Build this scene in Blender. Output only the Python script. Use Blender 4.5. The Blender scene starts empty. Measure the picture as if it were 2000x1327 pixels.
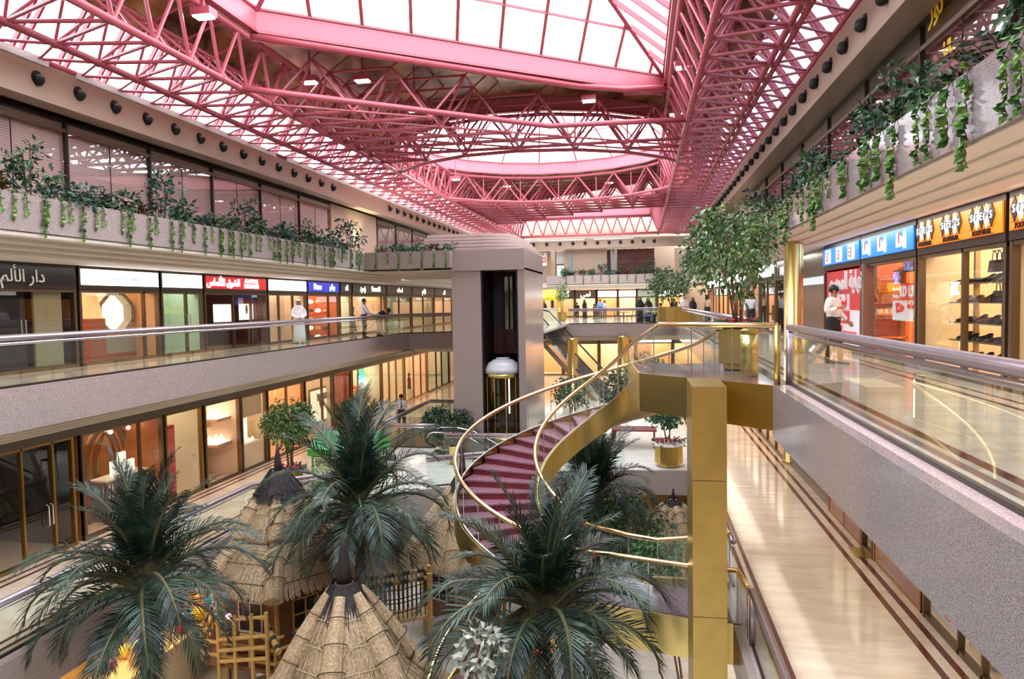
import bpy, bmesh, math, random
from mathutils import Vector, Matrix
from math import sin, cos, pi, radians, sqrt, atan2
rnd = random.Random(7)
SC = bpy.context.scene
COL = SC.collection
# ------------------------------------------------------------------ camera, sky, exposure
F_PX = 1400.0
_v = Vector((251.0, 75.5, -F_PX)); _Y = _v.normalized()
_Z = Vector((1, .018, 0)).cross(_v).normalized()
if _Z.y < 0: _Z = -_Z
_X = _Y.cross(_Z)
CM = Matrix((_X, _Y, _Z))                      # camera axes -> world (X across, Y along the hall, Z up), eye at the origin
cam = bpy.data.cameras.new('camera'); camo = bpy.data.objects.new('camera', cam); COL.objects.link(camo)
cam.sensor_width = 36; cam.lens = 36 * F_PX / 2000; cam.clip_end = 500; cam.clip_start = .05
camo.matrix_world = CM.to_4x4(); SC.camera = camo
vs = SC.view_settings; vs.view_transform = 'Standard'; vs.look = 'None'; vs.gamma = 1; vs.use_curve_mapping = False
vs.exposure = 0.0
wd = bpy.data.worlds.new('sky'); SC.world = wd; wd.use_nodes = True
bg = wd.node_tree.nodes['Background']; bg.inputs[0].default_value = (.90, .95, 1, 1); bg.inputs[1].default_value = 9.0
cy = SC.cycles
cy.max_bounces = 7; cy.diffuse_bounces = 3; cy.glossy_bounces = 4; cy.transmission_bounces = 4; cy.transparent_max_bounces = 24
cy.caustics_reflective = False; cy.caustics_refractive = False; cy.sample_clamp_indirect = 4.0; cy.use_denoising = True
def portal(name, loc, sx, sy, rot=(0, 0, 0)):  # tells the sampler where the sky comes in; gives no light of its own
    l = bpy.data.lights.new(name, 'AREA'); l.shape = 'RECTANGLE'; l.size = sx; l.size_y = sy; l.cycles.is_portal = True
    o = bpy.data.objects.new(name, l); o.location = loc; o.rotation_euler = rot; COL.objects.link(o); return o
portal('sky_portal', (-4.4, 30, 10.6), 24, 78)
def lamp(name, loc, sx, sy, power, color, rot=(0, 0, 0)):
    l = bpy.data.lights.new(name, 'AREA'); l.shape = 'RECTANGLE'; l.size = sx; l.size_y = sy; l.energy = power; l.color = color
    o = bpy.data.objects.new(name, l); o.location = loc; o.rotation_euler = rot; COL.objects.link(o); return o
# ------------------------------------------------------------------ a photo pixel taken out to a plane
def ray(px, py): return CM @ Vector((px - 1000, 663.5 - py, -F_PX))
def onz(px, py, z): r = ray(px, py); return r * (z / r.z)
def onx(px, py, x): r = ray(px, py); return r * (x / r.x)
def ony(px, py, y): r = ray(px, py); return r * (y / r.y)
# ------------------------------------------------------------------ materials
MATS = {}
def S(c): return tuple(((v / 255) / 12.92 if v <= 10 else ((v / 255 + .055) / 1.055) ** 2.4) for v in c) + (1,)
def mat(name, c, rough=.5, metal=0, emit=0, spec=.5, var=0, scale=6, c2=None, bump=0, stretch=None, coat=0, detail=3, lo=.35, hi=.65):
    if name in MATS: return MATS[name]
    m = bpy.data.materials.new(name); m.use_nodes = True; nt = m.node_tree; b = nt.nodes['Principled BSDF']
    col = S(c) if max(c) > 1.01 else tuple(c) + (1,)
    b.inputs['Base Color'].default_value = col; b.inputs['Roughness'].default_value = rough; b.inputs['Metallic'].default_value = metal
    b.inputs['Specular IOR Level'].default_value = spec
    if coat: b.inputs['Coat Weight'].default_value = coat; b.inputs['Coat Roughness'].default_value = .06
    if emit: b.inputs['Emission Color'].default_value = col; b.inputs['Emission Strength'].default_value = emit
    if c2 or bump or var:
        tc = nt.nodes.new('ShaderNodeTexCoord'); nz = nt.nodes.new('ShaderNodeTexNoise'); nz.inputs['Scale'].default_value = scale; nz.inputs['Detail'].default_value = detail
        src = tc.outputs['Object']
        if stretch:
            mp = nt.nodes.new('ShaderNodeMapping'); mp.inputs['Scale'].default_value = stretch; nt.links.new(src, mp.inputs[0]); src = mp.outputs[0]
        nt.links.new(src, nz.inputs['Vector'])
        if c2 or var:
            cr = nt.nodes.new('ShaderNodeValToRGB'); cr.color_ramp.elements[0].position = lo; cr.color_ramp.elements[1].position = hi
            k2 = S(c2) if c2 and max(c2) > 1.01 else (tuple(c2) + (1,) if c2 else tuple(v * (1 - var) for v in col[:3]) + (1,))
            cr.color_ramp.elements[0].color = k2; cr.color_ramp.elements[1].color = col
            nt.links.new(nz.outputs['Fac'], cr.inputs[0]); nt.links.new(cr.outputs[0], b.inputs['Base Color'])
            if emit: nt.links.new(cr.outputs[0], b.inputs['Emission Color'])
        if bump:
            bp = nt.nodes.new('ShaderNodeBump'); bp.inputs['Strength'].default_value = bump; bp.inputs['Distance'].default_value = .02
            nt.links.new(nz.outputs['Fac'], bp.inputs['Height']); nt.links.new(bp.outputs[0], b.inputs['Normal'])
    MATS[name] = m; return m
def thin_glass(name, tint, ior=1.5, rough=0.0, refl=(1, 1, 1)):
    if name in MATS: return MATS[name]
    m = bpy.data.materials.new(name); m.use_nodes = True; nt = m.node_tree; nt.nodes.clear()
    o = nt.nodes.new('ShaderNodeOutputMaterial'); mx = nt.nodes.new('ShaderNodeMixShader'); fr = nt.nodes.new('ShaderNodeFresnel'); 
    ge = nt.nodes.new('ShaderNodeNewGeometry'); mr = nt.nodes.new('ShaderNodeMapRange'); mr.inputs[3].default_value = ior; mr.inputs[4].default_value = 1 / ior
    nt.links.new(ge.outputs['Backfacing'], mr.inputs[0]); nt.links.new(mr.outputs[0], fr.inputs[0])
    t = nt.nodes.new('ShaderNodeBsdfTransparent'); t.inputs[0].default_value = tuple(tint) + (1,)
    g = nt.nodes.new('ShaderNodeBsdfGlossy'); g.inputs['Roughness'].default_value = rough; g.inputs[0].default_value = tuple(refl) + (1,)
    nt.links.new(fr.outputs[0], mx.inputs[0]); nt.links.new(t.outputs[0], mx.inputs[1]); nt.links.new(g.outputs[0], mx.inputs[2]); nt.links.new(mx.outputs[0], o.inputs[0])
    MATS[name] = m; return m
def leaf_mat(name, c1, c2, c3):
    if name in MATS: return MATS[name]
    m = bpy.data.materials.new(name); m.use_nodes = True; nt = m.node_tree; b = nt.nodes['Principled BSDF']
    tc = nt.nodes.new('ShaderNodeTexCoord'); nz = nt.nodes.new('ShaderNodeTexNoise'); nz.inputs['Scale'].default_value = 5.5; nz.inputs['Detail'].default_value = 4
    cr = nt.nodes.new('ShaderNodeValToRGB'); e = cr.color_ramp.elements; e[0].position = .32; e[0].color = S(c1); e[1].position = .68; e[1].color = S(c3)
    k = e.new(.5); k.color = S(c2)
    nt.links.new(tc.outputs['Object'], nz.inputs['Vector']); nt.links.new(nz.outputs['Fac'], cr.inputs[0]); nt.links.new(cr.outputs[0], b.inputs['Base Color'])
    b.inputs['Roughness'].default_value = .42; b.inputs['Specular IOR Level'].default_value = .45
    MATS[name] = m; return m
GRANITE = mat('speckled_granite', (184, 170, 164), .16, scale=80, c2=(134, 118, 114), detail=5, lo=.36, hi=.62, spec=.5)
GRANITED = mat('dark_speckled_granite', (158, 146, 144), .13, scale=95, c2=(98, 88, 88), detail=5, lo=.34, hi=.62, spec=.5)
LEDGE = mat('pink_granite_ledge', (214, 190, 188), .25, scale=60, c2=(170, 140, 142), detail=4)
CORN = mat('cream_plaster', (226, 216, 200), .62, var=.05, scale=2)
CEIL = mat('white_ceiling', (235, 230, 222), .7)
MARBLE = mat('cream_marble', (236, 220, 200), .09, scale=1.1, c2=(214, 190, 166), stretch=(1, 3.6, 1), detail=7, lo=.3, hi=.7, spec=.6)
MARBLEW = mat('pale_marble', (235, 232, 226), .09, scale=1.1, c2=(212, 206, 196), stretch=(1, 3.6, 1), detail=7, lo=.3, hi=.7, spec=.6)
STRIPE = mat('brown_marble_stripe', (112, 62, 52), .12, var=.25, scale=4)
BRASS = mat('polished_brass', (222, 200, 128), .27, 1.0, var=.12, scale=1.2)
BRASSR = mat('brushed_brass', (206, 178, 104), .33, 1.0, var=.12, scale=3)
BRONZE = mat('bronze_anodised_frame', (118, 98, 78), .35, .8)
BRONZED = mat('dark_bronze_frame', (64, 54, 46), .4, .6)
STEEL = mat('satin_steel', (205, 200, 205), .22, 1.0)
RAILV = mat('mauve_grey_rail', (178, 164, 172), .25, .7)
CHROME = mat('bright_chrome', (232, 232, 236), .1, 1.0)
PINK = mat('pink_painted_steel', (180, 84, 96), .32, var=.08, scale=3, spec=.5)
PINKF = mat('pink_painted_panel', (196, 108, 122), .38, var=.04, scale=1)
BLACK = mat('matt_black', (22, 21, 22), .5)
DARK = mat('dark_recess', (30, 26, 25), .7)
TAUPE = mat('taupe_stone_panel', (188, 164, 142), .3, var=.08, scale=.8)
GLASSC = thin_glass('clear_pane', (.93, .965, .95))
GLASSR = thin_glass('rail_pane', (.90, .955, .935))
GLASSS = thin_glass('shop_pane', (.95, .965, .955), 1.55)
GLASSK = thin_glass('skylight_pane', (.97, .98, 1), 1.3)
GLASSD = thin_glass('dim_skylight_pane', (.50, .53, .60), 1.4)
WHITEP = mat('white_paint', (240, 238, 232), .5)
MAROON = mat('maroon_carpet_stone', (124, 42, 52), .35, scale=40, c2=(92, 28, 40), detail=3)
TREAD = mat('plum_granite_tread', (150, 112, 122), .2, scale=50, c2=(112, 74, 88), detail=3)
# ------------------------------------------------------------------ mesh building
def lerp(a, b, t): return a + (b - a) * t
class MB:
    def __init__(s): s.v = []; s.f = []; s.m = []; s.cur = 0
    def add(s, vs, fs):
        n = len(s.v); s.v += [tuple(v) for v in vs]; s.f += [tuple(i + n for i in f) for f in fs]; s.m += [s.cur] * len(fs); return s
    def box(s, x0, x1, y0, y1, z0, z1):
        return s.add([(x, y, z) for z in (z0, z1) for y in (y0, y1) for x in (x0, x1)], [(0, 2, 3, 1), (4, 5, 7, 6), (0, 1, 5, 4), (2, 6, 7, 3), (0, 4, 6, 2), (1, 3, 7, 5)])
    def obox(s, c, ax, ay, az):            # centre and three half-axis vectors
        c, ax, ay, az = map(Vector, (c, ax, ay, az))
        return s.add([c + ax * i + ay * j + az * k for k in (-1, 1) for j in (-1, 1) for i in (-1, 1)], [(0, 2, 3, 1), (4, 5, 7, 6), (0, 1, 5, 4), (2, 6, 7, 3), (0, 4, 6, 2), (1, 3, 7, 5)])
    def beam(s, a, b, w, h, up=(0, 0, 1)):  # square bar from a to b
        a, b = Vector(a), Vector(b); d = b - a; L = d.length; d.normalize(); u = Vector(up)
        if abs(d.dot(u)) > .98: u = Vector((0, 1, 0))
        r = d.cross(u).normalized(); u = r.cross(d)
        return s.obox((a + b) / 2, r * w / 2, d * L / 2, u * h / 2)
    def prism(s, poly, z0, z1):
        n = len(poly); a = sum(poly[i][0] * poly[(i + 1) % n][1] - poly[(i + 1) % n][0] * poly[i][1] for i in range(n))
        if a < 0: poly = poly[::-1]
        vs = [(x, y, z0) for x, y in poly] + [(x, y, z1) for x, y in poly]
        return s.add(vs, [tuple(range(n - 1, -1, -1)), tuple(range(n, 2 * n))] + [(i, (i + 1) % n, n + (i + 1) % n, n + i) for i in range(n)])
    def slabpoly(s, pts, off):             # any planar polygon, thickened by a vector
        off = Vector(off); n = len(pts); vs = [Vector(p) for p in pts] + [Vector(p) + off for p in pts]
        return s.add(vs, [tuple(range(n - 1, -1, -1)), tuple(range(n, 2 * n))] + [(i, (i + 1) % n, n + (i + 1) % n, n + i) for i in range(n)])
    def tube(s, pts, r, n=8, cap=True, close=False):
        pts = [Vector(p) for p in pts]; N = len(pts); rs = r if isinstance(r, (list, tuple)) else [r] * N
        vs = []; ref = None
        for i, p in enumerate(pts):
            d = (pts[min(i + 1, N - 1)] - pts[max(i - 1, 0)]) if not close else (pts[(i + 1) % N] - pts[i - 1])
            d.normalize()
            if ref is None: ref = Vector((0, 0, 1)) if abs(d.z) < .9 else Vector((1, 0, 0))
            a = d.cross(ref).normalized(); b = d.cross(a); ref = -b if b.length > .5 else ref
            ref = a.cross(d)
            vs += [p + (a * cos(2 * pi * k / n) + ref * sin(2 * pi * k / n)) * rs[i] for k in range(n)]
        fs = [(i * n + k, i * n + (k + 1) % n, (i + 1) * n + (k + 1) % n, (i + 1) * n + k) for i in range(N - 1) for k in range(n)]
        if close: fs += [((N - 1) * n + k, (N - 1) * n + (k + 1) % n, (k + 1) % n, k) for k in range(n)]
        elif cap: fs += [tuple(range(n - 1, -1, -1)), tuple((N - 1) * n + k for k in range(n))]
        return s.add(vs, fs)
    def lathe(s, prof, n=20, c=(0, 0, 0), sx=1, sy=1, cap=True):
        vs = [(c[0] + r * cos(2 * pi * k / n) * sx, c[1] + r * sin(2 * pi * k / n) * sy, c[2] + z) for r, z in prof for k in range(n)]
        fs = [(i * n + k, i * n + (k + 1) % n, (i + 1) * n + (k + 1) % n, (i + 1) * n + k) for i in range(len(prof) - 1) for k in range(n)]
        if cap: fs += [tuple(range(n - 1, -1, -1)), tuple((len(prof) - 1) * n + k for k in range(n))]
        return s.add(vs, fs)
    def ball(s, c, r, n=10, m=7, sz=1):
        return s.lathe([(max(r * sin(pi * i / m), r * .02), -r * cos(pi * i / m) * sz) for i in range(m + 1)], n, c)
    def strip(s, A, B):                    # ribbon between two polylines
        n = len(A); return s.add([*A, *B], [(i, i + 1, n + i + 1, n + i) for i in range(n - 1)])
    def mesh(s, name, mats, off=(0, 0, 0), smooth=False):
        me = bpy.data.meshes.new(name); o = Vector(off)
        me.from_pydata([Vector(v) - o for v in s.v], [], s.f)
        for m in (mats if isinstance(mats, (list, tuple)) else [mats]): me.materials.append(m)
        if max(s.m, default=0): me.polygons.foreach_set('material_index', s.m)
        if smooth: me.polygons.foreach_set('use_smooth', [True] * len(me.polygons))
        me.update(); return me
WL = {}                                     # world location of every unrotated Empty
def tag(o, label=None, cat=None, group=None, kind=None):
    if label: o['label'] = label
    if cat: o['category'] = cat
    if group: o['group'] = group
    if kind: o['kind'] = kind
    return o
def thing(name, loc, label, cat, group=None, rz=0):
    o = bpy.data.objects.new(name, None); COL.objects.link(o); o.location = loc; o.rotation_euler = (0, 0, rz); o.empty_display_size = .1
    WL[o.name] = Vector(loc); return tag(o, label, cat, group)
def part(name, mb, m, parent, smooth=False, local=False, label=None):
    off = Vector((0, 0, 0))
    if not local: off = WL.get(parent.name, Vector((0, 0, 0)))
    o = bpy.data.objects.new(name, mb.mesh(name, m, off, smooth)); COL.objects.link(o); o.parent = parent
    if not local: WL[o.name] = off
    if label: o['label'] = label
    return o
def solo(name, mb, m, label, cat, group=None, kind=None, smooth=False):
    xs, ys, zs = zip(*mb.v); loc = Vector(((min(xs) + max(xs)) / 2, (min(ys) + max(ys)) / 2, min(zs)))
    o = bpy.data.objects.new(name, mb.mesh(name, m, loc, smooth)); o.location = loc; COL.objects.link(o); WL[o.name] = loc
    return tag(o, label, cat, group, kind)
def struct(name, mb, m, label=None, smooth=False):
    o = bpy.data.objects.new(name, mb.mesh(name, m, (0, 0, 0), smooth)); COL.objects.link(o); WL[o.name] = Vector((0, 0, 0))
    o['kind'] = 'structure'
    tag(o, label or 'built-in ' + name.rstrip('0123456789_').replace('_', ' ') + ' of the shopping hall', name.split('_')[0]); return o
def dup(o, loc=None, rz=None, label=None, group=None, scale=None, parent=None):
    c = o.copy(); COL.objects.link(c)
    if parent is not None: c.parent = parent
    if loc is not None: c.location = loc
    if rz is not None: c.rotation_euler = (0, 0, rz)
    if scale is not None: c.scale = (scale,) * 3 if not isinstance(scale, tuple) else scale
    if label: c['label'] = label
    if group: c['group'] = group
    for ch in list(o.children): dup(ch, parent=c)
    return c
_U = 'zeroth first second third fourth fifth sixth seventh eighth ninth tenth eleventh twelfth thirteenth fourteenth fifteenth sixteenth seventeenth eighteenth nineteenth'.split()
def nth(n):
    if n < 20: return _U[n]
    t, u = divmod(n, 10); T = {2: 'twent', 3: 'thirt', 4: 'fort', 5: 'fift', 6: 'sixt', 7: 'sevent', 8: 'eight', 9: 'ninet'}[t]
    return T + 'ieth' if u == 0 else T + 'y-' + _U[u]
def arc(cx, cy, r, a0, a1, n): return [(cx + r * cos(lerp(a0, a1, i / n)), cy + r * sin(lerp(a0, a1, i / n))) for i in range(n + 1)]
# lettering: flat text turned into a mesh. right, up = directions of the writing
_FONT = {}
def text_mb(txt, size, origin, right, up, depth=.012, align='CENTER', sx=1.0, bold=0):
    cu = bpy.data.curves.new('lettering', 'FONT'); cu.body = txt; cu.size = size; cu.align_x = align; cu.align_y = 'CENTER'; cu.extrude = depth; cu.offset = bold; cu.resolution_u = 3
    ob = bpy.data.objects.new('lettering', cu); COL.objects.link(ob)
    me = bpy.data.meshes.new_from_object(ob.evaluated_get(bpy.context.evaluated_depsgraph_get()))
    R, U = Vector(right).normalized(), Vector(up).normalized(); N = R.cross(U); o = Vector(origin)
    mb = MB(); mb.add([o + R * v.co.x * sx + U * v.co.y + N * v.co.z for v in me.vertices], [tuple(p.vertices) for p in me.polygons])
    bpy.data.objects.remove(ob); bpy.data.curves.remove(cu); bpy.data.meshes.remove(me)
    return mb
# ================================================================== THE SHELL
L2, L1, L0 = -1.45, -5.95, -9.6
XR, XLF = 2.3, -11.72                        # upper gallery edges
YB = -5.0                                    # behind the viewer
Y3 = 62.0                                    # far end of the top storey
# ---- floors (marble, with the inlaid brown bands as faces of the same slab)
def floor_strips(name, xs, y0, y1, z, base, thick=.12, extra=None):
    # xs: list of (x0, x1, material index)
    mb = MB()
    for x0, x1, k in xs: mb.cur = k; mb.box(x0, x1, y0, y1, z - thick, z)
    if extra: extra(mb)
    return struct(name, mb, [base, STRIPE])
floor_strips('floor_1', [(2.5, 2.63, 0), (2.63, 2.73, 1), (2.73, 2.81, 0), (2.81, 2.93, 1), (2.93, 4.64, 0), (4.64, 4.72, 1), (4.72, 4.92, 0), (4.92, 5.0, 1), (5.0, 9.2, 0)], YB, 47, L2, MARBLE)
floor_strips('floor_2', [(-18, -13.8, 0), (-13.8, -13.72, 1), (-13.72, -13.5, 0), (-13.5, -13.42, 1), (-13.42, -11.86, 0)], YB, 62, L2, MARBLE)
floor_strips('floor_3', [(-18, -14.0, 0), (-14.0, -13.9, 1), (-13.9, -13.74, 0), (-13.74, -13.64, 1), (-13.64, -11.44, 0), (-11.44, -11.34, 1), (-11.34, -11.2, 0), (-11.2, -11.1, 1), (-11.1, -10.95, 0)], YB, 70, L1, MARBLE)
floor_strips('floor_4', [(1.92, 2.08, 0), (2.08, 2.17, 1), (2.17, 2.26, 0), (2.26, 2.35, 1), (2.35, 4.56, 0), (4.56, 4.68, 1), (4.68, 4.86, 0), (4.86, 4.98, 1), (4.98, 9.2, 0)], YB, 70, L1, MARBLE)
struct('floor_5', MB().box(-24, 16, YB, 72, L0 - .2, L0), MARBLEW)
struct('floor_6', MB().prism([(-11.86, 36.4), (-9.4, 36.4), (-8, 36.4), (-4.8, 36.4), (-4.8, 47.6), (2.5, 47.6), (2.5, 47), (9.2, 47), (9.2, 72), (-18, 72), (-18, 62), (-11.86, 62)], L2 - .12, L2), MARBLEW)
# ground-storey bridge floor across the hall with a well for the escalator
struct('floor_7', MB().prism([(-10.95, 20.4), (-9.2, 20.4), (-7.6, 21.6), (-6.0, 22.6), (-3, 24.4), (-.6, 25.4), (1.92, 25.5), (1.92, 70), (-10.95, 70), (-10.95, 36), (-4.6, 36), (-4.6, 30.4), (-1.2, 30.4), (-1.2, 26.6), (-7.6, 26.6), (-7.6, 28.6), (-10.95, 28.6)], L1 - .12, L1), MARBLEW)
# ---- granite edge bands of the galleries
def fascia(name, pts, z0, z1, m, t=.14):
    mb = MB()
    for a, b in zip(pts[:-1], pts[1:]):
        a, b = Vector((*a, 0)), Vector((*b, 0)); d = (b - a).normalized(); n = Vector((d.y, -d.x, 0)) * t
        mb.slabpoly([a + Vector((0, 0, z0)), b + Vector((0, 0, z0)), b + Vector((0, 0, z1)), a + Vector((0, 0, z1))], -n)
        mb.cur = 1; mb.obox((a + b) / 2 + Vector((0, 0, (z0 + z1) / 2)), d * .006, n * .53, Vector((0, 0, (z1 - z0) / 2 - .001))) if (b - a).length > 4 and False else None; mb.cur = 0
    return struct(name, mb, [m, DARK])
fascia('trim_1', [(XR, YB), (XR, 12.5)], L2 - .88, L2, GRANITED)
fascia('trim_2', [(XR, 16.9), (XR, 47.5), (-9, 47.5)], L2 - .8, L2, GRANITE)
fascia('trim_3', [(-9.0, 36.4), (XLF, 34.9), (XLF, YB)], L2 - .8, L2, GRANITE)
struct('trim_4', MB().box(2.3, 2.5, YB, 12.5, L2 - .1, L2 + .004).box(2.3, 2.5, 16.9, 47.5, L2 - .1, L2 + .004), LEDGE)
struct('trim_5', MB().box(XLF - .16, XLF, YB, 34.9, L2 - .1, L2 + .004), LEDGE)
fascia('trim_6', [(1.76, YB), (1.76, 25.4)], L1 - .8, L1, GRANITE)
struct('trim_7', MB().box(1.76, 1.92, YB, 25.5, L1 - .1, L1 + .004), LEDGE)
fascia('trim_8', [(1.9, 25.5), (-.6, 25.4), (-3, 24.4), (-6, 22.6), (-7.6, 21.6), (-9.2, 20.4), (-10.8, 19.0), (-10.8, YB)], L1 - .85, L1, GRANITE)
struct('trim_9', MB().box(-10.95, -10.8, YB, 19.6, L1 - .1, L1 + .004), LEDGE)
fascia('trim_10', [(-7.6, 28.6), (-10.8, 28.6)][::-1], L1 - .85, L1 - .001, GRANITE)
struct('trim_11', MB().box(-10.95, -10.8, 28.6, 36, L1 - .85, L1 + .003), GRANITE)
# ---- stepped cream cornices under each gallery edge: rounded steps swept along the hall
def cornice(name, x0, x1, z0, z1, y0, y1, steps=3):
    steps = steps + 1; prof = []
    for k in range(steps):
        xa, xb = lerp(x0, x1, k / steps), lerp(x0, x1, (k + 1) / steps); za, zb = lerp(z0, z1, k / steps), lerp(z0, z1, (k + 1) / steps)
        sg = 1 if xb > xa else -1; h = za - zb; rr = min(.05, h * .4, abs(xb - xa) * .3); prof += [(xa, za), (xa, zb + rr), (xa + sg * rr * .3, zb + rr * .3), (xa + sg * rr, zb), (xb - sg * .02, zb)]
    prof.append((x1, z1))
    mb = MB(); mb.strip([(x, y0, z) for x, z in prof], [(x, y1, z) for x, z in prof])
    mb.strip([(x, y0, z + .15) for x, z in prof], [(x, y1, z + .15) for x, z in prof])
    return struct(name, mb, CORN, smooth=False)
cornice('trim_12', 3.36, 4.75, 1.57, 1.40, YB, Y3, 3)
cornice('trim_13', -11.76, -12.85, 1.55, 1.16, YB, 36, 3)
cornice('trim_14', 2.44, 3.2, L2 - .86, L2 - 1.12, YB, 47.5, 3)
cornice('trim_15', -11.86, -12.6, L2 - .78, L2 - 1.16, YB, 35, 3)
def cornice_y(name, y0, y1, z0, z1, x0, x1, steps=3):
    o = cornice(name, y0, y1, z0, z1, x0, x1, steps); o.data.transform(Matrix(((0, 1, 0, 0), (1, 0, 0, 0), (0, 0, 1, 0), (0, 0, 0, 1)))); return o
cornice_y('trim_16', Y3 + .1, Y3 + 1.6, 1.52, 1.15, -12.8, 4.6, 2)
cornice_y('trim_17', 30.2, 36.6, 1.5, 1.30, -11.8, -7.9, 3)
cornice_y('trim_18', 47.6, 48.6, L2 - .8, L2 - 1.15, -9, 2.4, 2)
cornice_y('trim_19', 36.5, 37.6, L2 - .78, L2 - 1.1, -12, -8, 3)
# ---- ceilings of the galleries
struct('ceiling_1', MB().box(4.7, 9.2, YB, Y3 + 8, 1.52, 1.62), CEIL)
struct('ceiling_2', MB().box(-18, -12.8, YB, 70, 1.18, 1.3).box(-12.8, -8, 36.6, 62, 1.3, 1.4), CEIL)
struct('ceiling_3', MB().box(3.15, 9.2, YB, 47.5, L2 - 1.13, L2 - 1.02), CEIL)
struct('ceiling_4', MB().box(-18, -12.55, YB, 70, L2 - 1.17, L2 - 1.05), CEIL)
struct('ceiling_5', MB().box(-12.6, 4.8, Y3 + 1.5, 74, 1.16, 1.3), CEIL)
struct('ceiling_6', MB().box(-12.5, 9.2, 48.5, 74, L2 - 1.16, L2 - 1.05).box(-12.5, -8, 37.5, 48.5, L2 - 1.1, L2 - 1.0), CEIL)
struct('ceiling_7', MB().box(1.9, 9.2, YB, 70, L1 - .8, L1 - .7).box(-18, -10.95, YB, 70, L1 - .85, L1 - .75), CEIL)
# ---- planter troughs of the top storey (granite)
def trough(name, x0, x1, y0, y1, label, z0=1.56, z1=2.28):
    mb = MB(); mb.box(x0, x0 + .1, y0, y1, z0, z1).box(x1 - .1, x1, y0, y1, z0, z1).box(x0 + .1, x1 - .1, y0, y0 + .1, z0, z1).box(x0 + .1, x1 - .1, y1 - .1, y1, z0, z1)
    mb.box(x0 + .1, x1 - .1, y0 + .1, y1 - .1, z0, z0 + .1)
    mb.cur = 1; mb.box(x0 + .1, x1 - .1, y0 + .1, y1 - .1, z0 + .1, z1 - .12)
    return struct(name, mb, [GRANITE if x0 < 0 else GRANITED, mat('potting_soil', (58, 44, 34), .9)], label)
trough('trim_20', -12.65, -11.72, YB, 30.2, 'long granite planter trough under the window wall opposite')
trough('trim_21', 3.3, 4.2, YB, Y3, 'long granite planter trough above the shoe shop')
trough('trim_22', -12.65, -7.9, 29.5, 30.6, 'granite planter trough running to the lift tower')
trough('trim_23', -8, 3.3, Y3, Y3 + 1, 'granite planter trough across the end wall')
# ---- top storey: spotlight fascia, windows, end wall
struct('trim_24', MB().box(-13.3, -12.8, YB, Y3 + .6, 4.6, 5.42), TAUPE)
struct('trim_25', MB().box(4.05, 4.7, YB, Y3 + .6, 4.55, 5.42), TAUPE)
struct('trim_26', MB().box(-12.8, 4.05, Y3 + .2, Y3 + .6, 4.6, 5.42), TAUPE)
struct('trim_27', MB().box(-12.86, -12.74, YB, 14, 5.36, 5.5).box(-12.86, -12.74, 14.8, 24, 5.36, 5.5).box(-12.86, -12.74, 24.8, 60, 5.36, 5.5).box(-10, -4.7, Y3 + .1, Y3 + .24, 5.28, 5.42).box(-3.9, -.5, Y3 + .1, Y3 + .24, 5.28, 5.42), WHITEP)
struct('wall_left', MB().box(-13.75, -13.6, 30.4, 36.0, 2.2, 4.6).box(-18, -13.3, YB, Y3, 5.42, 5.6).box(-18.2, -18, YB, 72, L0, 5.6), TAUPE)
struct('wall_right', MB().box(4.7, 4.9, 31.5, 40, 1.6, 4.6).box(4.7, 9.2, YB, Y3, 5.42, 5.6).box(9.2, 9.4, YB, 74, L0, 5.6), TAUPE)
struct('wall_back', MB().box(-18, 9.2, YB - .3, YB, L0, 12), TAUPE)
struct('wall_far', MB().box(-18, 9.2, 74, 74.3, L0, 1.6).box(-13.4, -7.9, Y3 + 2.2, Y3 + 2.4, 1.3, 4.6).box(-6.6, -2.85, Y3 + 1.3, Y3 + 1.5, 1.3, 4.62).box(3.0, 9.2, Y3 + 3.2, Y3 + 3.4, 1.3, 4.6).box(-18, 9.2, Y3 + 6, Y3 + 6.2, 1.3, 12), TAUPE)
struct('floor_8', MB().box(-18, -12.65, YB, Y3 + 6, 1.4, 1.5).box(4.2, 9.2, YB, Y3 + 6, 1.64, 1.7).box(-12.65, 4.2, Y3 + 1, Y3 + 6, 1.4, 1.5), TAUPE)
# basement walls under the galleries
struct('wall_basement', MB().box(-13.2, -13.0, YB, 36, L0, L1 - .85).box(3.6, 3.8, YB, 30, L0, L1 - .8).box(-13, 3.6, 33, 33.2, L0, L1 - .12), mat('ochre_wall', (214, 170, 96), .6, var=.12, scale=.6))
# ---- lift tower
tw = MB()
tw.box(-8.0, -6.72, 30, 35.8, L0, 1.5).box(-5.12, -4.82, 30, 35.8, L0, 1.5)
tw.box(-6.72, -5.12, 34.6, 35.8, L0, 1.5)
tw.box(-8.0, -4.82, 29.9, 35.8, 1.42, 2.3)
struct('column_1', tw, GRANITE, 'granite lift tower at the end of the long gallery')
cp = MB()
for k in range(5):
    q = k * .24; a = [(-9.6 + .1 * k, 36), (-9.6 + .1 * k, 30.0 + q * .5), (-6.6, 29.95 + q * .5)] + arc(-6.4 - q * .5, 31.5 + q * .3, 1.55 - q * .15, -pi / 2, 0, 8) + [(-4.85 - q * .65, 36)]
    cp.prism(a, 2.3 + .155 * k, 2.3 + .155 * (k + 1) - .03)
struct('trim_28', cp, mat('pale_pink_granite', (206, 186, 180), .3, scale=55, c2=(168, 148, 142)), 'rounded stepped granite crown on top of the lift tower')
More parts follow.
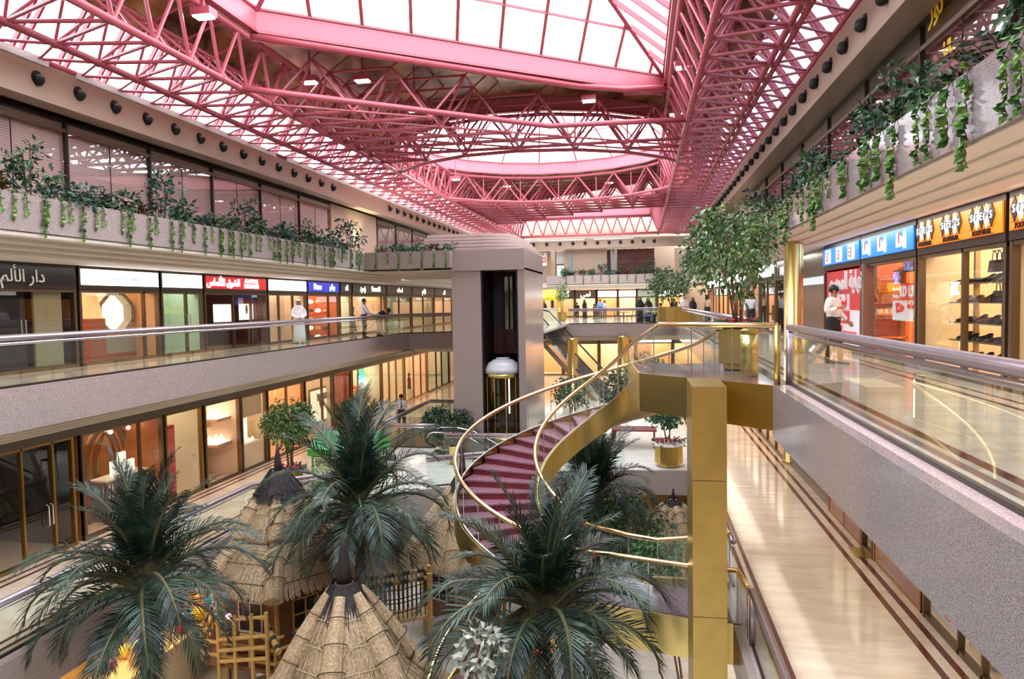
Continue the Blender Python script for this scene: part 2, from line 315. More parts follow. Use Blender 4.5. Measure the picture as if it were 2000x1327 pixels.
# ---- brass-clad columns of the galleries
for i, (x, y, z0, z1, r, lb) in enumerate([(3.98, 20.0, L2, 1.5, .24, 'brass clad round column on the upper gallery behind the man'), (5.3, 27, L1, L2 - 1.1, .26, 'brass clad round column on the lower gallery'),
        (-4.2, 44.5, L1, L2 - .8, .33, 'brass clad round column under the far gallery beside the lift tower'), (-1.15, 47.2, L1, L2 - .8, .36, 'brass clad round column under the far gallery behind the escalator foot')]):
    mb = MB().lathe([(r * 1.12, 0), (r * 1.12, .1), (r, .12), (r, z1 - z0 - .1), (r * 1.06, z1 - z0)], 28, (x, y, z0))
    struct('column_%d' % (i + 2), mb, BRASS, lb, smooth=True)
# ================================================================== THE ROOF: pink space frame, skylights, deck
from mathutils.geometry import tessellate_polygon
ZB, ZT, ZD = 5.6, 6.95, 7.55
CX = -4.4
S1 = [(-9.7, YB + .5), (.9, YB + .5), (.9, 25.6), (-9.7, 17.4)]
CIR = [(CX + 6.6 * cos(2 * pi * (k + .5) / 20), 33.1 + 6.6 * sin(2 * pi * (k + .5) / 20)) for k in range(20)]
S3 = [(.9, 43.5), (.9, 60), (-9.7, 60), (-9.7, 51.5)]
DECK = mat('gold_brown_ceiling_foil', (176, 138, 84), .22, .55, c2=(70, 50, 24), scale=.9, detail=5, lo=.38, hi=.62)
def inside(p, poly):
    c = False; n = len(poly)
    for i in range(n):
        (x1, y1), (x2, y2) = poly[i], poly[(i + 1) % n]
        if (y1 > p[1]) != (y2 > p[1]) and p[0] < (x2 - x1) * (p[1] - y1) / (y2 - y1) + x1: c = not c
    return c
def openp(p): return any(inside(p, q) for q in (S1, CIR, S3))
mb = MB()
outer = [(-11.3, YB), (2.5, YB), (2.5, 66), (-11.3, 66)]
loops = [[Vector((x, y, 0)) for x, y in q] for q in (outer, S1, CIR, S3)]
flat = [v for l in loops for v in l]
mb.add([(v.x, v.y, ZD) for v in flat], [tuple(t) for t in tessellate_polygon(loops)])
mb.add([(v.x, v.y, ZD + .12) for v in flat], [tuple(t) for t in tessellate_polygon(loops)])
mb.slabpoly([(-11.3, YB, ZD), (-11.3, 66, ZD), (-12.0, 66, 6.75), (-12.0, YB, 6.75)], (-.08, 0, .08))
mb.slabpoly([(2.5, YB, ZD), (2.5, 66, ZD), (3.2, 66, 6.75), (3.2, YB, 6.75)], (.08, 0, .08))
struct('ceiling_8', mb, DECK, 'gold brown foil ceiling deck above the pink roof frame')
# glazing strips along both walls
struct('window_1', MB().slabpoly([(-12.95, YB, 5.5), (-12.95, 66, 5.5), (-12.05, 66, 6.8), (-12.05, YB, 6.8)], (-.02, 0, .02)), GLASSK, 'sloping strip of roof glass along the window wall opposite')
struct('window_2', MB().slabpoly([(4.15, YB, 5.5), (4.15, 66, 5.5), (3.25, 66, 6.8), (3.25, YB, 6.8)], (.02, 0, .02)), GLASSD, 'sloping strip of dim roof glass above the shoe shop side')
_mbr = MB()
# -- bars: one unit tube, scaled
UNIT = MB().tube([(0, 0, 0), (0, 0, 1)], 1, 8).mesh('strut', PINK, smooth=False)
UNIT6 = MB().tube([(0, 0, 0), (0, 0, 1)], 1, 6).mesh('strut', PINK, smooth=False)
NODE = MB().ball((0, 0, 0), 1, 10, 6).mesh('node', PINK, smooth=True)
def bar_obj(name, a, b, r, root, me=None):
    a, b = Vector(a), Vector(b); d = b - a
    o = bpy.data.objects.new(name, me or UNIT); COL.objects.link(o); o.parent = root
    o.matrix_local = Matrix.Translation(a - WL[root.name]) @ d.to_track_quat('Z', 'Y').to_matrix().to_4x4() @ Matrix.Diagonal((r, r, d.length, 1)); return o
def truss(label, loc, chords, webs, nodes, r=.05):
    root = thing('roof_truss', loc, label, 'roof truss')
    for pts, rr in chords:
        part('chord', MB().tube(pts, rr, 10), PINK, root, smooth=True)
    eye = Vector((0, 0, 0)); webs = sorted(webs, key=lambda w: (Vector(w[0]) + Vector(w[1])).length / 2)
    vis = [w for w in webs if (Vector(w[0]) + Vector(w[1])).y / 2 > 9]; rest = [w for w in webs if w not in vis]
    for w in vis[:95]: bar_obj('strut', w[0], w[1], w[2] if len(w) > 2 else r, root, UNIT6)
    mb = MB()
    for w in vis[95:]: mb.tube([w[0], w[1]], w[2] if len(w) > 2 else r, 5, cap=False)
    if mb.v: part('strut', mb, PINK, root)['kind'] = 'stuff'
    if nodes:
        nv = sorted(nodes, key=lambda p: Vector(p).length); nv = [p for p in nv if p[1] > 9]
        for p in nv[:60]:
            o = bpy.data.objects.new('node', NODE); COL.objects.link(o); o.parent = root; o.location = Vector(p) - WL[root.name]; o.scale = (.1,) * 3
    return root
def side_truss(xw, xl, xb, xt, label):
    # wall beam, double edge chord, inner bottom chord, inner top chord
    ys = [6 + 1.2 * k for k in range(47)]; s = 1 if xb > xl else -1
    ch = [([(xl - .07, 4, 5.55), (xl - .07, 62, 5.55)], .075), ([(xl + .09, 4, 5.5), (xl + .09, 62, 5.5)], .06), ([(xb, 4, ZB), (xb, 62, ZB)], .085), ([(xt, 4, ZT), (xt, 62, ZT)], .085), ([(xw, 4, 5.48), (xw, 62, 5.48)], .06),
          ([(xl + s * .9, 4, 6.55), (xl + s * .9, 62, 6.55)], .05)]
    W = []; N = []
    for k, y in enumerate(ys[:-1]):
        y2 = y + .6; y3 = y + 1.2
        W += [((xw, y2, 5.48), (xl, y, 5.52), .035), ((xw, y2, 5.48), (xl, y3, 5.52), .035)]          # zigzag to the wall
        W += [((xl, y, 5.52), (xb, y2, ZB), .045), ((xl, y3, 5.52), (xb, y2, ZB), .045)]
        top = (xl + s * .9, y2, 6.55)
        for q in ((xl, y, 5.52), (xl, y3, 5.52), (xb, y, ZB), (xb, y3, ZB)): W.append((q, top, .035))
        W += [((xb, y2, ZB), (xt, y, ZT), .045), ((xb, y2, ZB), (xt, y3, ZT), .045)]
        W.append((top, (xt, y2, ZT), .035)); W.append((top, (xl - s * .25, y2, 6.75), .035))
        N += [(xb, y2, ZB), (xl, y, 5.52), top]
    return truss(label, (xl, 30, 5.5), ch, W, N)
side_truss(-12.8, -11.85, -10.0, -9.85, 'long pink tubular roof truss along the window wall opposite')
side_truss(4.02, 3.1, 1.5, 1.0, 'long pink tubular roof truss above the shoe shop side')
# rafters of the glazing strips, in pairs
for side, (xa, xb_, lb) in enumerate([(-12.95, -12.05, 'roof rafter frame over the glass strip on the window wall side'), (4.15, 3.25, 'roof rafter frame over the dim glass strip on the shoe shop side')]):
    root = thing('rafter_frame', ((xa + xb_) / 2, 30, 5.5), 'pink ' + lb, 'roof rafters'); mb = MB(); n = 0
    for k in range(46):
        for dy in (0, .22):
            y = 7.2 + 1.2 * k + dy; m1 = MB().beam((xa, y, 5.46), (xb_, y, 6.78), .06, .1)
            if y > 10 and n < 90: part('rafter', m1, PINK, root); n += 1
            else: mb.add(m1.v, m1.f)
    part('rafter', mb, PINK, root)['kind'] = 'stuff'
# -- lattice in the solid zones of the roof
def lattice(label, keep, ydom, extra_ch, extra_w, pitch=1.2):
    xs = [-10 + 1.917 * i for i in range(7)]; y0, y1 = ydom; W = []; N = []; ch = list(extra_ch)
    ny = int((y1 - y0) / pitch)
    ok = lambda x, y: keep((x, y))
    for j in range(ny + 1):
        y = y0 + pitch * j
        run = []
        for i, x in enumerate(xs):
            if ok(x, y): run.append((x, y, ZB)); N.append((x, y, ZB))
            if run and (i == 6 or not ok(x, y)):
                if len(run) > 1: ch.append(([run[0], run[-1]], .06))
                run = []
        for i in range(6):
            x = xs[i] + .958; t = (x, y + pitch / 2, ZT)
            if not ok(x, y + pitch / 2): continue
            for q in ((xs[i], y), (xs[i + 1], y), (xs[i], y + pitch), (xs[i + 1], y + pitch)):
                if ok(*q): W.append(((q[0], q[1], ZB), t, .04))
            if i < 5 and ok(x + 1.917, y + pitch / 2): W.append((t, (x + 1.917, y + pitch / 2, ZT), .04))
            if ok(x, y + pitch * 1.5): W.append((t, (x, y + pitch * 1.5, ZT), .035))
            W.append((t, (x + .5, y + pitch / 2 + .4, ZD), .025))
            if ok(xs[i], y) and ok(xs[i + 1], y + pitch): W.append(((xs[i], y, ZB), (xs[i + 1], y + pitch, ZB), .035))
    return truss(label, (CX, (y0 + y1) / 2, ZB), ch, W, N)
def off(poly, p, d):                     # true if p is outside poly by about d
    return not any(inside((p[0] + d * cos(a), p[1] + d * sin(a)), poly) for a in (0, pi / 2, pi, -pi / 2, pi / 4, 3 * pi / 4, -pi / 4, -3 * pi / 4))
dA, dB_ = Vector((-9.94, 17.1, ZB)), Vector((-2.8, 22.95, ZB))
diag = [tuple(dA.lerp(dB_, t / 6)) for t in range(7)] + [(-.7, 23.05, ZB), (1.5, 23.2, ZB)]
topd = [(-9.75, 17.3, ZT), (-1.9, 23.5, ZT), (-.5, 24.2, ZT), (.95, 24.4, ZT)]
webs = []
for k in range(6):
    a, b = Vector(diag[k]), Vector(diag[k + 1]); t = Vector((-9.75, 17.3, ZT)).lerp(Vector((-1.9, 23.5, ZT)), (k + .5) / 6)
    webs += [(a, t, .055), (b, t, .055), (t, t + Vector((-.62, .8, -1.1)), .05), (a, Vector(a) + Vector((-.7, 1.1, 1.3)), .045)]
for k in range(5):
    x = -2.4 + .85 * k; webs += [((x, 23, ZB), (x + .42, 24.3, ZT), .05), ((x + .85, 23, ZB), (x + .42, 24.3, ZT), .05)]
ringb = [(CX + 6.75 * cos(2 * pi * k / 20), 33.1 + 6.75 * sin(2 * pi * k / 20), ZB) for k in range(20)]
ringt = [(CX + 6.72 * cos(2 * pi * (k + .5) / 20), 33.1 + 6.72 * sin(2 * pi * (k + .5) / 20), ZT - .05) for k in range(20)]
lattice('pink space frame between the hipped skylight overhead and the round skylight', lambda p: off(S1, p, .5) and off(CIR, p, .3) and p[1] < 33 and p[1] > 16.8, (17.4, 33),
        [(diag, .085), (topd, .1), ([(-.5, 24.9, ZT + .1), (.95, 25.1, ZT + .1)], .1)], webs)
lattice('pink space frame beyond the round skylight', lambda p: off(CIR, p, .3) and off(S3, p, .3) and p[1] > 33, (33, 52), [], [])
webs = []
for k in range(20):
    a, t, b = Vector(ringb[k]), Vector(ringt[k]), Vector(ringb[(k + 1) % 20]); webs += [(a, t, .045), (b, t, .045), (a, a + Vector((0, 0, 1.25)), .03)]
truss('pink ring truss round the circular skylight', (CX, 33.1, ZB), [(ringb + ringb[:1], .07), (ringt + ringt[:1], .07)], webs, [])
# end truss with open V bars before the end wall glazing
webs = []; xs = [-10 + .96 * k for k in range(13)]
for k in range(12): webs += [((xs[k], 60.6, ZB), (xs[k] + .48, 60.2, ZT), .055), ((xs[k + 1], 60.6, ZB), (xs[k] + .48, 60.2, ZT), .055)]
truss('pink V braced truss in front of the end wall', (CX, 60.5, ZB), [([(-12.8, 60.6, ZB), (4, 60.6, ZB)], .1), ([(-10.2, 60.2, ZT), (2, 60.2, ZT)], .1)], webs, [])
# -- skylights: pink kerb panel, rafters, glass
def kerb(root, poly, z0, z1, close=True):
    n = len(poly)
    for i in range(n if close else n - 1):
        a, b = Vector((*poly[i], 0)), Vector((*poly[(i + 1) % n], 0)); d = (b - a).normalized(); nn = Vector((d.y, -d.x, 0)) * .05
        part('kerb_panel', MB().slabpoly([a + nn + Vector((0, 0, z0)), b + nn + Vector((0, 0, z0)), b + nn + Vector((0, 0, z1)), a + nn + Vector((0, 0, z1))], -2 * nn), PINKF, root)
        part('kerb_rib', MB().beam(a + Vector((0, 0, z0 + .02)), b + Vector((0, 0, z0 + .02)), .2, .07).beam(a + Vector((0, 0, z1)), b + Vector((0, 0, z1)), .2, .06), PINK, root)
def frame_thing(label, loc):
    return thing('skylight', loc, label, 'skylight')
KZ = ZD + .12
s = .8
A, B = Vector((-9.7, 17.4, KZ)), Vector((.9, 25.6, KZ)); R = Vector((CX, 14.4, KZ + 5.3 * s)); R0 = Vector((CX, YB, KZ + 5.3 * s))
root = frame_thing('hipped glass skylight overhead with pink rafters and square white panes', (CX, 15, ZD))
kerb(root, S1, ZT + .12, KZ)
def glass_face(root, pts, g=GLASSK): part('glass_pane', MB().slabpoly(pts, (0, 0, .02)), g, root)
def rafter(root, a, b, w=.1, h=.16): part('rafter', MB().beam(a, b, w, h), PINK, root)
glass_face(root, [A, B, R]); glass_face(root, [B, Vector((.9, YB, KZ)), R0, R]); glass_face(root, [A, R, R0, Vector((-9.7, YB, KZ))])
for p in (A, B): rafter(root, p, R, .14, .2)
rafter(root, R, R0, .14, .2)
def tri_hit(p, d, a, b):                  # where the plan ray p+d*t crosses segment ab
    e = b - a; den = d.x * e.y - d.y * e.x
    if abs(den) < 1e-6: return None
    w = a - p; t = (w.x * e.y - w.y * e.x) / den; u = (w.x * d.y - w.y * d.x) / den
    return t if t > 1e-3 and -.001 <= u <= 1.001 else None
dirv = Vector((.3, -.95, 0)); rise = s * (.3 * .61 + .95 * .79)
for k in range(1, 10):
    p = A.lerp(B, k / 9.5); t = min([x for x in (tri_hit(p, dirv, A, R), tri_hit(p, dirv, B, R)) if x], default=0)
    if t > .3: rafter(root, p, p + dirv * t + Vector((0, 0, rise * t)), .1, .12)
for q in (.2, .42, .64, .86): rafter(root, A.lerp(R, q), B.lerp(R, q), .05, .07)
for k in range(26):
    y = YB + .6 + 1.15 * k
    for x0, sg in ((.9, -1), (-9.7, 1)):
        p = Vector((x0, y, KZ)); ym = 25.6 if sg < 0 else 17.4
        if y > ym - .2: continue
        c = A if sg > 0 else B; t = 5.3
        if y > R.y: t = min(5.3, 5.3 * (ym - y) / (ym - R.y))
        rafter(root, p, p + Vector((sg * t, 0, s * t)), .1, .14)
root = frame_thing('round domed glass skylight with pink ring in the middle of the roof', (CX, 33.1, ZD))
kerb(root, CIR, ZT + .12, KZ)
dome = lambda r, a: Vector((CX + r * cos(a), 33.1 + r * sin(a), KZ + 2.6 * (1 - (r / 6.6) ** 2)))
gl = MB()
for j in range(4):
    for k in range(20):
        a0, a1 = 2 * pi * (k + .5) / 20, 2 * pi * (k + 1.5) / 20; r0, r1 = 6.6 * (1 - j / 4), 6.6 * (1 - (j + 1) / 4)
        gl.add([dome(r0, a0), dome(r0, a1), dome(r1, a1), dome(r1, a0)] if j < 3 else [dome(r0, a0), dome(r0, a1), dome(0, 0)], [(0, 1, 2, 3) if j < 3 else (0, 1, 2)])
part('glass_dome', gl, GLASSK, root)
for k in range(20):
    a0 = 2 * pi * (k + .5) / 20; part('dome_rib', MB().tube([dome(6.6 * (1 - j / 6), a0) for j in range(7)], .045, 6), PINK, root)
for j in (1, 2, 3):
    r0 = 6.6 * (1 - j / 4); part('dome_ring', MB().tube([dome(r0, 2 * pi * k / 20) for k in range(21)], .03, 6), PINK, root)
root = frame_thing('glass skylight over the end of the hall', (CX, 55, ZD))
kerb(root, S3, ZT + .12, KZ)
P3 = [Vector((*p, KZ)) for p in S3]; r3a, r3b = Vector((CX, 49, KZ + 2.6)), Vector((CX, 60, KZ + 2.6))
glass_face(root, [P3[0], P3[1], r3b, r3a]); glass_face(root, [P3[3], r3a, r3b, P3[2]]); glass_face(root, [P3[0], r3a, P3[3]]); glass_face(root, [P3[1], P3[2], r3b])
for k in range(10):
    y = 50 + 1.0 * k
    for x0, sg in ((.9, -1), (-9.7, 1)): rafter(root, Vector((x0, y + 1.5 if y + 1.5 < 60 else 60, KZ)), Vector((CX, y + 1 if y < 59 else 60, KZ + 2.6)), .08, .1)
for k in range(9): rafter(root, P3[1].lerp(P3[2], k / 8), P3[1].lerp(P3[2], k / 8) + Vector(((CX - P3[1].lerp(P3[2], k / 8).x) * .01, 0, .01 + 2.6 * (1 - abs(k / 4 - 1)))), .07, .07)
# clear end wall glazing under the far skylight
struct('window_3', MB().box(-10, 1.4, 61.4, 61.43, 5.5, 7.5), GLASSK, 'strip of clear glass in the end wall under the roof')
# floodlights hanging in the frame
FL = mat('white_hot_lamp', (255, 250, 255), .4, emit=14)
for i, (px, py, z, lb) in enumerate([(398, 35, 6.6, 'beside the window wall truss'), (605, 163, 6.6, 'behind the bend of the diagonal truss'), (708, 160, 6.7, 'in the shadow of the deck'), (1150, 199, 6.6, 'under the diagonal skylight kerb'), (810, 218, 6.3, 'low in the middle lattice'), (1320, 225, 6.5, 'where the diagonal truss meets the side truss'), (1335, 134, 6.5, 'high in the shoe side truss'), (990, 365, 6.6, 'beyond the round skylight'), (1190, 358, 6.6, 'in the far lattice near the shoe side'), (890, 352, 6.4, 'in the far lattice near the lift tower')]):
    p = onz(px, py, z); root = thing('floodlight', p, 'bright white roof floodlight ' + lb, 'floodlight', 'floodlights in the roof frame')
    part('housing', MB().box(p.x - .24, p.x + .24, p.y - .16, p.y + .16, p.z + .03, p.z + .2), PINK, root); part('lamp_face', MB().box(p.x - .2, p.x + .2, p.y - .13, p.y + .13, p.z, p.z + .03), FL, root)
    part('stem', MB().tube([(p.x, p.y, p.z + .2), (p.x, p.y, ZD - .03)], .03, 6), PINK, root)
# ================================================================== RAILINGS, STAIR, LIFT, ESCALATORS
def railing(label, base, group=None, h=1.02, pane=1.8, two=True, m1=RAILV, rr=.062, z_off=0, post_at=(), foot=True):
    base = [Vector(p) for p in base]; c = sum(base, Vector()) / len(base)
    root = thing('glass_railing', (c.x, c.y, base[0].z), label, 'railing', group)
    up = Vector((0, 0, 1))
    part('handrail', MB().tube([p + up * (h - rr) for p in base], rr, 12), m1, root, smooth=True)
    if two: part('rail_channel', MB().tube([p + up * (h - rr * 2 - .045) for p in base], .034, 8), STEEL, root, smooth=True)
    for a, b in zip(base[:-1], base[1:]):
        L = (b - a).length; n = max(1, round(L / pane)); d = (b - a).normalized(); t = Vector((d.y, -d.x, 0)) * .006
        for k in range(n):
            p, q = a + d * (L * k / n + .006), a + d * (L * (k + 1) / n - .006)
            part('glass_pane', MB().slabpoly([p + up * .03 - t, q + up * .03 - t, q + up * (h - rr * 2 - .03) - t, p + up * (h - rr * 2 - .03) - t], 2 * t), GLASSR, root)
        if foot: part('base_shoe', MB().beam(a + up * .025, b + up * .025, .05, .05), BRONZED, root)
    for i in post_at: p = base[i]; part('post', MB().tube([p, p + up * (h - rr)], .06, 12), m1, root, smooth=True)
    return root
railing('mauve topped glass railing right along the upper gallery in front of the shoe shop', [(2.45, YB + .2, L2), (2.45, 12.62, L2)], post_at=(1,))
railing('glass railing of the upper gallery from the spiral stair to the far cafe terrace', [(2.45, 17.2, L2), (2.45, 47.35, L2), (-4.7, 47.35, L2)], post_at=(0, 1))
railing('long glass railing of the upper gallery opposite with the shops behind', [(-11.85, YB + .2, L2), (-11.85, 34.9, L2), (-9.4, 36.25, L2), (-8.05, 36.25, L2)])
railing('glass railing of the lower walkway below the shoe shop', [(1.84, YB + .2, L1), (1.84, 12.55, L1)], post_at=(1,))
railing('glass railing of the lower walkway past the brass stair', [(1.84, 15.1, L1), (1.84, 25.2, L1)])
railing('glass railing of the lower gallery opposite bending onto the bridge floor', [(-10.88, YB + .2, L1), (-10.88, 18.4, L1), (-9.5, 19.6, L1), (-7.6, 21.3, L1)])
railing('short glass railing at the edge of the bridge floor by the green stall', [(-6.9, 22.2, L1), (-3, 24.55, L1), (-.6, 25.5, L1)])
railing('glass railing of the lower gallery where the guard stands', [(-10.86, 28.7, L1), (-10.86, 35.9, L1), (-8.1, 35.9, L1)])
railing('glass railing round the escalator well beside the green stall', [(-10.6, 28.45, L1), (-8.4, 28.45, L1)])
railing('glass railing along the long side of the escalator well', [(-7.5, 26.5, L1), (-1.3, 26.5, L1)])
# ---- brass spiral stair
HC, RI, RO, HK, HZ = (-1.34, 17.0), 1.19, 3.1, .90, -1.589
def hel(r, th, dz=0, c=HC): return Vector((c[0] + r * cos(th), c[1] + r * sin(th), HZ - HK * th + dz))
ST = thing('spiral_staircase', (HC[0], HC[1], L0), 'polished brass spiral staircase with plum steps and glass sides', 'staircase')
TH0, TH1 = -.12, 4.72
NT = 26
for k in range(NT):
    a0, a1 = lerp(TH0, TH1, k / NT), lerp(TH0, TH1, (k + 1) / NT); z = lerp(L2, L1, (k + 1) / NT)
    pts = arc(HC[0], HC[1], RI + .04, a0 - .01, a1 + .02, 3) + arc(HC[0], HC[1], RO - .04, a0 - .01, a1 + .02, 4)[::-1]
    t = part('tread', MB().prism(pts, z - .04, z), TREAD, ST)
    part('riser', MB().prism(arc(HC[0], HC[1], RI + .04, a0, a0 + .012, 1) + arc(HC[0], HC[1], RO - .04, a0, a0 + .012, 1)[::-1], z, z + .135), MAROON, t)
ths = [lerp(.5, 4.85, i / 60) for i in range(61)]; thb = [lerp(-.05, 4.85, i / 66) for i in range(67)]
A0, A0b = Vector((0, 14.6, L2)), Vector((.37, 14.3, L2 + .98))
def ribbon(P, depth, out, name, m, thick=.05, c=HC):
    mb = MB(); n = len(P); off_ = [Vector((p.x - c[0], p.y - c[1], 0)).normalized() * thick * out for p in P]
    T = [p for p in P]; T2 = [p + o for p, o in zip(P, off_)]; B1 = [p - Vector((0, 0, depth)) for p in P]; B2 = [p + o - Vector((0, 0, depth)) for p, o in zip(P, off_)]
    mb.strip(T, T2); mb.strip(T2, B2); mb.strip(B2, B1); mb.strip(B1, T)
    return part(name, mb, m, ST)
PA = [A0] + [hel(RI, t) for t in ths]; PB = [hel(RO, t) for t in thb]
ribbon(PA, .62, -1, 'inner_stringer', BRASS); ribbon(PB, .62, 1, 'outer_stringer', BRASS)
mb = MB(); thc = [lerp(-.1, 4.8, i / 60) for i in range(61)]; mb.strip([hel(RI, t, -.6) for t in thc], [hel(RO, t, -.6) for t in thc]); part('soffit', mb, BRASS, ST)
mb = MB().tube([p + Vector((0, 0, .015)) for p in PA], .03, 6).tube([p + Vector((0, 0, .015)) for p in PB], .03, 6); part('stringer_cap', mb, mat('pale_brushed_metal', (196, 190, 172), .3, 1), ST)
RA = [Vector((2.25, 12.6, L2 + 1.0)), A0b] + [hel(RI, t, .955) for t in ths]; RB = [Vector((2.3, 17.1, L2 + 1.0)), hel(RO, -.1, .97)] + [hel(RO, t, .955) for t in thb[1:]]
RAILB = mat('champagne_brass_rail', (232, 200, 146), .2, 1.0)
part('handrail', MB().tube(RA, .05, 10), RAILB, ST, smooth=True); part('handrail', MB().tube(RB, .05, 10), RAILB, ST, smooth=True)
part('rail_post', MB().tube([(2.25, 12.6, L2 - .05), (2.25, 12.6, L2 + 1.0)], .05, 12), BRASSR, ST, smooth=True)
def helpanes(r, ts, step, name='glass_pane'):
    for i in range(0, len(ts) - step, step):
        seg = ts[i:i + step + 1]; mb = MB(); mb.strip([hel(r, t, .03) for t in seg], [hel(r, t, .9) for t in seg]); part(name, mb, GLASSR, ST)
helpanes(RI, ths, 5); helpanes(RO, thb, 3)
for r, ts, step in ((RI, ths, 5), (RO, thb, 3)):
    for i in range(0, len(ts), step): part('baluster', MB().tube([hel(r, ts[i], 0), hel(r, ts[i], .93)], .011, 5), STEEL, ST)
for a, b in ((Vector((2.25, 12.6, L2)), A0 + Vector((.2, -.2, 0))), (A0 + Vector((.2, -.2, 0)), PA[1])):
    part('glass_pane', MB().slabpoly([a + Vector((0, 0, .04)), b + Vector((0, 0, .04)), b + Vector((0, 0, .9)), a + Vector((0, 0, .9))], (.006, .006, 0)), GLASSR, ST)
for q in (.33, .66, 1): p = Vector((2.25, 12.6, L2)).lerp(A0 + Vector((.25, -.2, 0)), q); part('baluster', MB().tube([p, p + Vector((0, 0, .95))], .011, 5), STEEL, ST)
land2 = [(2.3, 12.45), (0, 14.6), (-.16, 16.85), (1.75, 16.75), (2.3, 16.9)]
PLUM = mat('plum_granite_floor', (128, 100, 112), .12, scale=50, c2=(92, 64, 78), detail=3)
part('landing', MB().prism([(x, y) for x, y in land2], L2 - .12, L2 - .002), PLUM, ST)
def lfascia(pts, z, d, name='landing_fascia'):
    for a, b in zip(pts[:-1], pts[1:]):
        a, b = Vector((*a, 0)), Vector((*b, 0)); e = (b - a).normalized(); n = Vector((-e.y, e.x, 0)) * .05
        part(name, MB().slabpoly([a + Vector((0, 0, z - d)), b + Vector((0, 0, z - d)), b + Vector((0, 0, z)), a + Vector((0, 0, z))], n), BRASS, ST)
lfascia([(2.3, 12.42), (0, 14.57), (-.2, 16.9)], L2, .76); lfascia([(2.3, 16.95), (1.75, 16.8)], L2, .6)
part('landing_soffit', MB().prism(land2, L2 - .74, L2 - .70), BRASS, ST)
land1 = [(-1.42, 15.85), (-1.45, 14.1), (0, 13.75), (1.0, 13.5), (1.74, 13.4), (1.74, 15.0), (.2, 15.0)]
part('landing', MB().prism(land1, L1 - .12, L1 - .001), PLUM, ST); part('landing_soffit', MB().prism(land1, L1 - .74, L1 - .7), BRASS, ST)
lfascia([(1.74, 13.37), (1.0, 13.47), (0, 13.72), (-1.45, 14.07)], L1, .76); lfascia([(-1.4, 15.88), (.2, 15.03), (1.74, 15.03)], L1, .76)
part('landing_kerb', MB().slabpoly([(.2, 15.0, L1), (1.74, 15.0, L1), (1.74, 15.0, L1 + .16), (.2, 15.0, L1 + .16)], (0, .1, 0)), BRASS, ST)
for pts in ([hel(RO, 4.75, .955), Vector((-.6, 13.85, L1 + 1.02)), Vector((.1, 13.7, L1 + 1.0)), Vector((1.0, 13.52, L1 + .98)), Vector((1.7, 13.42, L1 + .98)), Vector((1.78, 12.7, L1 + .97))], [hel(RI, 4.8, .955), Vector((-.3, 15.2, L1 + .98)), Vector((.3, 14.95, L1 + .98)), Vector((1.1, 14.9, L1 + 1.1)), Vector((1.75, 14.95, L1 + 1.2))]):
    part('handrail', MB().tube(pts, .048, 10), RAILB, ST, smooth=True)
    for a, b in zip(pts[:-1], pts[1:]):
        part('glass_pane', MB().slabpoly([Vector((a.x, a.y, L1 + .03)), Vector((b.x, b.y, L1 + .03)), b - Vector((0, 0, .06)), a - Vector((0, 0, .06))], (.005, .005, 0)), GLASSR, ST)
        part('baluster', MB().tube([Vector((b.x, b.y, L1)), b], .011, 5), STEEL, ST)
pl = MB()
for z0, z1 in ((L0, -8.9), (-8.89, -5.31), (-5.3, -3.0), (-2.99, L2 + .02)): pl.box(ony(1352, 900, 12.1).x, ony(1420, 900, 12.1).x, 12.1, 13.48, z0, z1)
part('brass_pillar', pl, BRASSR, ST)
# lower flight curling down round the palm
H2C = (-1.45, 12.5)
for k in range(26):
    a0, a1 = pi / 2 + 3.1 * k / 26, pi / 2 + 3.1 * (k + 1) / 26; z = lerp(L1, L0, (k + 1) / 26)
    pts = arc(H2C[0], H2C[1], 1.0, a0, a1 + .02, 3) + arc(H2C[0], H2C[1], 2.4, a0, a1 + .02, 4)[::-1]
    t = part('tread', MB().prism(pts, z - .04, z), TREAD, ST)
    part('riser', MB().prism(arc(H2C[0], H2C[1], 1.0, a0, a0 + .012, 1) + arc(H2C[0], H2C[1], 2.4, a0, a0 + .012, 1)[::-1], z, z + .135), MAROON, t)
tl = [pi / 2 + 3.1 * i / 40 for i in range(41)]
h2 = lambda r, t, dz: Vector((H2C[0] + r * cos(t), H2C[1] + r * sin(t), lerp(L1, L0, (t - pi / 2) / 3.1) + dz))
for r, o in ((.96, -1), (2.44, 1)):
    ribbon([h2(r, t, .05) for t in tl], .5, o, 'lower_stringer', BRASS, c=H2C); part('handrail', MB().tube([h2(r, t, 1.0) for t in tl], .048, 10), RAILB, ST, smooth=True)
    for i in range(0, 40, 5):
        mb = MB(); mb.strip([h2(r, t, .06) for t in tl[i:i + 6]], [h2(r, t, .94) for t in tl[i:i + 6]]); part('glass_pane', mb, GLASSR, ST)
# ---- lift in its tower
EL = thing('lift_car', (-5.92, 30.4, L1), 'round glass and brass lift car with a domed top at the bottom of the tower', 'lift')
CL = (-5.92, 30.55); R_ = .76
cyl = lambda r, z0, z1, n=24: MB().lathe([(r, z0), (r, z1)], n, (*CL, 0))
part('base_ring', cyl(R_, L1 - .3, L1 + .35), BRASS, EL, smooth=True); part('car_glass', MB().lathe([(R_ - .02, L1 + .35), (R_ - .02, -3.2)], 24, (*CL, 0), cap=False), thin_glass('amber_pane', (.82, .72, .45)), EL)
part('top_ring', cyl(R_ + .03, -3.2, -3.0), BRASS, EL, smooth=True)
part('dome', MB().lathe([(R_ + .04, -3.0), (R_ + .02, -2.85), (R_ - .1, -2.6), (R_ - .34, -2.44), (.1, -2.38), (0.01, -2.375)], 24, (*CL, 0)), mat('frosted_dome', (206, 206, 214), .25, spec=.7), EL, smooth=True)
part('dome_disc', MB().lathe([(.3, -2.40), (.3, -2.36), (.01, -2.35)], 20, (*CL, 0)), mat('pale_disc', (228, 226, 246), .3), EL)
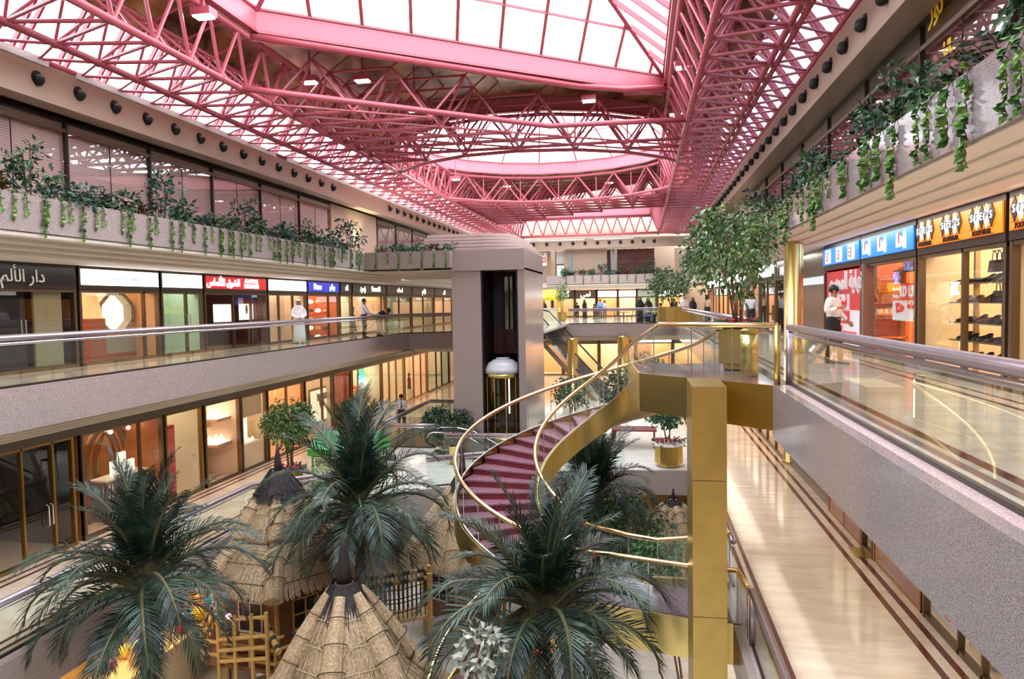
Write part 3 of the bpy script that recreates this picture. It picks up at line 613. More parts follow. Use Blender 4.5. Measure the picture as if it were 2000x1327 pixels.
for k in range(6): a = pi + pi * k / 5; part('mullion', MB().tube([(CL[0] + .77 * cos(a), CL[1] + .77 * sin(a), L1 + .3), (CL[0] + .77 * cos(a), CL[1] + .77 * sin(a), -3.1)], .02, 6), BRASS, EL)
part('light_tube', MB().tube([(-5.6, 30.2, -4.75), (-5.6, 30.2, -3.25)], .028, 8), mat('lamp_tube', (250, 248, 255), .4, emit=6), EL)
part('car_back', MB().box(-6.55, -5.3, 31.2, 31.25, L1 + .3, -3.2), mat('dark_lift_back', (44, 34, 26), .3), EL)
SH = thing('lift_shaft_doors', (-5.92, 32.4, L1), 'dark lift shaft with maroon panels and a tall glazed door in the tower', 'lift door')
MRN = mat('dark_maroon_panel', (70, 18, 30), .35); 
part('side_lining', MB().box(-6.71, -6.66, 30.05, 34.5, L0, 1.4), mat('shaft_lining', (34, 12, 18), .5), SH); part('side_lining', MB().box(-5.18, -5.13, 30.05, 34.5, L0, 1.4), mat('shaft_lining', (34, 12, 18), .5), SH)
part('maroon_panel', MB().box(-6.65, -5.19, 32.3, 32.4, -2.3, -1.2), MRN, SH); part('black_panel', MB().box(-6.65, -6.2, 32.28, 32.4, -1.2, 1.4), BLACK, SH); part('black_panel', MB().box(-6.65, -5.19, 34.3, 34.5, L0, -2.3), BLACK, SH)
part('door_frame', MB().box(-6.2, -6.14, 32.25, 32.4, -1.2, 1.4).box(-5.27, -5.19, 32.25, 32.4, -1.2, 1.4).box(-6.14, -5.27, 32.25, 32.4, 1.22, 1.4).box(-5.75, -5.7, 32.22, 32.4, -2.2, 1.3).box(-5.64, -5.6, 32.22, 32.4, -2.2, 1.3), BLACK, SH)
for x0, x1 in ((-6.14, -5.75), (-5.6, -5.27)): part('door_glass', MB().box(x0, x1, 32.34, 32.37, -1.2, 1.22), mat('grey_mirror_glass', (120, 122, 112), .04, .9), SH)
part('guide_rail', MB().tube([(-6.05, 31.6, L0), (-6.05, 31.6, 1.4)], .04, 8), BLACK, SH)
# ---- escalators
def escalator(label, T, Bt, W=.95, cut_top=1.1, cut_bot=1.1, steps=22):
    T, Bt = Vector(T), Vector(Bt); d = Vector((Bt.x - T.x, Bt.y - T.y, 0)).normalized(); n = Vector((d.y, -d.x, 0)); up = Vector((0, 0, 1))
    root = thing('escalator', (Bt.x, Bt.y, Bt.z), label, 'escalator')
    a, b = T + d * .0, Bt
    for k in range(steps):
        p = a.lerp(b, (k + .5) / steps); L = Vector((b.x - a.x, b.y - a.y, 0)).length / steps; h = abs(b.z - a.z) / steps
        part('step', MB().obox(p - up * .1, d * L * .52, n * W / 2, up * (h * .5 + .08)), mat('ribbed_step', (120, 118, 122), .35, .6), root)
    T0, B0 = T - d * cut_top, Bt + d * cut_bot
    line = [T0, T - d * .3, T + d * .35 - up * .12, b - d * .5 + up * .3, b + d * .2, B0]
    for sgn in (-1, 1):
        o = n * (W / 2 + .1) * sgn; q = n * .14
        mb = MB(); mb.strip([p + o - q + up * .06 for p in line], [p + o + q + up * .06 for p in line]); mb.strip([p + o + q + up * .06 for p in line], [p + o + q - up * .3 for p in line]); mb.strip([p + o - q + up * .06 for p in line], [p + o - q - up * .3 for p in line])
        part('skirt_deck', mb, CHROME, root)
        rail = [p + o + up * .98 for p in line]; e0, e1 = rail[0], rail[-1]
        loop = [e0 + up * -.62 + d * .05, e0 - d * .22 - up * .5, e0 - d * .3 - up * .28, e0 - d * .18 - up * .06] + rail + [e1 + d * .18 - up * .06, e1 + d * .3 - up * .28, e1 + d * .22 - up * .5, e1 - up * .62 - d * .05]
        part('handrail', MB().tube(loop, .045, 8), BLACK, root, smooth=True); part('rail_track', MB().tube([p - up * .055 for p in loop[2:-2]], .03, 6), CHROME, root)
        mb = MB(); mb.strip([p + o + up * .05 for p in line], [p + o + up * .93 for p in line]); part('balustrade_glass', mb, GLASSR, root)
    mb = MB(); mb.strip([p - n * (W / 2 + .24) - up * .25 for p in line], [p + n * (W / 2 + .24) - up * .25 for p in line]); mb.strip([p - n * (W / 2 + .22) - up * .28 for p in line], [p - n * (W / 2 + .22) - up * .75 for p in line]); mb.strip([p + n * (W / 2 + .22) - up * .28 for p in line], [p + n * (W / 2 + .22) - up * .75 for p in line])
    part('truss_cladding', mb, mat('escalator_cladding', (150, 140, 134), .35, .3), root)
    part('floor_plate', MB().obox(B0 - d * .4 + up * .01, d * .6, n * W / 2, up * .012), CHROME, root); part('floor_plate', MB().obox(T0 + d * .4 + up * .01, d * .6, n * W / 2, up * .012), CHROME, root)
    return root
escalator('chrome sided escalator running down from the cafe terrace to the bridge floor', (-6.6, 46.9, L2), (-1.75, 43.3, L1), cut_top=.6)
escalator('escalator with looped black handrails going down beside the green stall', (-7.1, 27.6, L1), (-.2, 27.6, L0), cut_top=1.0)
# ================================================================== SHOPS
_AR = {'ا': (0xFE8D, 2), 'أ': (0xFE83, 2), 'ب': (0xFE8F, 4), 'ة': (0xFE93, 2), 'ت': (0xFE95, 4), 'خ': (0xFEA5, 4), 'د': (0xFEA9, 2), 'ر': (0xFEAD, 2), 'ز': (0xFEAF, 2), 'س': (0xFEB1, 4), 'ش': (0xFEB5, 4), 'ص': (0xFEB9, 4), 'ط': (0xFEC1, 4), 'ع': (0xFEC9, 4),
       'ف': (0xFED1, 4), 'ق': (0xFED5, 4), 'ك': (0xFED9, 4), 'ل': (0xFEDD, 4), 'م': (0xFEE1, 4), 'ن': (0xFEE5, 4), 'ه': (0xFEE9, 4), 'و': (0xFEED, 2), 'ي': (0xFEF1, 4), 'ؤ': (0xFE85, 2), 'إ': (0xFE87, 2), 'ى': (0xFEEF, 2)}
def ar(s):                                # joined letter forms, in drawing order
    out = []
    for i, c in enumerate(s):
        if c not in _AR: out.append(c); continue
        b, n = _AR[c]; prev = i > 0 and s[i - 1] in _AR and _AR[s[i - 1]][1] == 4; nxt = n == 4 and i + 1 < len(s) and s[i + 1] in _AR
        out.append(chr(b + (3 if prev and nxt else 1 if prev else 2 if nxt else 0)))
    return ''.join(out)[::-1]
LW = mat('lit_white_lettering', (255, 255, 255), .4, emit=1.5); LITW = mat('lit_white_sign_face', (250, 253, 255), .4, emit=2.2)
def lit(name, c, e): return mat(name, c, .35, emit=e)
REDP = lit('lit_red_sign_face', (206, 24, 36), .7); BLUES = lit('lit_blue_sign_face', (20, 40, 190), .9); BLACKS = mat('black_sign_face', (12, 14, 24), .25); BROWNS = mat('brown_sign_face', (84, 70, 58), .35)
WARM, AMB, COOL = (1, .84, .64), (1, .74, .48), (1, .96, .9)
class Side:                               # a shop wall: plane X, the way out of the shop, storey floor
    def __init__(s, x, out, fl): s.x, s.o, s.fl = x, out, fl
    def X(s, d): return s.x - s.o * d     # d metres behind the front
    def box(s, mb, d0, d1, y0, y1, z0, z1):
        a, b = sorted((s.X(d0), s.X(d1))); return mb.box(a, b, y0, y1, z0, z1)
    def R(s): return Vector((0, -s.o if False else (1 if s.o > 0 else -1), 0)) if False else Vector((0, 1 if s.o > 0 else -1, 0))
# writing that faces +X runs towards +Y; writing that faces -X runs towards -Y
def sign_text(par, S_, txt, y, z, size, m, d=-.03, sx=1.0, name='lettering', bold=0, depth=.012):
    return part(name, text_mb(txt, size, (S_.X(d), y, z), S_.R(), (0, 0, 1), depth, sx=sx, bold=bold), m, par)
def shop(S_, y0, y1, label, interior, power, lc, top, depth=3.2, head=None, sign=None, face=None, mull=(), frame=BRONZE, glass=True, door=None, floor=None, plinth=0, zf=None):
    """head: top of the glass; sign: (z0, z1) sign band; mull: places of uprights"""
    f = S_.fl; root = thing('storefront', (S_.X(0), (y0 + y1) / 2, f), label, 'shop front')
    rm = MB(); S_.box(rm, depth, depth + .1, y0, y1, f, top); S_.box(rm, .02, depth, y0, y0 + .06, f, top); S_.box(rm, .02, depth, y1 - .06, y1, f, top); S_.box(rm, .02, depth, y0, y1, top - .02, top + .04)
    part('back_room', rm, interior, root)
    fl = MB(); S_.box(fl, .02, depth, y0 + .06, y1 - .06, f, f + .012); part('shop_floor', fl, floor or mat('beige_shop_floor', (206, 178, 146), .2), root)
    if power:
        a = lamp('shop_light', (S_.X(depth * .5), (y0 + y1) / 2, top - .06), depth * .7, (y1 - y0) * .8, power * .5, lc)
        a.parent = root; a.location = Vector(a.location) - WL[root.name]
    hd = head or top
    fr = MB()
    for y in (y0 + .04, y1 - .04): S_.box(fr, -.04, .08, y - .04, y + .04, f, hd)
    S_.box(fr, -.03, .08, y0, y1, hd - .06, hd); S_.box(fr, -.03, .08, y0, y1, f, f + .09 if not plinth else f + .06)
    part('front_frame', fr, frame, root)
    for y in mull: m1 = MB(); S_.box(m1, -.03, .07, y - .03, y + .03, f, hd); part('mullion', m1, frame, root)
    if plinth: m1 = MB(); S_.box(m1, -.02, .1, y0, y1, f + .06, f + plinth); part('plinth', m1, mat('rosy_marble_plinth', (190, 140, 118), .2, var=.2, scale=2), root); m1 = MB(); S_.box(m1, -.03, .1, y0, y1, f + plinth, f + plinth + .08); part('timber_sill', m1, mat('golden_timber', (176, 118, 52), .35), root)
    if glass:
        ys = [y0 + .08] + sorted(mull) + [y1 - .08]
        for a, b in zip(ys[:-1], ys[1:]):
            g = MB(); g.add([(S_.X(.02), a + .01, f + .09), (S_.X(.02), b - .01, f + .09), (S_.X(.02), b - .01, hd - .06), (S_.X(.02), a + .01, hd - .06)], [(0, 1, 2, 3)]); part('shop_pane', g, GLASSS, root)
    if door:
        for y in (door - .06, door + .06): part('pull_handle', MB().tube([(S_.X(-.02), y, f + .75), (S_.X(-.09), y, f + .78), (S_.X(-.09), y, f + 1.25), (S_.X(-.02), y, f + 1.28)], .014, 6), CHROME, root)
    if sign:
        z0, z1 = sign; m1 = MB(); S_.box(m1, -.05, .3, y0, y1, z0 - .14, z1 + .1); part('sign_housing', m1, BRONZED, root)
        fc = MB(); S_.box(fc, -.075, -.05, y0 + .06, y1 - .06, z0, z1); part('sign_face', fc, face or BLACKS, root)
    return root
# ---------------- upper gallery opposite
SL = Side(-14.4, 1, L2); sz = (.68, 1.1); TL = 1.16; HL = .54
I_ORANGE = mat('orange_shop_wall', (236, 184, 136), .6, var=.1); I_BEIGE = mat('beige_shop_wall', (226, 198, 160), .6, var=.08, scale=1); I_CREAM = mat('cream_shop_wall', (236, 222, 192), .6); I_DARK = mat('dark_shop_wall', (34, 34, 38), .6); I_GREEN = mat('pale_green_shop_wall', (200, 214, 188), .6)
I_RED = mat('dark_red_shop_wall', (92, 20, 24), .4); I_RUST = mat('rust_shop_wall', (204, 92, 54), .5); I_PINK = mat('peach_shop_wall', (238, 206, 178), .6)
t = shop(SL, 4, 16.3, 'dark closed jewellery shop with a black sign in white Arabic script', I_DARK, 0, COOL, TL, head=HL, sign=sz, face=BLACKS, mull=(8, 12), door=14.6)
sign_text(t, SL, ar('دار الألمـ'), 14.6, .84, .42, WHITEP, d=-.085); m1 = MB(); SL.box(m1, -.09, -.08, 6, 13.4, .74, .86); part('lettering', m1, WHITEP, t)
m1 = MB(); SL.box(m1, .1, .16, 15.1, 15.95, L2 + .1, HL - .06); part('door_panel', m1, mat('olive_grey_door', (150, 142, 110), .35), t)
m1 = MB(); SL.box(m1, .25, .3, 4.1, 15.0, L2 + .1, HL - .08); part('drape', m1, mat('charcoal_drape', (42, 40, 46), .8, var=.3, scale=3), t)
t = shop(SL, 16.4, 19.55, 'watch shop glowing orange under a blank white lit sign', I_ORANGE, 170, AMB, TL, head=HL, sign=sz, face=LITW, mull=(18.9,))
sign_text(t, SL, ar('مجوهرات النخبة'), 18.2, .88, .15, mat('faint_sign_ink', (176, 196, 214), .4), d=-.08, sx=1.3)
t = shop(SL, 19.65, 21.75, 'pale green shuttered shop with paper notices on its glass', I_GREEN, 60, (.9, 1, .85), TL, head=HL, sign=sz, face=LITW, mull=(20.9,), depth=1.2, door=20.9)
t = shop(SL, 21.85, 25.9, 'dark red diamond shop with a red sign in Arabic and English', I_RED, 25, WARM, TL, head=HL, sign=sz, face=REDP, mull=(23.6, 24.8))
sign_text(t, SL, ar('الشرق للألماس'), 22.95, .89, .34, LW, d=-.085, bold=.012); sign_text(t, SL, 'AL-SHARQ', 24.75, .98, .19, LW, d=-.085, bold=.012); sign_text(t, SL, 'DIAMONDS', 24.75, .79, .19, LW, d=-.085, bold=.012)
t = shop(SL, 26.0, 29.3, 'beige panelled shop under a plain white lit sign beside the man in the white robe', I_PINK, 110, WARM, TL, head=HL, sign=sz, face=LITW, depth=1.0, mull=(26.9, 28.1))
t = shop(SL, 29.4, 32.75, 'orange lit gift shop under a blue sign reading Piano', I_RUST, 190, WARM, TL, head=HL, sign=sz, face=BLUES, mull=(31.6,))
sign_text(t, SL, 'Piano', 30.35, .89, .36, LW, d=-.085, bold=.014); sign_text(t, SL, ar('بيانو'), 31.9, .9, .34, LW, d=-.085, bold=.014)
t = shop(SL, 32.85, 34.25, 'narrow bright shop under a black sign reading all', I_CREAM, 130, COOL, TL, head=HL, sign=sz); sign_text(t, SL, 'all', 33.6, .9, .4, LW, d=-.085)
t = shop(SL, 34.35, 39.2, 'warm beige dress shop under a black sign reading Emerald', I_PINK, 200, WARM, TL, head=HL, sign=sz, mull=(38.6,))
sign_text(t, SL, ar('زمرد'), 35.7, .9, .44, LW, d=-.085, bold=.014); sign_text(t, SL, 'Emerald', 37.6, .9, .4, LW, d=-.085, bold=.01)
for y0, y1, lb, im, pw, tx, s_ in [(39.3, 43.9, 'grey glass fronted shop with small white letters over it, second past the dress shop', I_GREEN, 60, ar('لمسات'), .34), (44, 49, 'pale shop with a white Arabic word on its brown header', I_CREAM, 110, ar('نواعم'), .4), (49.1, 54, 'warm shop half hidden by the lift tower', I_PINK, 130, ar('ليلى'), .34), (54.1, 61.5, 'last shop of the upper gallery behind the lift tower', I_ORANGE, 150, ar('روز'), .34)]:
    t = shop(SL, y0, y1, lb, im, pw, WARM, TL, head=HL, sign=sz, face=BROWNS, mull=((y0 + y1) / 2,)); sign_text(t, SL, tx, (y0 + y1) / 2, .9, s_, LW, d=-.085, bold=.012)
# ---------------- lower gallery opposite
SD = Side(-14.2, 1, L1); TD = L2 - 1.17; HD = -3.17
GOLDF = mat('gold_anodised_frame', (150, 116, 62), .3, .85)
def hdr(y0, y1): return None
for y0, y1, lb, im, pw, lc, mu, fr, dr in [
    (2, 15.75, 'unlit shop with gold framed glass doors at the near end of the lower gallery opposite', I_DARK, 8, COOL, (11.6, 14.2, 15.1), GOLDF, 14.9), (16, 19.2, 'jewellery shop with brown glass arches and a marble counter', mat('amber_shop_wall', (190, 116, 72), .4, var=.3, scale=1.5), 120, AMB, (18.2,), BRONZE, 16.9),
    (19.3, 21.15, 'cream closed shopfront with a red extinguisher inside its glass', I_CREAM, 70, WARM, (), GOLDF, 20.6), (21.3, 23.4, 'jewellery window with white cushions on two glowing shelves', I_PINK, 150, WARM, (), BRONZE, None),
    (23.5, 25.25, 'beige stone shopfront with a small lit window box', I_BEIGE, 90, WARM, (), BRONZE, None), (25.35, 28.35, 'golden lit jewellery shop behind the round clipped tree', I_ORANGE, 200, AMB, (26.9,), BRONZE, None),
    (28.5, 31.3, 'shop with a red heart poster in a lit frame', I_BEIGE, 120, WARM, (30.2,), BRONZE, None), (31.4, 33.5, 'shopfront panelled in rust red stone', I_RUST, 40, AMB, (), BRONZE, None),
    (33.6, 37.7, 'crowded gift shop with turquoise lit boards', I_CREAM, 260, WARM, (), BRONZE, None), (37.8, 41.6, 'cream glass shop with pale blinds behind the guard', I_CREAM, 170, WARM, (39, 40.2), GOLDF, None),
    (41.7, 46.3, 'peach shop with a dark figurine and plants in its window', I_PINK, 220, WARM, (43.5, 45), GOLDF, None), (46.4, 52, 'pale green glass shop with a green sign hanging inside', I_GREEN, 120, WARM, (48.6, 50), BRONZED, None), (52.1, 60, 'last shop of the lower gallery beside the lift tower', I_PINK, 200, WARM, (55,), GOLDF, None)]:
    shop(SD, y0, y1, lb, im, pw, lc, TD, head=HD, mull=mu, frame=fr, door=dr)
struct('wall_lintel', MB().box(-14.24, -14.14, YB, 60, HD, TD), mat('dark_lintel', (62, 52, 44), .5))
# ---------------- upper gallery on the viewer's side
SR = Side(5.4, -1, L2); rz_ = (.93, 1.40); TR = 1.5; HR = .78
ORG = lit('lit_orange_sign_face', (250, 120, 14), 1.1); SKY = lit('lit_sky_blue_sign_face', (24, 120, 222), .95); BLK = mat('sign_black_ink', (14, 12, 14), .4); INKR = mat('sign_red_ink', (206, 24, 44), .4, emit=.35); INKB = mat('sign_black_blue_ink', (18, 24, 50), .4)
t = shop(SR, 7.0, 11.75, 'second shop window under an orange sign at the picture edge', I_BEIGE, 150, WARM, TR, head=HR, sign=rz_, face=ORG, mull=(9.5,))
def steps(t, yc, s_=1.0):
    for k, ch in enumerate('STEPS'):
        y = yc - (k - 2) * .165 * s_; h = .19 * s_; w = .115 * s_; zz = 1.23
        m1 = MB(); m1.slabpoly([(SR.X(-.078), y, zz + h), (SR.X(-.078), y - w, zz), (SR.X(-.078), y, zz - h), (SR.X(-.078), y + w, zz)], (-.012, 0, 0)); part('diamond', m1, BLK if k % 2 == 0 else LW, t)
        sign_text(t, SR, ch, y, zz, .17 * s_, LW if k % 2 == 0 else BLK, d=-.095, depth=.004)
    sign_text(t, SR, 'FOOTWEAR', yc, .985, .115 * s_, BLK, d=-.08, sx=.98)
    for zz in (1.05, .945): m1 = MB(); SR.box(m1, -.085, -.078, yc - .42 * s_, yc + .42 * s_, zz - .004, zz + .004); part('rule', m1, BLK, t)
steps(t, 11.2); steps(t, 9.6)
t = shop(SR, 11.85, 15.3, 'shoe shop under an orange sign with black and white diamonds', mat('cream_shoe_shop_wall', (240, 214, 168), .6), 240, WARM, TR, head=HR, sign=rz_, face=ORG, mull=(13.35,))
for y in (14.85, 13.7, 12.55): steps(t, y)
t = shop(SR, 15.4, 18.95, 'clothes shop glowing orange under a blue sign with white Arabic words', mat('bright_orange_wall', (244, 130, 66), .5), 240, AMB, TR, head=HR, sign=rz_, face=SKY, mull=())
for k, y in enumerate((18.45, 17.35, 16.15)):
    m1 = MB(); SR.box(m1, -.095, -.078, y - .22, y + .22, 1.03, 1.14); SR.box(m1, -.095, -.078, y + .1, y + .22, 1.03, 1.32); SR.box(m1, -.095, -.078, y - .3, y - .2, .98, 1.34); part('sign_mark', m1, LW, t)
    m1 = MB(); SR.box(m1, -.1, -.095, y + .02, y + .1, 1.1, 1.33); part('red_mark', m1, INKR, t); sign_text(t, SR, ar('بيدا'), y, 1.2, .3, LW, d=-.08, bold=.02)
t = shop(SR, 19.0, 22.65, 'red poster bay under the blue sign with three white emblems', mat('bright_orange_wall', (244, 130, 66), .5), 60, AMB, TR, head=HR, sign=rz_, face=SKY, glass=False)
for y in (22.0, 20.85, 19.7):
    m1 = MB(); SR.box(m1, -.09, -.078, y - .27, y + .27, .97, 1.36); part('sign_mark', m1, LW, t); m1 = MB(); SR.box(m1, -.1, -.09, y - .07, y + .0, 1.0, 1.3); part('red_mark', m1, INKR, t)
    m1 = MB()
    for q in range(3): SR.box(m1, -.1, -.09, y + .1, y + .18, 1.04 + q * .1, 1.09 + q * .1)
    part('dark_mark', m1, INKB, t)
# posters on this shop
def poster(S_, y0, y1, z0, z1, label, m, d=-.02, group=None):
    m1 = MB(); S_.box(m1, d, d + .012, y0, y1, z0, z1); root = thing('poster', (S_.X(d), (y0 + y1) / 2, z0), label, 'poster', group); part('sheet', m1, m, root); return root
RP = mat('red_poster_paper', (222, 40, 58), .35, emit=.12); WP = mat('white_poster_paper', (238, 240, 248), .35, emit=.1)
t = poster(SR, 18.75, 22.3, L2 + .1, .8, 'tall red and white sale poster in Arabic behind the man in the white shirt', WP)
m1 = MB(); SR.box(m1, -.03, -.021, 18.75, 22.3, -.33, .8); part('red_panel', m1, RP, t); m1 = MB(); SR.box(m1, -.038, -.03, 20.0, 22.0, -.32, .08); part('white_panel', m1, WP, t)
m1 = MB(); SR.box(m1, -.03, -.021, 20.0, 22.0, -.7, -.36); part('red_panel', m1, RP, t)
sign_text(t, SR, ar('نهاية الموسم'), 20.4, .42, .62, WP, d=-.045, sx=1.0, bold=.02); sign_text(t, SR, ar('أسعار خيالية'), 21.0, -.12, .3, INKR, d=-.05, sx=1.1); sign_text(t, SR, ar('خصومات'), 21.0, -.53, .3, WP, d=-.045, sx=1.2)
sign_text(t, SR, 'Of Season', 20.5, -1.0, .6, INKR, d=-.045, sx=.95, bold=.012)
t = poster(SR, 15.3, 17.0, -.52, .27, 'red and white price poster reading KD 1.950 inside the clothes shop window', WP, d=.05)
m1 = MB(); SR.box(m1, .04, .049, 15.3, 17.0, -.09, .27); part('red_panel', m1, RP, t)
sign_text(t, SR, 'KD 1.950', 15.95, .09, .3, WP, d=.035, sx=.92, bold=.012); sign_text(t, SR, 'Any Item', 16.72, .16, .115, WP, d=.035); sign_text(t, SR, 'Starting', 16.72, .0, .115, WP, d=.035)
sign_text(t, SR, '١,٩٥٠', 16.5, -.24, .26, INKR, d=.035, bold=.01); sign_text(t, SR, ar('أي قطعة'), 15.72, -.2, .2, INKR, d=.035); sign_text(t, SR, ar('دينار'), 15.6, -.43, .12, INKR, d=.035)
struct('wall_shops', MB().box(5.5, 5.7, 22.75, 26.8, L2, 1.52).box(5.3, 5.6, 18.55, 18.75, L2, .8), mat('brown_granite_wall', (140, 116, 102), .2, scale=40, c2=(92, 74, 66), detail=4))
m1 = MB().box(5.46, 5.49, 23.0, 26.2, .42, .66); solo('wall_light', m1, lit('pale_lit_strip', (206, 222, 228), .8), 'pale lit strip across the brown granite wall behind the brass column', 'wall light')
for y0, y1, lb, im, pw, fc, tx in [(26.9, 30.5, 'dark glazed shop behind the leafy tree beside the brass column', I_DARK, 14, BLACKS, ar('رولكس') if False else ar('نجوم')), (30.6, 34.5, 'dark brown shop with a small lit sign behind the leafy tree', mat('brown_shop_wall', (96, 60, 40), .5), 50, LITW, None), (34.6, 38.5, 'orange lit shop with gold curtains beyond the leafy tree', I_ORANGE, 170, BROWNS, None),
        (38.6, 42.5, 'peach shop under a white lit sign near the far corner', I_PINK, 170, LITW, None), (42.6, 46.8, 'second white signed shop near the far corner', I_PINK, 170, LITW, None), (46.9, 52, 'orange shop beside the far cafe terrace', I_ORANGE, 190, LITW, None), (52.1, 60, 'last orange shop in the far corner', I_ORANGE, 220, LITW, None)]:
    t = shop(SR, y0, y1, lb, im, pw, AMB, TR, head=HR, sign=rz_, face=fc, mull=((y0 + y1) / 2,))
    if tx: sign_text(t, SR, tx, (y0 + y1) / 2, 1.16, .4, LW, d=-.085)
# ---------------- lower gallery on the viewer's side
SE = Side(5.15, -1, L1); TE = L2 - 1.13
GT = mat('golden_timber', (176, 118, 52), .35)
shop(SE, 18.0, 21.0, 'timber framed shop window with a rosy marble plinth on the lower walkway', I_CREAM, 90, COOL, TE, mull=(19.5,), frame=GT, plinth=.5)
shop(SE, 14.3, 17.1, 'second timber framed shop window with a marble plinth nearer the corner glass', I_CREAM, 90, COOL, TE, mull=(), frame=GT, plinth=.5)
t = shop(SE, 17.15, 17.95, 'narrow bronze framed shop door between two marble plinths', I_CREAM, 20, WARM, TE, mull=(), frame=BRONZE); m1 = MB(); SE.box(m1, -.35, -.02, 17.2, 17.9, L1 + .005, L1 + .02); part('door_mat', m1, BRASSR, t)
shop(SE, 10.4, 14.2, 'all glass shopfront with blue and white posters inside on the lower walkway', I_CREAM, 120, COOL, TE, mull=(12.7, 11.85), frame=BRONZE)
shop(SE, 4, 10.3, 'glass shopfront at the near end of the lower walkway', I_CREAM, 80, COOL, TE, mull=(7,), frame=BRONZE)
t = poster(SE, 12.75, 14.1, L1 + .15, L1 + 1.7, 'white poster with a blue word and a red swoosh in the lower shop window', WP, d=.1); sign_text(t, SE, 'denim', 13.4, L1 + .55, .34, mat('navy_ink', (40, 60, 150), .4), d=.085)
part('red_swoosh', MB().tube([(SE.X(.08), 13.95 - 1.1 * k / 8, L1 + .62 - .34 * sin(pi * k / 8)) for k in range(9)], .012, 5), INKR, t)
m1 = MB(); SE.box(m1, .09, .099, 12.75, 14.1, L1 + .95, L1 + 1.15); part('blue_band', m1, mat('soft_blue_band', (120, 136, 206), .4), t)
t = poster(SE, 11.95, 12.65, L1 + .2, L1 + 1.3, 'pale notice with lines of print in the lower shop window', mat('cream_notice_paper', (240, 232, 206), .4), d=.12)
for k in range(5): m1 = MB(); SE.box(m1, .11, .119, 12.05, 12.55, L1 + .4 + k * .14, L1 + .43 + k * .14); part('print_line', m1, mat('grey_print', (120, 124, 140), .5), t)
struct('wall_stone', MB().box(5.2, 5.4, 21.1, 27, L1, TE), mat('brown_granite_wall', (140, 116, 102), .2))
for y0, y1, lb, pw in [(27.2, 33, 'warm lit shop on the lower storey past the brass column', 220), (33.1, 40, 'warm lit shop on the lower storey with rows of shelves', 320), (40.1, 47, 'warm lit shop on the lower storey under the far gallery', 320), (47.1, 56, 'deepest warm lit shop on the lower storey', 320)]:
    shop(SE, y0, y1, lb, I_PINK, pw, WARM, TE, mull=(lerp(y0, y1, .33), lerp(y0, y1, .66)))
# ---------------- far ends
class SideY(Side):
    def box(s, mb, d0, d1, y0, y1, z0, z1): return mb.box(y0, y1, s.x + d0, s.x + d1, z0, z1)
def far_shop(x0, x1, y, f, top, label, im, pw, lc, face=None, tx=None, sign=None, head=None, depth=3):
    root = thing('storefront', ((x0 + x1) / 2, y, f), label, 'shop front')
    part('back_room', MB().box(x0, x1, y + depth, y + depth + .1, f, top).box(x0, x0 + .06, y + .02, y + depth, f, top).box(x1 - .06, x1, y + .02, y + depth, f, top).box(x0, x1, y + .02, y + depth, top - .02, top + .02), im, root)
    part('front_frame', MB().box(x0, x0 + .12, y - .05, y + .06, f, top).box(x1 - .12, x1, y - .05, y + .06, f, top).box(x0, x1, y - .04, y + .06, f, f + .12), BRONZE, root)
    if pw: a = lamp('shop_light', ((x0 + x1) / 2, y + depth / 2, top - .06), (x1 - x0) * .8, depth * .7, pw * .5, lc); a.parent = root; a.location = Vector(a.location) - WL[root.name]
    if sign:
        part('sign_housing', MB().box(x0, x1, y - .06, y + .3, sign[0] - .1, sign[1] + .1), BRONZED, root); part('sign_face', MB().box(x0 + .08, x1 - .08, y - .085, y - .06, *sign), face or BLACKS, root)
        if tx: part('lettering', text_mb(tx, .62, ((x0 + x1) / 2, y - .1, (sign[0] + sign[1]) / 2), (1, 0, 0), (0, 0, 1), .012, bold=.02), LW, root)
    return root
fx = lambda px: ony(px, 560, 69).x
for a, b, lb, im, pw, fc, tx in [(1010, 1078, 'far shop with white Arabic letters behind the yellow stall', I_PINK, 220, BROWNS, ar('لؤلؤ')), (1079, 1122, 'far dark framed shop behind the small round tree', I_BEIGE, 150, BROWNS, ar('أناقة')), (1123, 1164, 'far shop with white Arabic letters and figures in black before it', I_PINK, 220, BROWNS, ar('جمال') if False else ar('لمى')),
        (1166, 1206, 'far shop under the first plain white lit sign', I_ORANGE, 220, LITW, None), (1207, 1243, 'far shop under the second plain white lit sign', I_PINK, 260, LITW, None), (1244, 1282, 'far grey glazed shop behind the women in black', I_GREEN, 90, mat('grey_sign_face', (160, 166, 166), .4, emit=.3), None), (1284, 1335, 'far orange shop behind the bushy terrace tree', I_ORANGE, 240, LITW, None)]:
    far_shop(fx(a), fx(b), 69, L2, 1.15, lb, im, pw, WARM, fc, tx, (.42, 1.0))
for k in range(6):
    x0 = -12 + 2.9 * k
    far_shop(x0, x0 + 2.85, 58, L1, L2 - 1.16, 'warm lit shop at the back of the lower storey, ' + nth(k + 1) + ' along', [I_PINK, I_ORANGE, I_BEIGE][k % 3], 330, WARM, sign=(-3.3, -2.85), face=[BROWNS, LITW, BROWNS][k % 3])
# light slots in the gallery ceilings
for i, (x, y, z, sx, sy, p, c) in enumerate([(4.95, 12, 1.5, .5, 20, 260, COOL), (4.95, 36, 1.5, .5, 20, 260, COOL), (-13.3, 22, 1.16, .4, 26, 260, COOL), (-13.3, 48, 1.28, .4, 20, 200, COOL), (4.2, 14, L2 - 1.15, .8, 24, 420, WARM), (4.2, 36, L2 - 1.15, .8, 16, 300, WARM), (-13.2, 18, L2 - 1.19, .5, 26, 460, WARM), (-13.2, 45, L2 - 1.19, .5, 24, 420, WARM), (-3, 54, L2 - 1.2, 10, 5, 900, WARM), (-3, 66, 1.1, 12, 3, 500, WARM)]):
    lamp('gallery_ceiling_light', (x, y, z), sx, sy, p * (.3 if z < -2 else .6), c)
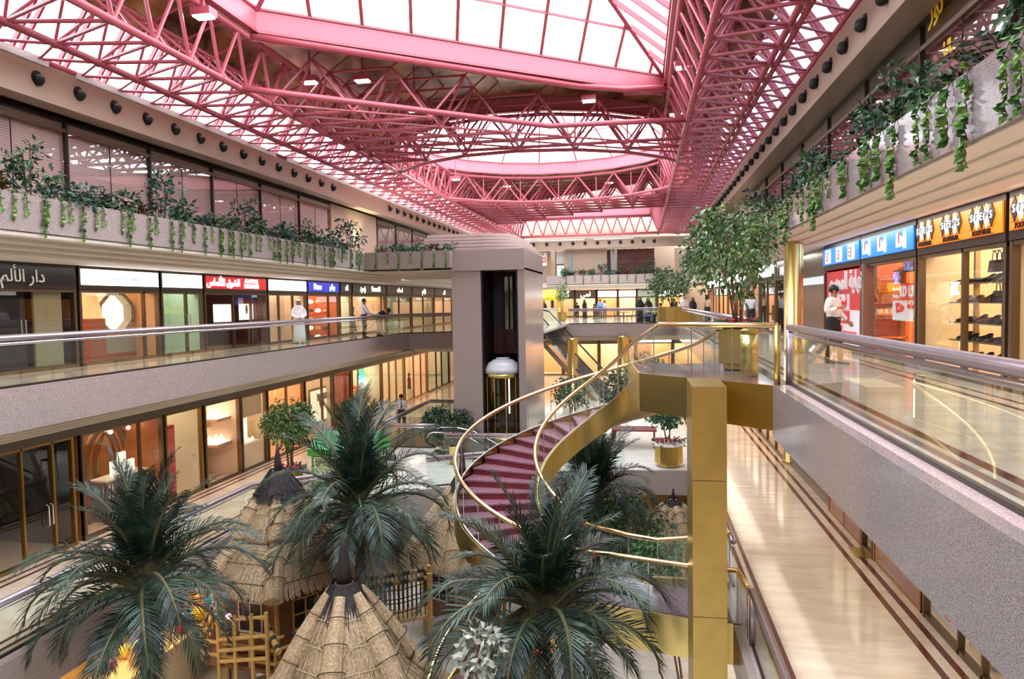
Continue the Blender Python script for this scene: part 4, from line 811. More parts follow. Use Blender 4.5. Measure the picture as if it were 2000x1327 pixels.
# ================================================================== TOP STOREY WINDOWS, SPOTLIGHTS, PLANTERS
BLIND = bpy.data.materials.new('rosy_slat_blind'); BLIND.use_nodes = True
_nt = BLIND.node_tree; _b = _nt.nodes['Principled BSDF']; _tc = _nt.nodes.new('ShaderNodeTexCoord'); _wv = _nt.nodes.new('ShaderNodeTexWave'); _wv.bands_direction = 'Z'; _wv.inputs['Scale'].default_value = 5.2; _cr = _nt.nodes.new('ShaderNodeValToRGB')
_cr.color_ramp.elements[0].color = S((206, 172, 160)); _cr.color_ramp.elements[1].color = S((246, 220, 210)); _nt.links.new(_tc.outputs['Object'], _wv.inputs[0]); _nt.links.new(_wv.outputs['Fac'], _cr.inputs[0]); _nt.links.new(_cr.outputs[0], _b.inputs[0]); _b.inputs['Roughness'].default_value = .7
GLASSW = thin_glass('window_pane_reflective', (.86, .86, .86), 1.75)
def window_bay(n, xg, out, y0, y1, z0, z1, blind, label, zt=None):
    X = lambda d: xg - out * d
    def bx(mb, d0, d1, a, b, c, d): u, v = sorted((X(d0), X(d1))); return mb.box(u, v, a, b, c, d)
    fr = MB(); bx(fr, -.04, .06, y0, y0 + .07, z0, z1); bx(fr, -.04, .06, y0, y1, z1 - .08, z1)
    o = struct('window_%d' % n, fr, BRONZED, label); zt = zt or lerp(z0, z1, .84)
    m1 = MB(); bx(m1, -.04, .05, y0 + .07, y1, zt - .04, zt + .04); part('transom', m1, BRONZE, o)
    g = MB(); g.add([(X(.0), y0 + .07, z0), (X(.0), y1, z0), (X(.0), y1, z1 - .08), (X(.0), y0 + .07, z1 - .08)], [(0, 1, 2, 3)]); part('pane', g, GLASSW, o)
    m1 = MB(); bx(m1, .14, .17, y0 + .03, y1 + .03, z0, z1); part('blind', m1, blind, o)
    m1 = MB(); bx(m1, .0, .02, (y0 + y1) / 2 - .008, (y0 + y1) / 2 + .008, z0, zt); part('glazing_bar', m1, BRONZED, o)
    return o
n = 10
for k in range(9): window_bay(n, -13.6, 1, 3.3 + 3 * k, 6.3 + 3 * k, 1.5, 4.6, BLIND, nth(9 - k) + ' window bay from the lit wall on the top storey opposite', 4.33); n += 1
OFFI = mat('dim_office_interior', (120, 104, 112), .6, var=.5, scale=.5)
for k in range(8): window_bay(n, -13.6, 1, 36 + 3 * k, 39 + 3 * k, 1.5, 4.6, OFFI, nth(k + 1) + ' window bay past the lit wall behind the lift tower', 4.33); n += 1
TANB = mat('brown_office_blind', (134, 104, 90), .7, var=.35, scale=.7)
for k in range(10): window_bay(n, 4.66, -1, 1.2 + 3 * k, 4.2 + 3 * k, 1.7, 4.55, TANB, nth(10 - k) + ' top storey window bay from the far end above the shoe shop', 4.1); n += 1
for k in range(7): window_bay(n, 4.66, -1, 40.2 + 3 * k, 43.2 + 3 * k, 1.7, 4.55, TANB, nth(k + 1) + ' window bay in the far half above the shoe shop side', 4.1); n += 1
YEL = mat('yellow_window_lettering', (226, 178, 20), .4, emit=.1)
p = onx(1828, 14, 4.6)
solo('window_lettering', text_mb(ar('نور'), .5, (4.6, p.y, p.z), (0, -1, 0), (0, 0, 1), .004, bold=.01), YEL, 'yellow Arabic word stuck on the office window above the planter', 'lettering')
p = onx(1852, 92, 4.6); solo('window_lettering', text_mb('UL', .3, (4.6, p.y, p.z), (0, -1, 0), (0, 0, 1), .004, bold=.01), YEL, 'yellow Latin letters on the office window behind the planter leaves', 'lettering')
# lattice screens of the end wall, open window, poster
for k, (a, b) in enumerate([(1124, 1192), (1206, 1277)]):
    p0, p1 = ony(a, 510, Y3 + 1.4), ony(b, 510, Y3 + 1.4); x0, x1 = p0.x, p1.x; root = thing('lattice_screen', ((x0 + x1) / 2, Y3 + 1.4, 1.5), ['red brown lattice window screen beside the grey column', 'red brown lattice window screen at the shoe shop side of the end wall'][k], 'screen')
    LT = mat('dark_red_lattice', (74, 34, 30), .4); m1 = MB()
    for i in range(6): part('upright', MB().box(lerp(x0, x1, i / 5) - .04, lerp(x0, x1, i / 5) + .04, Y3 + 1.36, Y3 + 1.44, 1.5, 4.55), LT, root)
    for i in range(7): part('crossbar', MB().box(x0, x1, Y3 + 1.37, Y3 + 1.42, 1.7 + .45 * i, 1.76 + .45 * i), LT, root)
    for i in range(5):
        for j in range(3): c = lerp(x0, x1, (i + .5) / 5); part('square_motif', MB().box(c - .16, c + .16, Y3 + 1.35, Y3 + 1.43, 2.2 + .8 * j, 2.26 + .8 * j).box(c - .16, c + .16, Y3 + 1.35, Y3 + 1.43, 2.5 + .8 * j, 2.56 + .8 * j), LT, root)
    part('backing', MB().box(x0, x1, Y3 + 1.9, Y3 + 1.95, 1.5, 4.55), mat('rosy_backing', (172, 110, 92), .6, var=.5, scale=.8), root)
for k, px in enumerate((1114, 1198)): p = ony(px, 510, Y3 + 1.3); struct('column_%d' % (10 + k), MB().box(p.x - .16, p.x + .16, Y3 + 1.2, Y3 + 1.5, 1.5, 4.55), mat('blue_grey_column', (140, 150, 154), .4))
x0, x1 = ony(1085, 510, Y3 + 1.4).x, ony(1110, 510, Y3 + 1.4).x
root = struct('window_60', MB().box(x0, x0 + .06, Y3 + 1.36, Y3 + 1.44, 1.5, 4.55).box(x0, x1, Y3 + 1.36, Y3 + 1.44, 3.3, 3.38), BRONZED, 'bright open office window in the end wall'); part('blind', MB().box(x0, x1, Y3 + 1.8, Y3 + 1.85, 3.4, 4.5), WHITEP, root); part('bright_room', MB().box(x0, x1, Y3 + 2.4, Y3 + 2.45, 1.5, 3.3), lit('bright_room', (206, 220, 214), .8), root)
p = ony(1058, 507, Y3 + 1.26); root = thing('poster', (p.x, Y3 + 1.28, p.z - .6), 'white poster with red letters on the end wall of the top storey', 'poster')
part('sheet', MB().box(p.x - .46, p.x + .46, Y3 + 1.25, Y3 + 1.3, p.z - .58, p.z + .58), WHITEP, root)
RI_ = mat('red_print', (214, 52, 40), .5)
for tx, dz, sz_, mm in (('SALE', .42, .16, BLK), ('Grand', .1, .3, RI_), ('GENAT', -.2, .29, RI_)): part('lettering', text_mb(tx, sz_, (p.x, Y3 + 1.24, p.z + dz), (1, 0, 0), (0, 0, 1), .003, bold=.012), mm, root)
# eyeball spotlights of the fascias
EYE = MB().lathe([(.02, -.15), (.07, -.13), (.105, -.07), (.115, 0), (.1, .06), (.06, .09), (.02, .1)], 16).mesh('lamp_body', BLACK, smooth=True)
RING = MB().lathe([(.09, 0), (.15, 0), (.15, .015), (.09, .02)], 18).mesh('trim_ring', mat('dark_bronze_ring', (58, 48, 44), .4, .6))
def eyeball(pos, nrm, label, group):
    root = thing('eyeball_spotlight', pos, label, 'spotlight', group); q = Vector(nrm).to_track_quat('Z', 'Y').to_matrix().to_4x4()
    a = bpy.data.objects.new('trim_ring', RING); a.parent = root; COL.objects.link(a); a.matrix_local = q
    b = bpy.data.objects.new('lamp_body', EYE); b.parent = root; COL.objects.link(b); b.matrix_local = Matrix.Translation(Vector(nrm) * .06 + Vector((0, 0, -.03))) @ Matrix.Rotation(.4 if nrm[0] else 0, 4, 'Y')
q0 = onx(72, 152, -12.8); cnt = 0
for k in range(-3, 38):
    y = q0.y + 1.164 * k
    if 29.2 < y < 35.5: continue
    cnt += 1; eyeball((-12.8, y, q0.z), (1, 0, 0), 'black eyeball spotlight, ' + nth(cnt) + ' along the window wall fascia', 'eyeball spotlights over the window wall')
q0 = onx(1653, 88, 4.05); cnt = 0
for k in range(-5, 38):
    cnt += 1; eyeball((4.05, q0.y + 1.19 * k, q0.z), (-1, 0, 0), 'black eyeball spotlight, ' + nth(cnt) + ' along the fascia above the shoe shop', 'eyeball spotlights above the shoe shop side')
for k, px in enumerate((1016, 1042, 1068, 1094, 1119, 1143, 1167, 1190, 1212, 1235, 1257, 1278)):
    p = ony(px, 477 + .03 * (px - 1016), Y3 + .2); eyeball((p.x, Y3 + .2, 5.05), (0, -1, 0), 'black eyeball spotlight, ' + nth(k + 1) + ' along the end wall fascia from the lift tower', 'eyeball spotlights on the end wall')
p = onx(700, 462, -13.5); root = thing('wall_uplight', (-13.35, p.y, 2.35), 'uplight washing the beige wall between the two window runs', 'uplight')
part('housing', MB().lathe([(.1, 0), (.12, .12), (.1, .14)], 14, (-13.35, p.y, 2.35)), BLACK, root); part('lens', MB().lathe([(.09, .14), (.09, .15)], 14, (-13.35, p.y, 2.35)), lit('warm_lens', (255, 236, 190), 6), root)
for yy, pw in ((p.y, 160),):
    sp = bpy.data.lights.new('uplight', 'SPOT'); sp.energy = pw * 3; sp.color = (1, .88, .6); sp.spot_size = 1.5; sp.spot_blend = .6; so = bpy.data.objects.new('uplight', sp); so.location = (-13.28, yy, 2.55); so.rotation_euler = (pi, .12, 0); COL.objects.link(so)
# ================================================================== PLANTS
GR1 = leaf_mat('dark_broad_leaf', (24, 50, 32), (46, 84, 52), (92, 128, 80)); GR2 = leaf_mat('blue_green_leaf', (22, 48, 42), (46, 84, 70), (104, 140, 120)); GR3 = leaf_mat('fresh_vine_leaf', (40, 78, 30), (84, 130, 56), (150, 176, 96)); CRO = leaf_mat('red_yellow_croton_leaf', (90, 26, 26), (58, 66, 30), (176, 120, 50)); STEM = mat('brown_stem', (92, 70, 48), .7)
FIC = leaf_mat('ficus_leaf', (32, 62, 34), (78, 116, 62), (156, 176, 110)); PALE = leaf_mat('pale_silver_leaf', (120, 130, 116), (176, 182, 168), (214, 216, 204))
def leaf(mb, p, d, L, W, r):
    d = Vector(d).normalized(); s_ = d.cross(Vector((r.uniform(-1, 1), r.uniform(-1, 1), r.uniform(.2, 1)))).normalized() * W / 2; nn = d.cross(s_).normalized() * W * .25
    p = Vector(p); mb.add([p, p + d * L * .45 + s_ + nn, p + d * L - Vector((0, 0, L * .12)), p + d * L * .45 - s_ + nn], [(0, 1, 2), (0, 2, 3)])
def rdir(r, zmin=-1.0):
    while True:
        v = Vector((r.uniform(-1, 1), r.uniform(-1, 1), r.uniform(zmin, 1)))
        if .1 < v.length < 1: return v.normalized()
def blob(mb, c, rx, rz, n, L, W, r):
    c = Vector(c)
    for _ in range(n):
        v = rdir(r, -.8); k = r.uniform(.35, 1) ** .6; p = c + Vector((v.x * rx, v.y * rx, v.z * rz)) * k; leaf(mb, p, (v + rdir(r) * .8).normalized(), L * r.uniform(.7, 1.2), W * r.uniform(.7, 1.2), r)
PROTO = {}
def proto(kind, v):
    if (kind, v) in PROTO: return PROTO[kind, v]
    r = random.Random(hash(kind) % 1000 * 0 + v * 17 + len(kind)); f, s_ = MB(), MB(); fm = GR1
    if kind == 'broad_leaved_shrub':
        for _ in range(7): c = (r.uniform(-.28, .28), r.uniform(-.28, .28), r.uniform(.12, .42)); blob(f, c, .18, .15, 26, .15, .075, r); s_.tube([(0, 0, 0), c], .012, 4)
        fm = [GR1, GR2][v % 2]
    elif kind == 'fern':
        for k in range(16):
            a = k * 2.4; L = r.uniform(.4, .62); pts = [Vector((cos(a) * L * t, sin(a) * L * t, .1 + .5 * L * sin(t * 2.3))) for t in (0, .25, .5, .75, 1)]; s_.tube(pts, .006, 3)
            for t in range(1, 12):
                q = t / 12 * 4; i = min(3, int(q)); p = pts[i].lerp(pts[i + 1], q - i)
                for sg in (-1, 1): leaf(f, p, (cos(a) * .4 - sin(a) * sg, sin(a) * .4 + cos(a) * sg, .1), .16 * (1.1 - t / 13), .03, r)
        fm = GR2
    elif kind == 'slender_leafy_sapling':
        for _ in range(3):
            x, y, h = r.uniform(-.2, .2), r.uniform(-.2, .2), r.uniform(.75, 1.05); s_.tube([(x * .3, y * .3, 0), (x * .7, y * .7, h * .5), (x, y, h)], [.016, .012, .008], 5)
            for _ in range(5): c = (x + r.uniform(-.26, .26), y + r.uniform(-.26, .26), h * r.uniform(.45, 1.05)); blob(f, c, .13, .1, 16, .13, .06, r)
        blob(f, (0, 0, .18), .3, .15, 40, .15, .06, r); fm = [GR2, GR1][v % 2]
    elif kind == 'croton':
        for k in range(70): v_ = rdir(r, .1); leaf(f, (v_.x * .08, v_.y * .08, r.uniform(.1, .35)), v_, r.uniform(.2, .32), .05, r)
        s_.tube([(0, 0, 0), (0, 0, .35)], .018, 5); fm = CRO
    f1 = f.mesh('foliage', fm); s1 = s_.mesh('stem', STEM); PROTO[kind, v] = (f1, s1); return f1, s1
def plant(kind, v, pos, rz, sc, label, group):
    f1, s1 = proto(kind, v); root = thing(kind, pos, label, 'plant', group, rz)
    for nm, me in (('foliage', f1), ('stem', s1)): o = bpy.data.objects.new(nm, me); o.parent = root; COL.objects.link(o); o.scale = (sc,) * 3
    return root
def vine_mesh(L, r, big=1.0):
    f = MB(); pts = [Vector((0, 0, .04)), Vector((0, .07, .05)), Vector((.01, .1, -.05))]; z = -.05
    while z > -L: z -= .06; pts.append(Vector((r.uniform(-.025, .025), .1 + r.uniform(-.01, .02), z)))
    f.tube(pts, .006, 4)
    for p in pts[1:]:
        for _ in range(3): f.cur = 1; leaf(f, p, (r.uniform(-1, 1), r.uniform(.2, 1), r.uniform(-1, .2)), .085 * big * r.uniform(.7, 1.2), .07 * big, r)
        f.cur = 0
    return f.mesh('trailing_vine', [STEM, GR3])
VINES = [vine_mesh(L, random.Random(i), b) for i, (L, b) in enumerate([(.3, 1), (.45, 1), (.6, 1.1), (.75, 1.1), (.95, 1.4), (.55, 1.5)])]
def vine(i, pos, rz, label, group):
    o = bpy.data.objects.new('trailing_vine', VINES[i]); o.location = pos; o.rotation_euler = (0, 0, rz); COL.objects.link(o); return tag(o, label, 'vine', group)
KN = {'broad_leaved_shrub': 'bushy dark green shrub', 'fern': 'arching green fern', 'slender_leafy_sapling': 'slender leafy sapling', 'croton': 'red leaved croton'}
pr = random.Random(3)
seqL = ['fern', 'broad_leaved_shrub', 'croton', 'slender_leafy_sapling', 'broad_leaved_shrub']
def row(pts, seq, where, group, zt, scale=1.0):
    c = {}
    for i, (x, y) in enumerate(pts):
        k = seq[i % len(seq)]; c[k] = c.get(k, 0) + 1
        plant(k, pr.randrange(3), (x + pr.uniform(-.12, .12), y, zt), pr.uniform(0, 6.3), scale * pr.uniform(.85, 1.2), KN[k] + ', ' + nth(c[k]) + ' ' + where, group)
row([(-12.15, 29 - .82 * k) for k in range(25)], ['slender_leafy_sapling', 'croton', 'broad_leaved_shrub', 'fern', 'broad_leaved_shrub'], 'from the lift tower in the window wall planter', 'plants in the window wall planter', 2.14, 1.2)
row([(3.75, 6.6 + .92 * k) for k in range(36)], ['broad_leaved_shrub', 'slender_leafy_sapling', 'fern', 'broad_leaved_shrub', 'croton', 'slender_leafy_sapling'], 'along the planter above the shoe shop', 'plants in the planter above the shoe shop', 2.14, 1.05)
row([(3.7, 40.5 + 1.9 * k) for k in range(11)], ['broad_leaved_shrub', 'slender_leafy_sapling', 'fern'], 'in the far stretch of planter above the shops', 'plants in the far stretch of planter', 2.14, 1.5)
row([(-11.2 + .62 * k, 30.0) for k in range(6)], ['croton', 'broad_leaved_shrub', 'fern', 'broad_leaved_shrub'], 'in the short planter beside the lift tower', 'plants in the short planter by the lift tower', 2.14, 1.0)
row([(-6.6 + .8 * k, Y3 + .45) for k in range(12)], ['broad_leaved_shrub', 'fern', 'croton', 'broad_leaved_shrub', 'slender_leafy_sapling'], 'in the end wall planter', 'plants in the end wall planter', 2.14, 1.25)
for k in range(70):
    y = 29.3 - .3 * k + pr.uniform(-.2, .2); vine(pr.choice([0, 0, 1, 1, 2, 3, 3]), (-11.79, y, 2.27), -pi / 2, 'green vine hanging over the window wall planter, ' + nth(k + 1) + ' from the lift tower', 'vines on the window wall planter')
for k in range(52):
    y = 6.4 + .53 * k + pr.uniform(-.25, .25); vine(pr.choice([0, 1, 2, 3, 4, 5]), (3.37, y, 2.27), pi / 2, 'green vine hanging from the planter above the shoe shop, ' + nth(k + 1) + ' strand', 'vines above the shoe shop')
for k in range(12):
    y = 34 + 2.1 * k; vine(pr.choice([2, 3, 4]), (3.37, y, 2.27), pi / 2, 'green vine in the far stretch of planter, ' + nth(k + 1) + ' strand along', 'vines in the far stretch of planter')
for k in range(7): vine(pr.choice([1, 2, 3, 3]), (-11.2 + .52 * k, 29.57, 2.27), pi, 'green vine hanging from the short planter by the lift tower, ' + nth(k + 1) + ' strand along', 'vines by the lift tower')
for k in range(13): vine(pr.choice([1, 2, 3]), (-6.3 + .74 * k, Y3 + .07, 2.27), pi, 'green vine hanging from the end wall planter, ' + nth(k + 1) + ' strand along', 'vines on the end wall planter')
# ================================================================== PALMS, TREES, HUTS, STALLS
PALM = leaf_mat('dark_palm_leaflet', (14, 28, 22), (26, 48, 38), (74, 98, 84)); RACH = mat('palm_midrib', (92, 88, 58), .5); BARK = mat('brown_palm_bark', (92, 62, 44), .85, var=.5, scale=14, bump=.6)
def frond(elev, droop, seed, L=1.0, n=44):
    r = random.Random(seed); f, s_ = MB(), MB(); P = []; p = Vector((0, 0, 0)); e = elev
    for i in range(13):
        P.append(p.copy()); p = p + Vector((cos(e), 0, sin(e))) * (L / 12); e -= droop / 12 * (.5 + 1.4 * i / 12)
    s_.tube(P, [.018 * (1 - i / 14) + .003 for i in range(13)], 5)
    for k in range(n):
        t = .14 + .86 * (k + .5) / n; q = t * 12; i = min(11, int(q)); c = P[i].lerp(P[i + 1], q - i); tan = (P[i + 1] - P[i]).normalized(); nn = Vector((-tan.z, 0, tan.x))
        ll = L * .30 * min(1, .45 + 2.2 * t) * (1.12 - .72 * t ** 2)
        for sg in (-1, 1):
            d = (tan * (.62 + .5 * t) + Vector((0, sg, 0)) * (.95 - .25 * t) + nn * r.uniform(.1, .42)).normalized(); w = .017 * L
            m_ = c + d * ll * .55 - Vector((0, 0, ll * .03)); e_ = c + d * ll - Vector((0, 0, ll * r.uniform(.12, .3))); x = tan * w * .5
            f.add([c - x * .6, c + x * .6, m_ + x, m_ - x, e_], [(0, 1, 2, 3), (3, 2, 4)])
    return f.mesh('leaflets', PALM), s_.mesh('midrib', RACH)
FR = {}
for i, (e, dr) in enumerate([(1.45, .5), (1.25, .9), (1.0, 1.5), (.75, 1.9), (.5, 2.0), (.2, 1.7), (-.15, 1.2), (-.6, .8)]):
    for v in range(2): FR[i, v] = frond(e, dr, i * 7 + v)
def palm(label, pos, crown_z, R, seed, n=46, rz=0, fairy=False):
    r = random.Random(seed); root = thing('palm_tree', (pos[0], pos[1], L0), label, 'palm tree', None)
    h = crown_z - L0; prof = []
    for k in range(26): t = k / 25; prof += [(.155 - .03 * t, t * h * .985), (.13 - .03 * t, (t + .02) * h * .985)]
    part('trunk', MB().lathe(prof, 12, (pos[0], pos[1], L0)), BARK, root)
    part('crown_shaft', MB().lathe([(.12, -.5), (.2, -.25), (.17, 0), (.08, .2), (.02, .3)], 12, (pos[0], pos[1], crown_z)), mat('palm_crown_fibre', (62, 56, 38), .9, var=.4, scale=12), root)
    for k in range(n):
        i = min(7, int(8 * (k + .5) / n)); a = rz + k * 2.39996 + r.uniform(-.2, .2); lf, mr = FR[i, k % 2]; sc = R * r.uniform(.82, 1.1) * (1.0 if i < 6 else .85)
        fo = bpy.data.objects.new('frond', lf); fo.parent = root; COL.objects.link(fo); fo.location = (.06 * cos(a), .06 * sin(a), h + .06 - .05 * i); fo.rotation_euler = (r.uniform(-.12, .12), r.uniform(-.1, .1), a); fo.scale = (sc,) * 3
        mo = bpy.data.objects.new('midrib', mr); mo.parent = fo; COL.objects.link(mo)
    if fairy:
        z0, z1 = crown_z - 2.4, crown_z - .3; pts = [(pos[0] + .17 * cos(k * .5), pos[1] + .17 * sin(k * .5), lerp(z0, z1, k / 90)) for k in range(91)]
        sl = thing('string_light', (pos[0], pos[1], z0), 'red string light wound round the trunk of the ' + fairy, 'string light'); part('cable', MB().tube(pts, .008, 4), BLACK, sl)
        mb = MB()
        for k in range(0, 91, 2): mb.ball(pts[k], .013, 6, 4)
        part('bulb', mb, mat('red_bulb', (255, 60, 20), .4, emit=4), sl)['kind'] = 'stuff'
    return root
def palm_at(label, px, py, Y, R, seed, **k): q = ony(px, py, Y); return palm(label, (q.x, q.y), q.z, R, seed, **k)
palm_at('tall palm tree beside the lower gallery railing opposite, trunk against the toy counter', 283, 1135, 11.6, 2.3, 1, rz=.3)
palm_at('palm tree between the two tall thatched huts in front of the green stall', 700, 985, 16.2, 2.6, 2, rz=1.1)
palm_at('big palm tree in front of the spiral stair inside its lower curl', 1062, 1190, 12.45, 2.45, 5, rz=.9, fairy='palm in front of the spiral stair')
palm_at('palm tree behind the spiral stair wound with red lights', 1163, 968, 21.4, 2.5, 9, rz=2.2, fairy='palm behind the spiral stair')
# leafy trees
def tree(label, base, stems, crown, n, L, W, m, seed, pot=None, pot_label=None, name='ficus_tree'):
    r = random.Random(seed); root = thing(name, base, label, 'tree'); s_, f = MB(), MB(); c, rx, rz_ = crown; c = Vector(c); b = Vector(base)
    for k in range(stems):
        a = 2 * pi * k / max(1, stems) + r.uniform(-.4, .4); q = [b + Vector((cos(a) * .05, sin(a) * .05, 0)), b.lerp(c, .5) + Vector((cos(a) * .12 * rx, sin(a) * .12 * rx, 0)), c + Vector((cos(a) * .35 * rx, sin(a) * .35 * rx, rz_ * .1)), c + Vector((cos(a) * .6 * rx, sin(a) * .6 * rx, rz_ * .6))]
        s_.tube(q, [.032, .026, .016, .006], 6)
        for _ in range(3): p = Vector(q[2]).lerp(q[3], r.random()); s_.tube([p, c + rdir(r, -.4) * .7 * rx], [.01, .004], 4)
    part('trunk', s_, mat('grey_brown_bark', (112, 84, 62), .8), root, smooth=True)
    cl = []
    for _ in range(16): v = rdir(r, -.7); cl.append(c + Vector((v.x * rx, v.y * rx, v.z * rz_)) * r.uniform(.45, .85))
    for i in range(n):
        if i % 3 == 0: v = rdir(r, -.9); p = c + Vector((v.x * rx, v.y * rx, v.z * rz_)) * r.uniform(.5, 1.0)
        else: v = rdir(r); p = cl[r.randrange(len(cl))] + Vector((v.x * rx, v.y * rx, v.z * rz_)) * .38 * r.random() ** .5
        leaf(f, p, ((p - c).normalized() * .6 + rdir(r) + Vector((0, 0, -.5))).normalized(), L * r.uniform(.7, 1.2), W * r.uniform(.7, 1.2), r)
    part('foliage', f, m, root); return root
def gold_pot(label, x, y, z, r, h, n=8, rim=None, flowers=True, m=None, seed=1):
    root = thing('brass_planter', (x, y, z), label, 'planter'); part('body', MB().lathe([(r * .78, .02), (r * .78, .1), (r, .14), (r, h), (r * .9, h), (r * .9, h - .08)], n, (x, y, z)), m or BRASSR, root); part('plinth', MB().lathe([(r * .74, 0), (r * .74, .12)], n, (x, y, z)), BLACK, root)
    part('soil', MB().lathe([(r * .9, h - .1), (r * .9, h - .07)], n, (x, y, z)), mat('potting_soil', (58, 44, 34), .9), root)
    if rim: part('rim', MB().lathe([(r * .95, h - .02), (r * 1.16, h - .02), (r * 1.16, h + .05), (r * .95, h + .05)], n, (x, y, z)), WHITEP, root)
    return root
def flowers(label, x, y, z, r, seed, m=None, name='flowering_groundcover', red=True):
    rr = random.Random(seed); root = thing(name, (x, y, z), label, 'plant'); f, g, s_ = MB(), MB(), MB()
    for _ in range(150): a, q = rr.uniform(0, 6.3), r * sqrt(rr.random()) * 1.08; p = Vector((x + q * cos(a), y + q * sin(a), z + rr.uniform(-.0, .2))); leaf(f, p, (cos(a), sin(a), rr.uniform(0, 1.2)), .16, .06, rr)
    for _ in range(40):
        a, q = rr.uniform(0, 6.3), r * sqrt(rr.random()); s_.tube([(x + q * .4 * cos(a), y + q * .4 * sin(a), z - .03), (x + q * cos(a), y + q * sin(a), z + .15)], .005, 3)
        if red: g.ball((x + q * cos(a), y + q * sin(a), z + rr.uniform(.12, .24)), .035, 6, 4)
    part('foliage', f, m or GR2, root); part('stem', s_, STEM, root)
    if red: part('blossom', g, mat('red_blossom', (206, 40, 52), .5), root)['kind'] = 'stuff'
    return root
gold_pot('eight sided brass planter on the stair landing holding the leafy tree', 1.98, 15.35, L2, .39, .84)
flowers('low silvery plants with pink flowers in the landing planter', 1.98, 15.35, L2 + .8, .36, 4, PALE if False else GR2)
tree('leafy ficus tree with bare twin trunks in the landing planter', (1.98, 15.35, L2 + .76), 3, ((1.82, 15.4, 1.0), 1.0, 1.1), 2100, .13, .065, FIC, 11)
root = thing('waste_bin', (2.0, 14.0, L2), 'tall round brass waste bin at the end post of the stair landing', 'bin'); part('body', MB().lathe([(.15, 0), (.16, .03), (.16, .42), (.155, .44), (.16, .46), (.16, .8)], 20, (2.0, 14.0, L2)), BRASS, root, smooth=True); part('lid', MB().lathe([(.165, .8), (.165, .86), (.1, .9), (.02, .9)], 20, (2.0, 14.0, L2)), BRASSR, root)
gold_pot('huge faceted brass planter on the far cafe terrace', 2.0, 45.6, L2, 1.0, 1.05, n=12); tree('bushy rounded ficus tree on the far cafe terrace', (1.9, 45.6, L2 + .95), 5, ((1.75, 45.6, .95), 1.35, 1.15), 1500, .2, .11, FIC, 12)
for k, (px, yy, h_) in enumerate([(1097, 55, .55), (1021, 54, .6)]):
    p = ony(px, 573, yy); gold_pot(['small brass pot on the far terrace behind the yellow stall', 'small brass pot on the far terrace beside the lift tower'][k], p.x, yy, L2, .35, .7)
    tree(['small round topped tree beside the yellow stall', 'small round topped tree half hidden by the lift tower'][k], (p.x, yy, L2 + .6), 2, ((p.x, yy, p.z + .15), .62, .85), 600, .14, .08, FIC, 13 + k)
gold_pot('brass planter at the foot of the clipped round tree on the lower gallery', -11.55, 22.0, L1, .42, .5); flowers('red flowers round the foot of the clipped round tree', -11.55, 22.0, L1 + .46, .42, 5)
tree('clipped round ficus tree on the lower gallery in front of the golden shop', (-11.55, 22.0, L1 + .42), 4, (tuple(ony(562, 826, 22.0)), .84, .9), 2600, .14, .075, FIC, 15)
p = onz(684, 845, L1); gold_pot('brass planter of the smaller tree on the lower gallery', -12.95, 31.2, L1, .34, .5); tree('smaller clipped ficus tree on the lower gallery beside the gift shop', (-12.95, 31.2, L1 + .42), 3, (tuple(ony(684, 808, 31)), .58, .75), 1300, .14, .07, FIC, 16)
tree('wide dark tree rising from the escalator well beside the lift tower', (-8.7, 30.6, L0), 4, (tuple(ony(872, 832, 29.6)), 1.2, .85), 1900, .2, .1, leaf_mat('dark_ficus_leaf', (20, 44, 30), (44, 76, 50), (110, 136, 100)), 17)
gold_pot('brass planter with a wide white rim on the bridge floor', .95, 26.1, L1, .5, .8, rim=True, n=14); flowers('red flowers and ivy in the white rimmed brass planter', .95, 26.1, L1 + .76, .5, 6)
tree('dark leaved little tree in the white rimmed brass planter', (.95, 26.1, L1 + .7), 2, (tuple(ony(1300, 815, 26.1)), .72, .42), 900, .14, .08, GR1, 18)
tree('dark bushy tree in the basement behind the stair', (.3, 19.9, L0), 4, (tuple(ony(1235, 1030, 19.9)), 1.25, 1.0), 1900, .16, .08, GR1, 19); tree('second dark bush in the basement between stair and pillar', (.9, 18.2, L0), 3, (tuple(ony(1290, 1085, 18)), .7, .6), 1000, .14, .07, FIC, 20)
tree('pale silvery plant rising in front of the lower stair', (-2.55, 10.7, L0), 3, (tuple(ony(945, 1275, 10.9)), .4, .55), 300, .2, .1, PALE, 21, name='silver_leaf_plant')
tree('leafy tree behind the upper stair flight on the lower storey', (-1.2, 30.0, L1), 3, ((-.9, 30.0, -3.7), 1.0, .9), 1000, .18, .09, leaf_mat('dark_ficus_leaf', (20, 44, 30), (44, 76, 50), (110, 136, 100)), 22)
tree('leafy tree beside the escalator foot on the lower storey', (.2, 36.5, L1), 3, ((.3, 36.5, -3.6), 1.2, 1.1), 1000, .2, .1, FIC, 23); tree('bushy tree behind the lift tower on the lower storey', (-3.6, 36.8, L1), 3, ((-3.6, 36.8, -4.6), 1.0, .9), 900, .2, .1, GR1, 24)
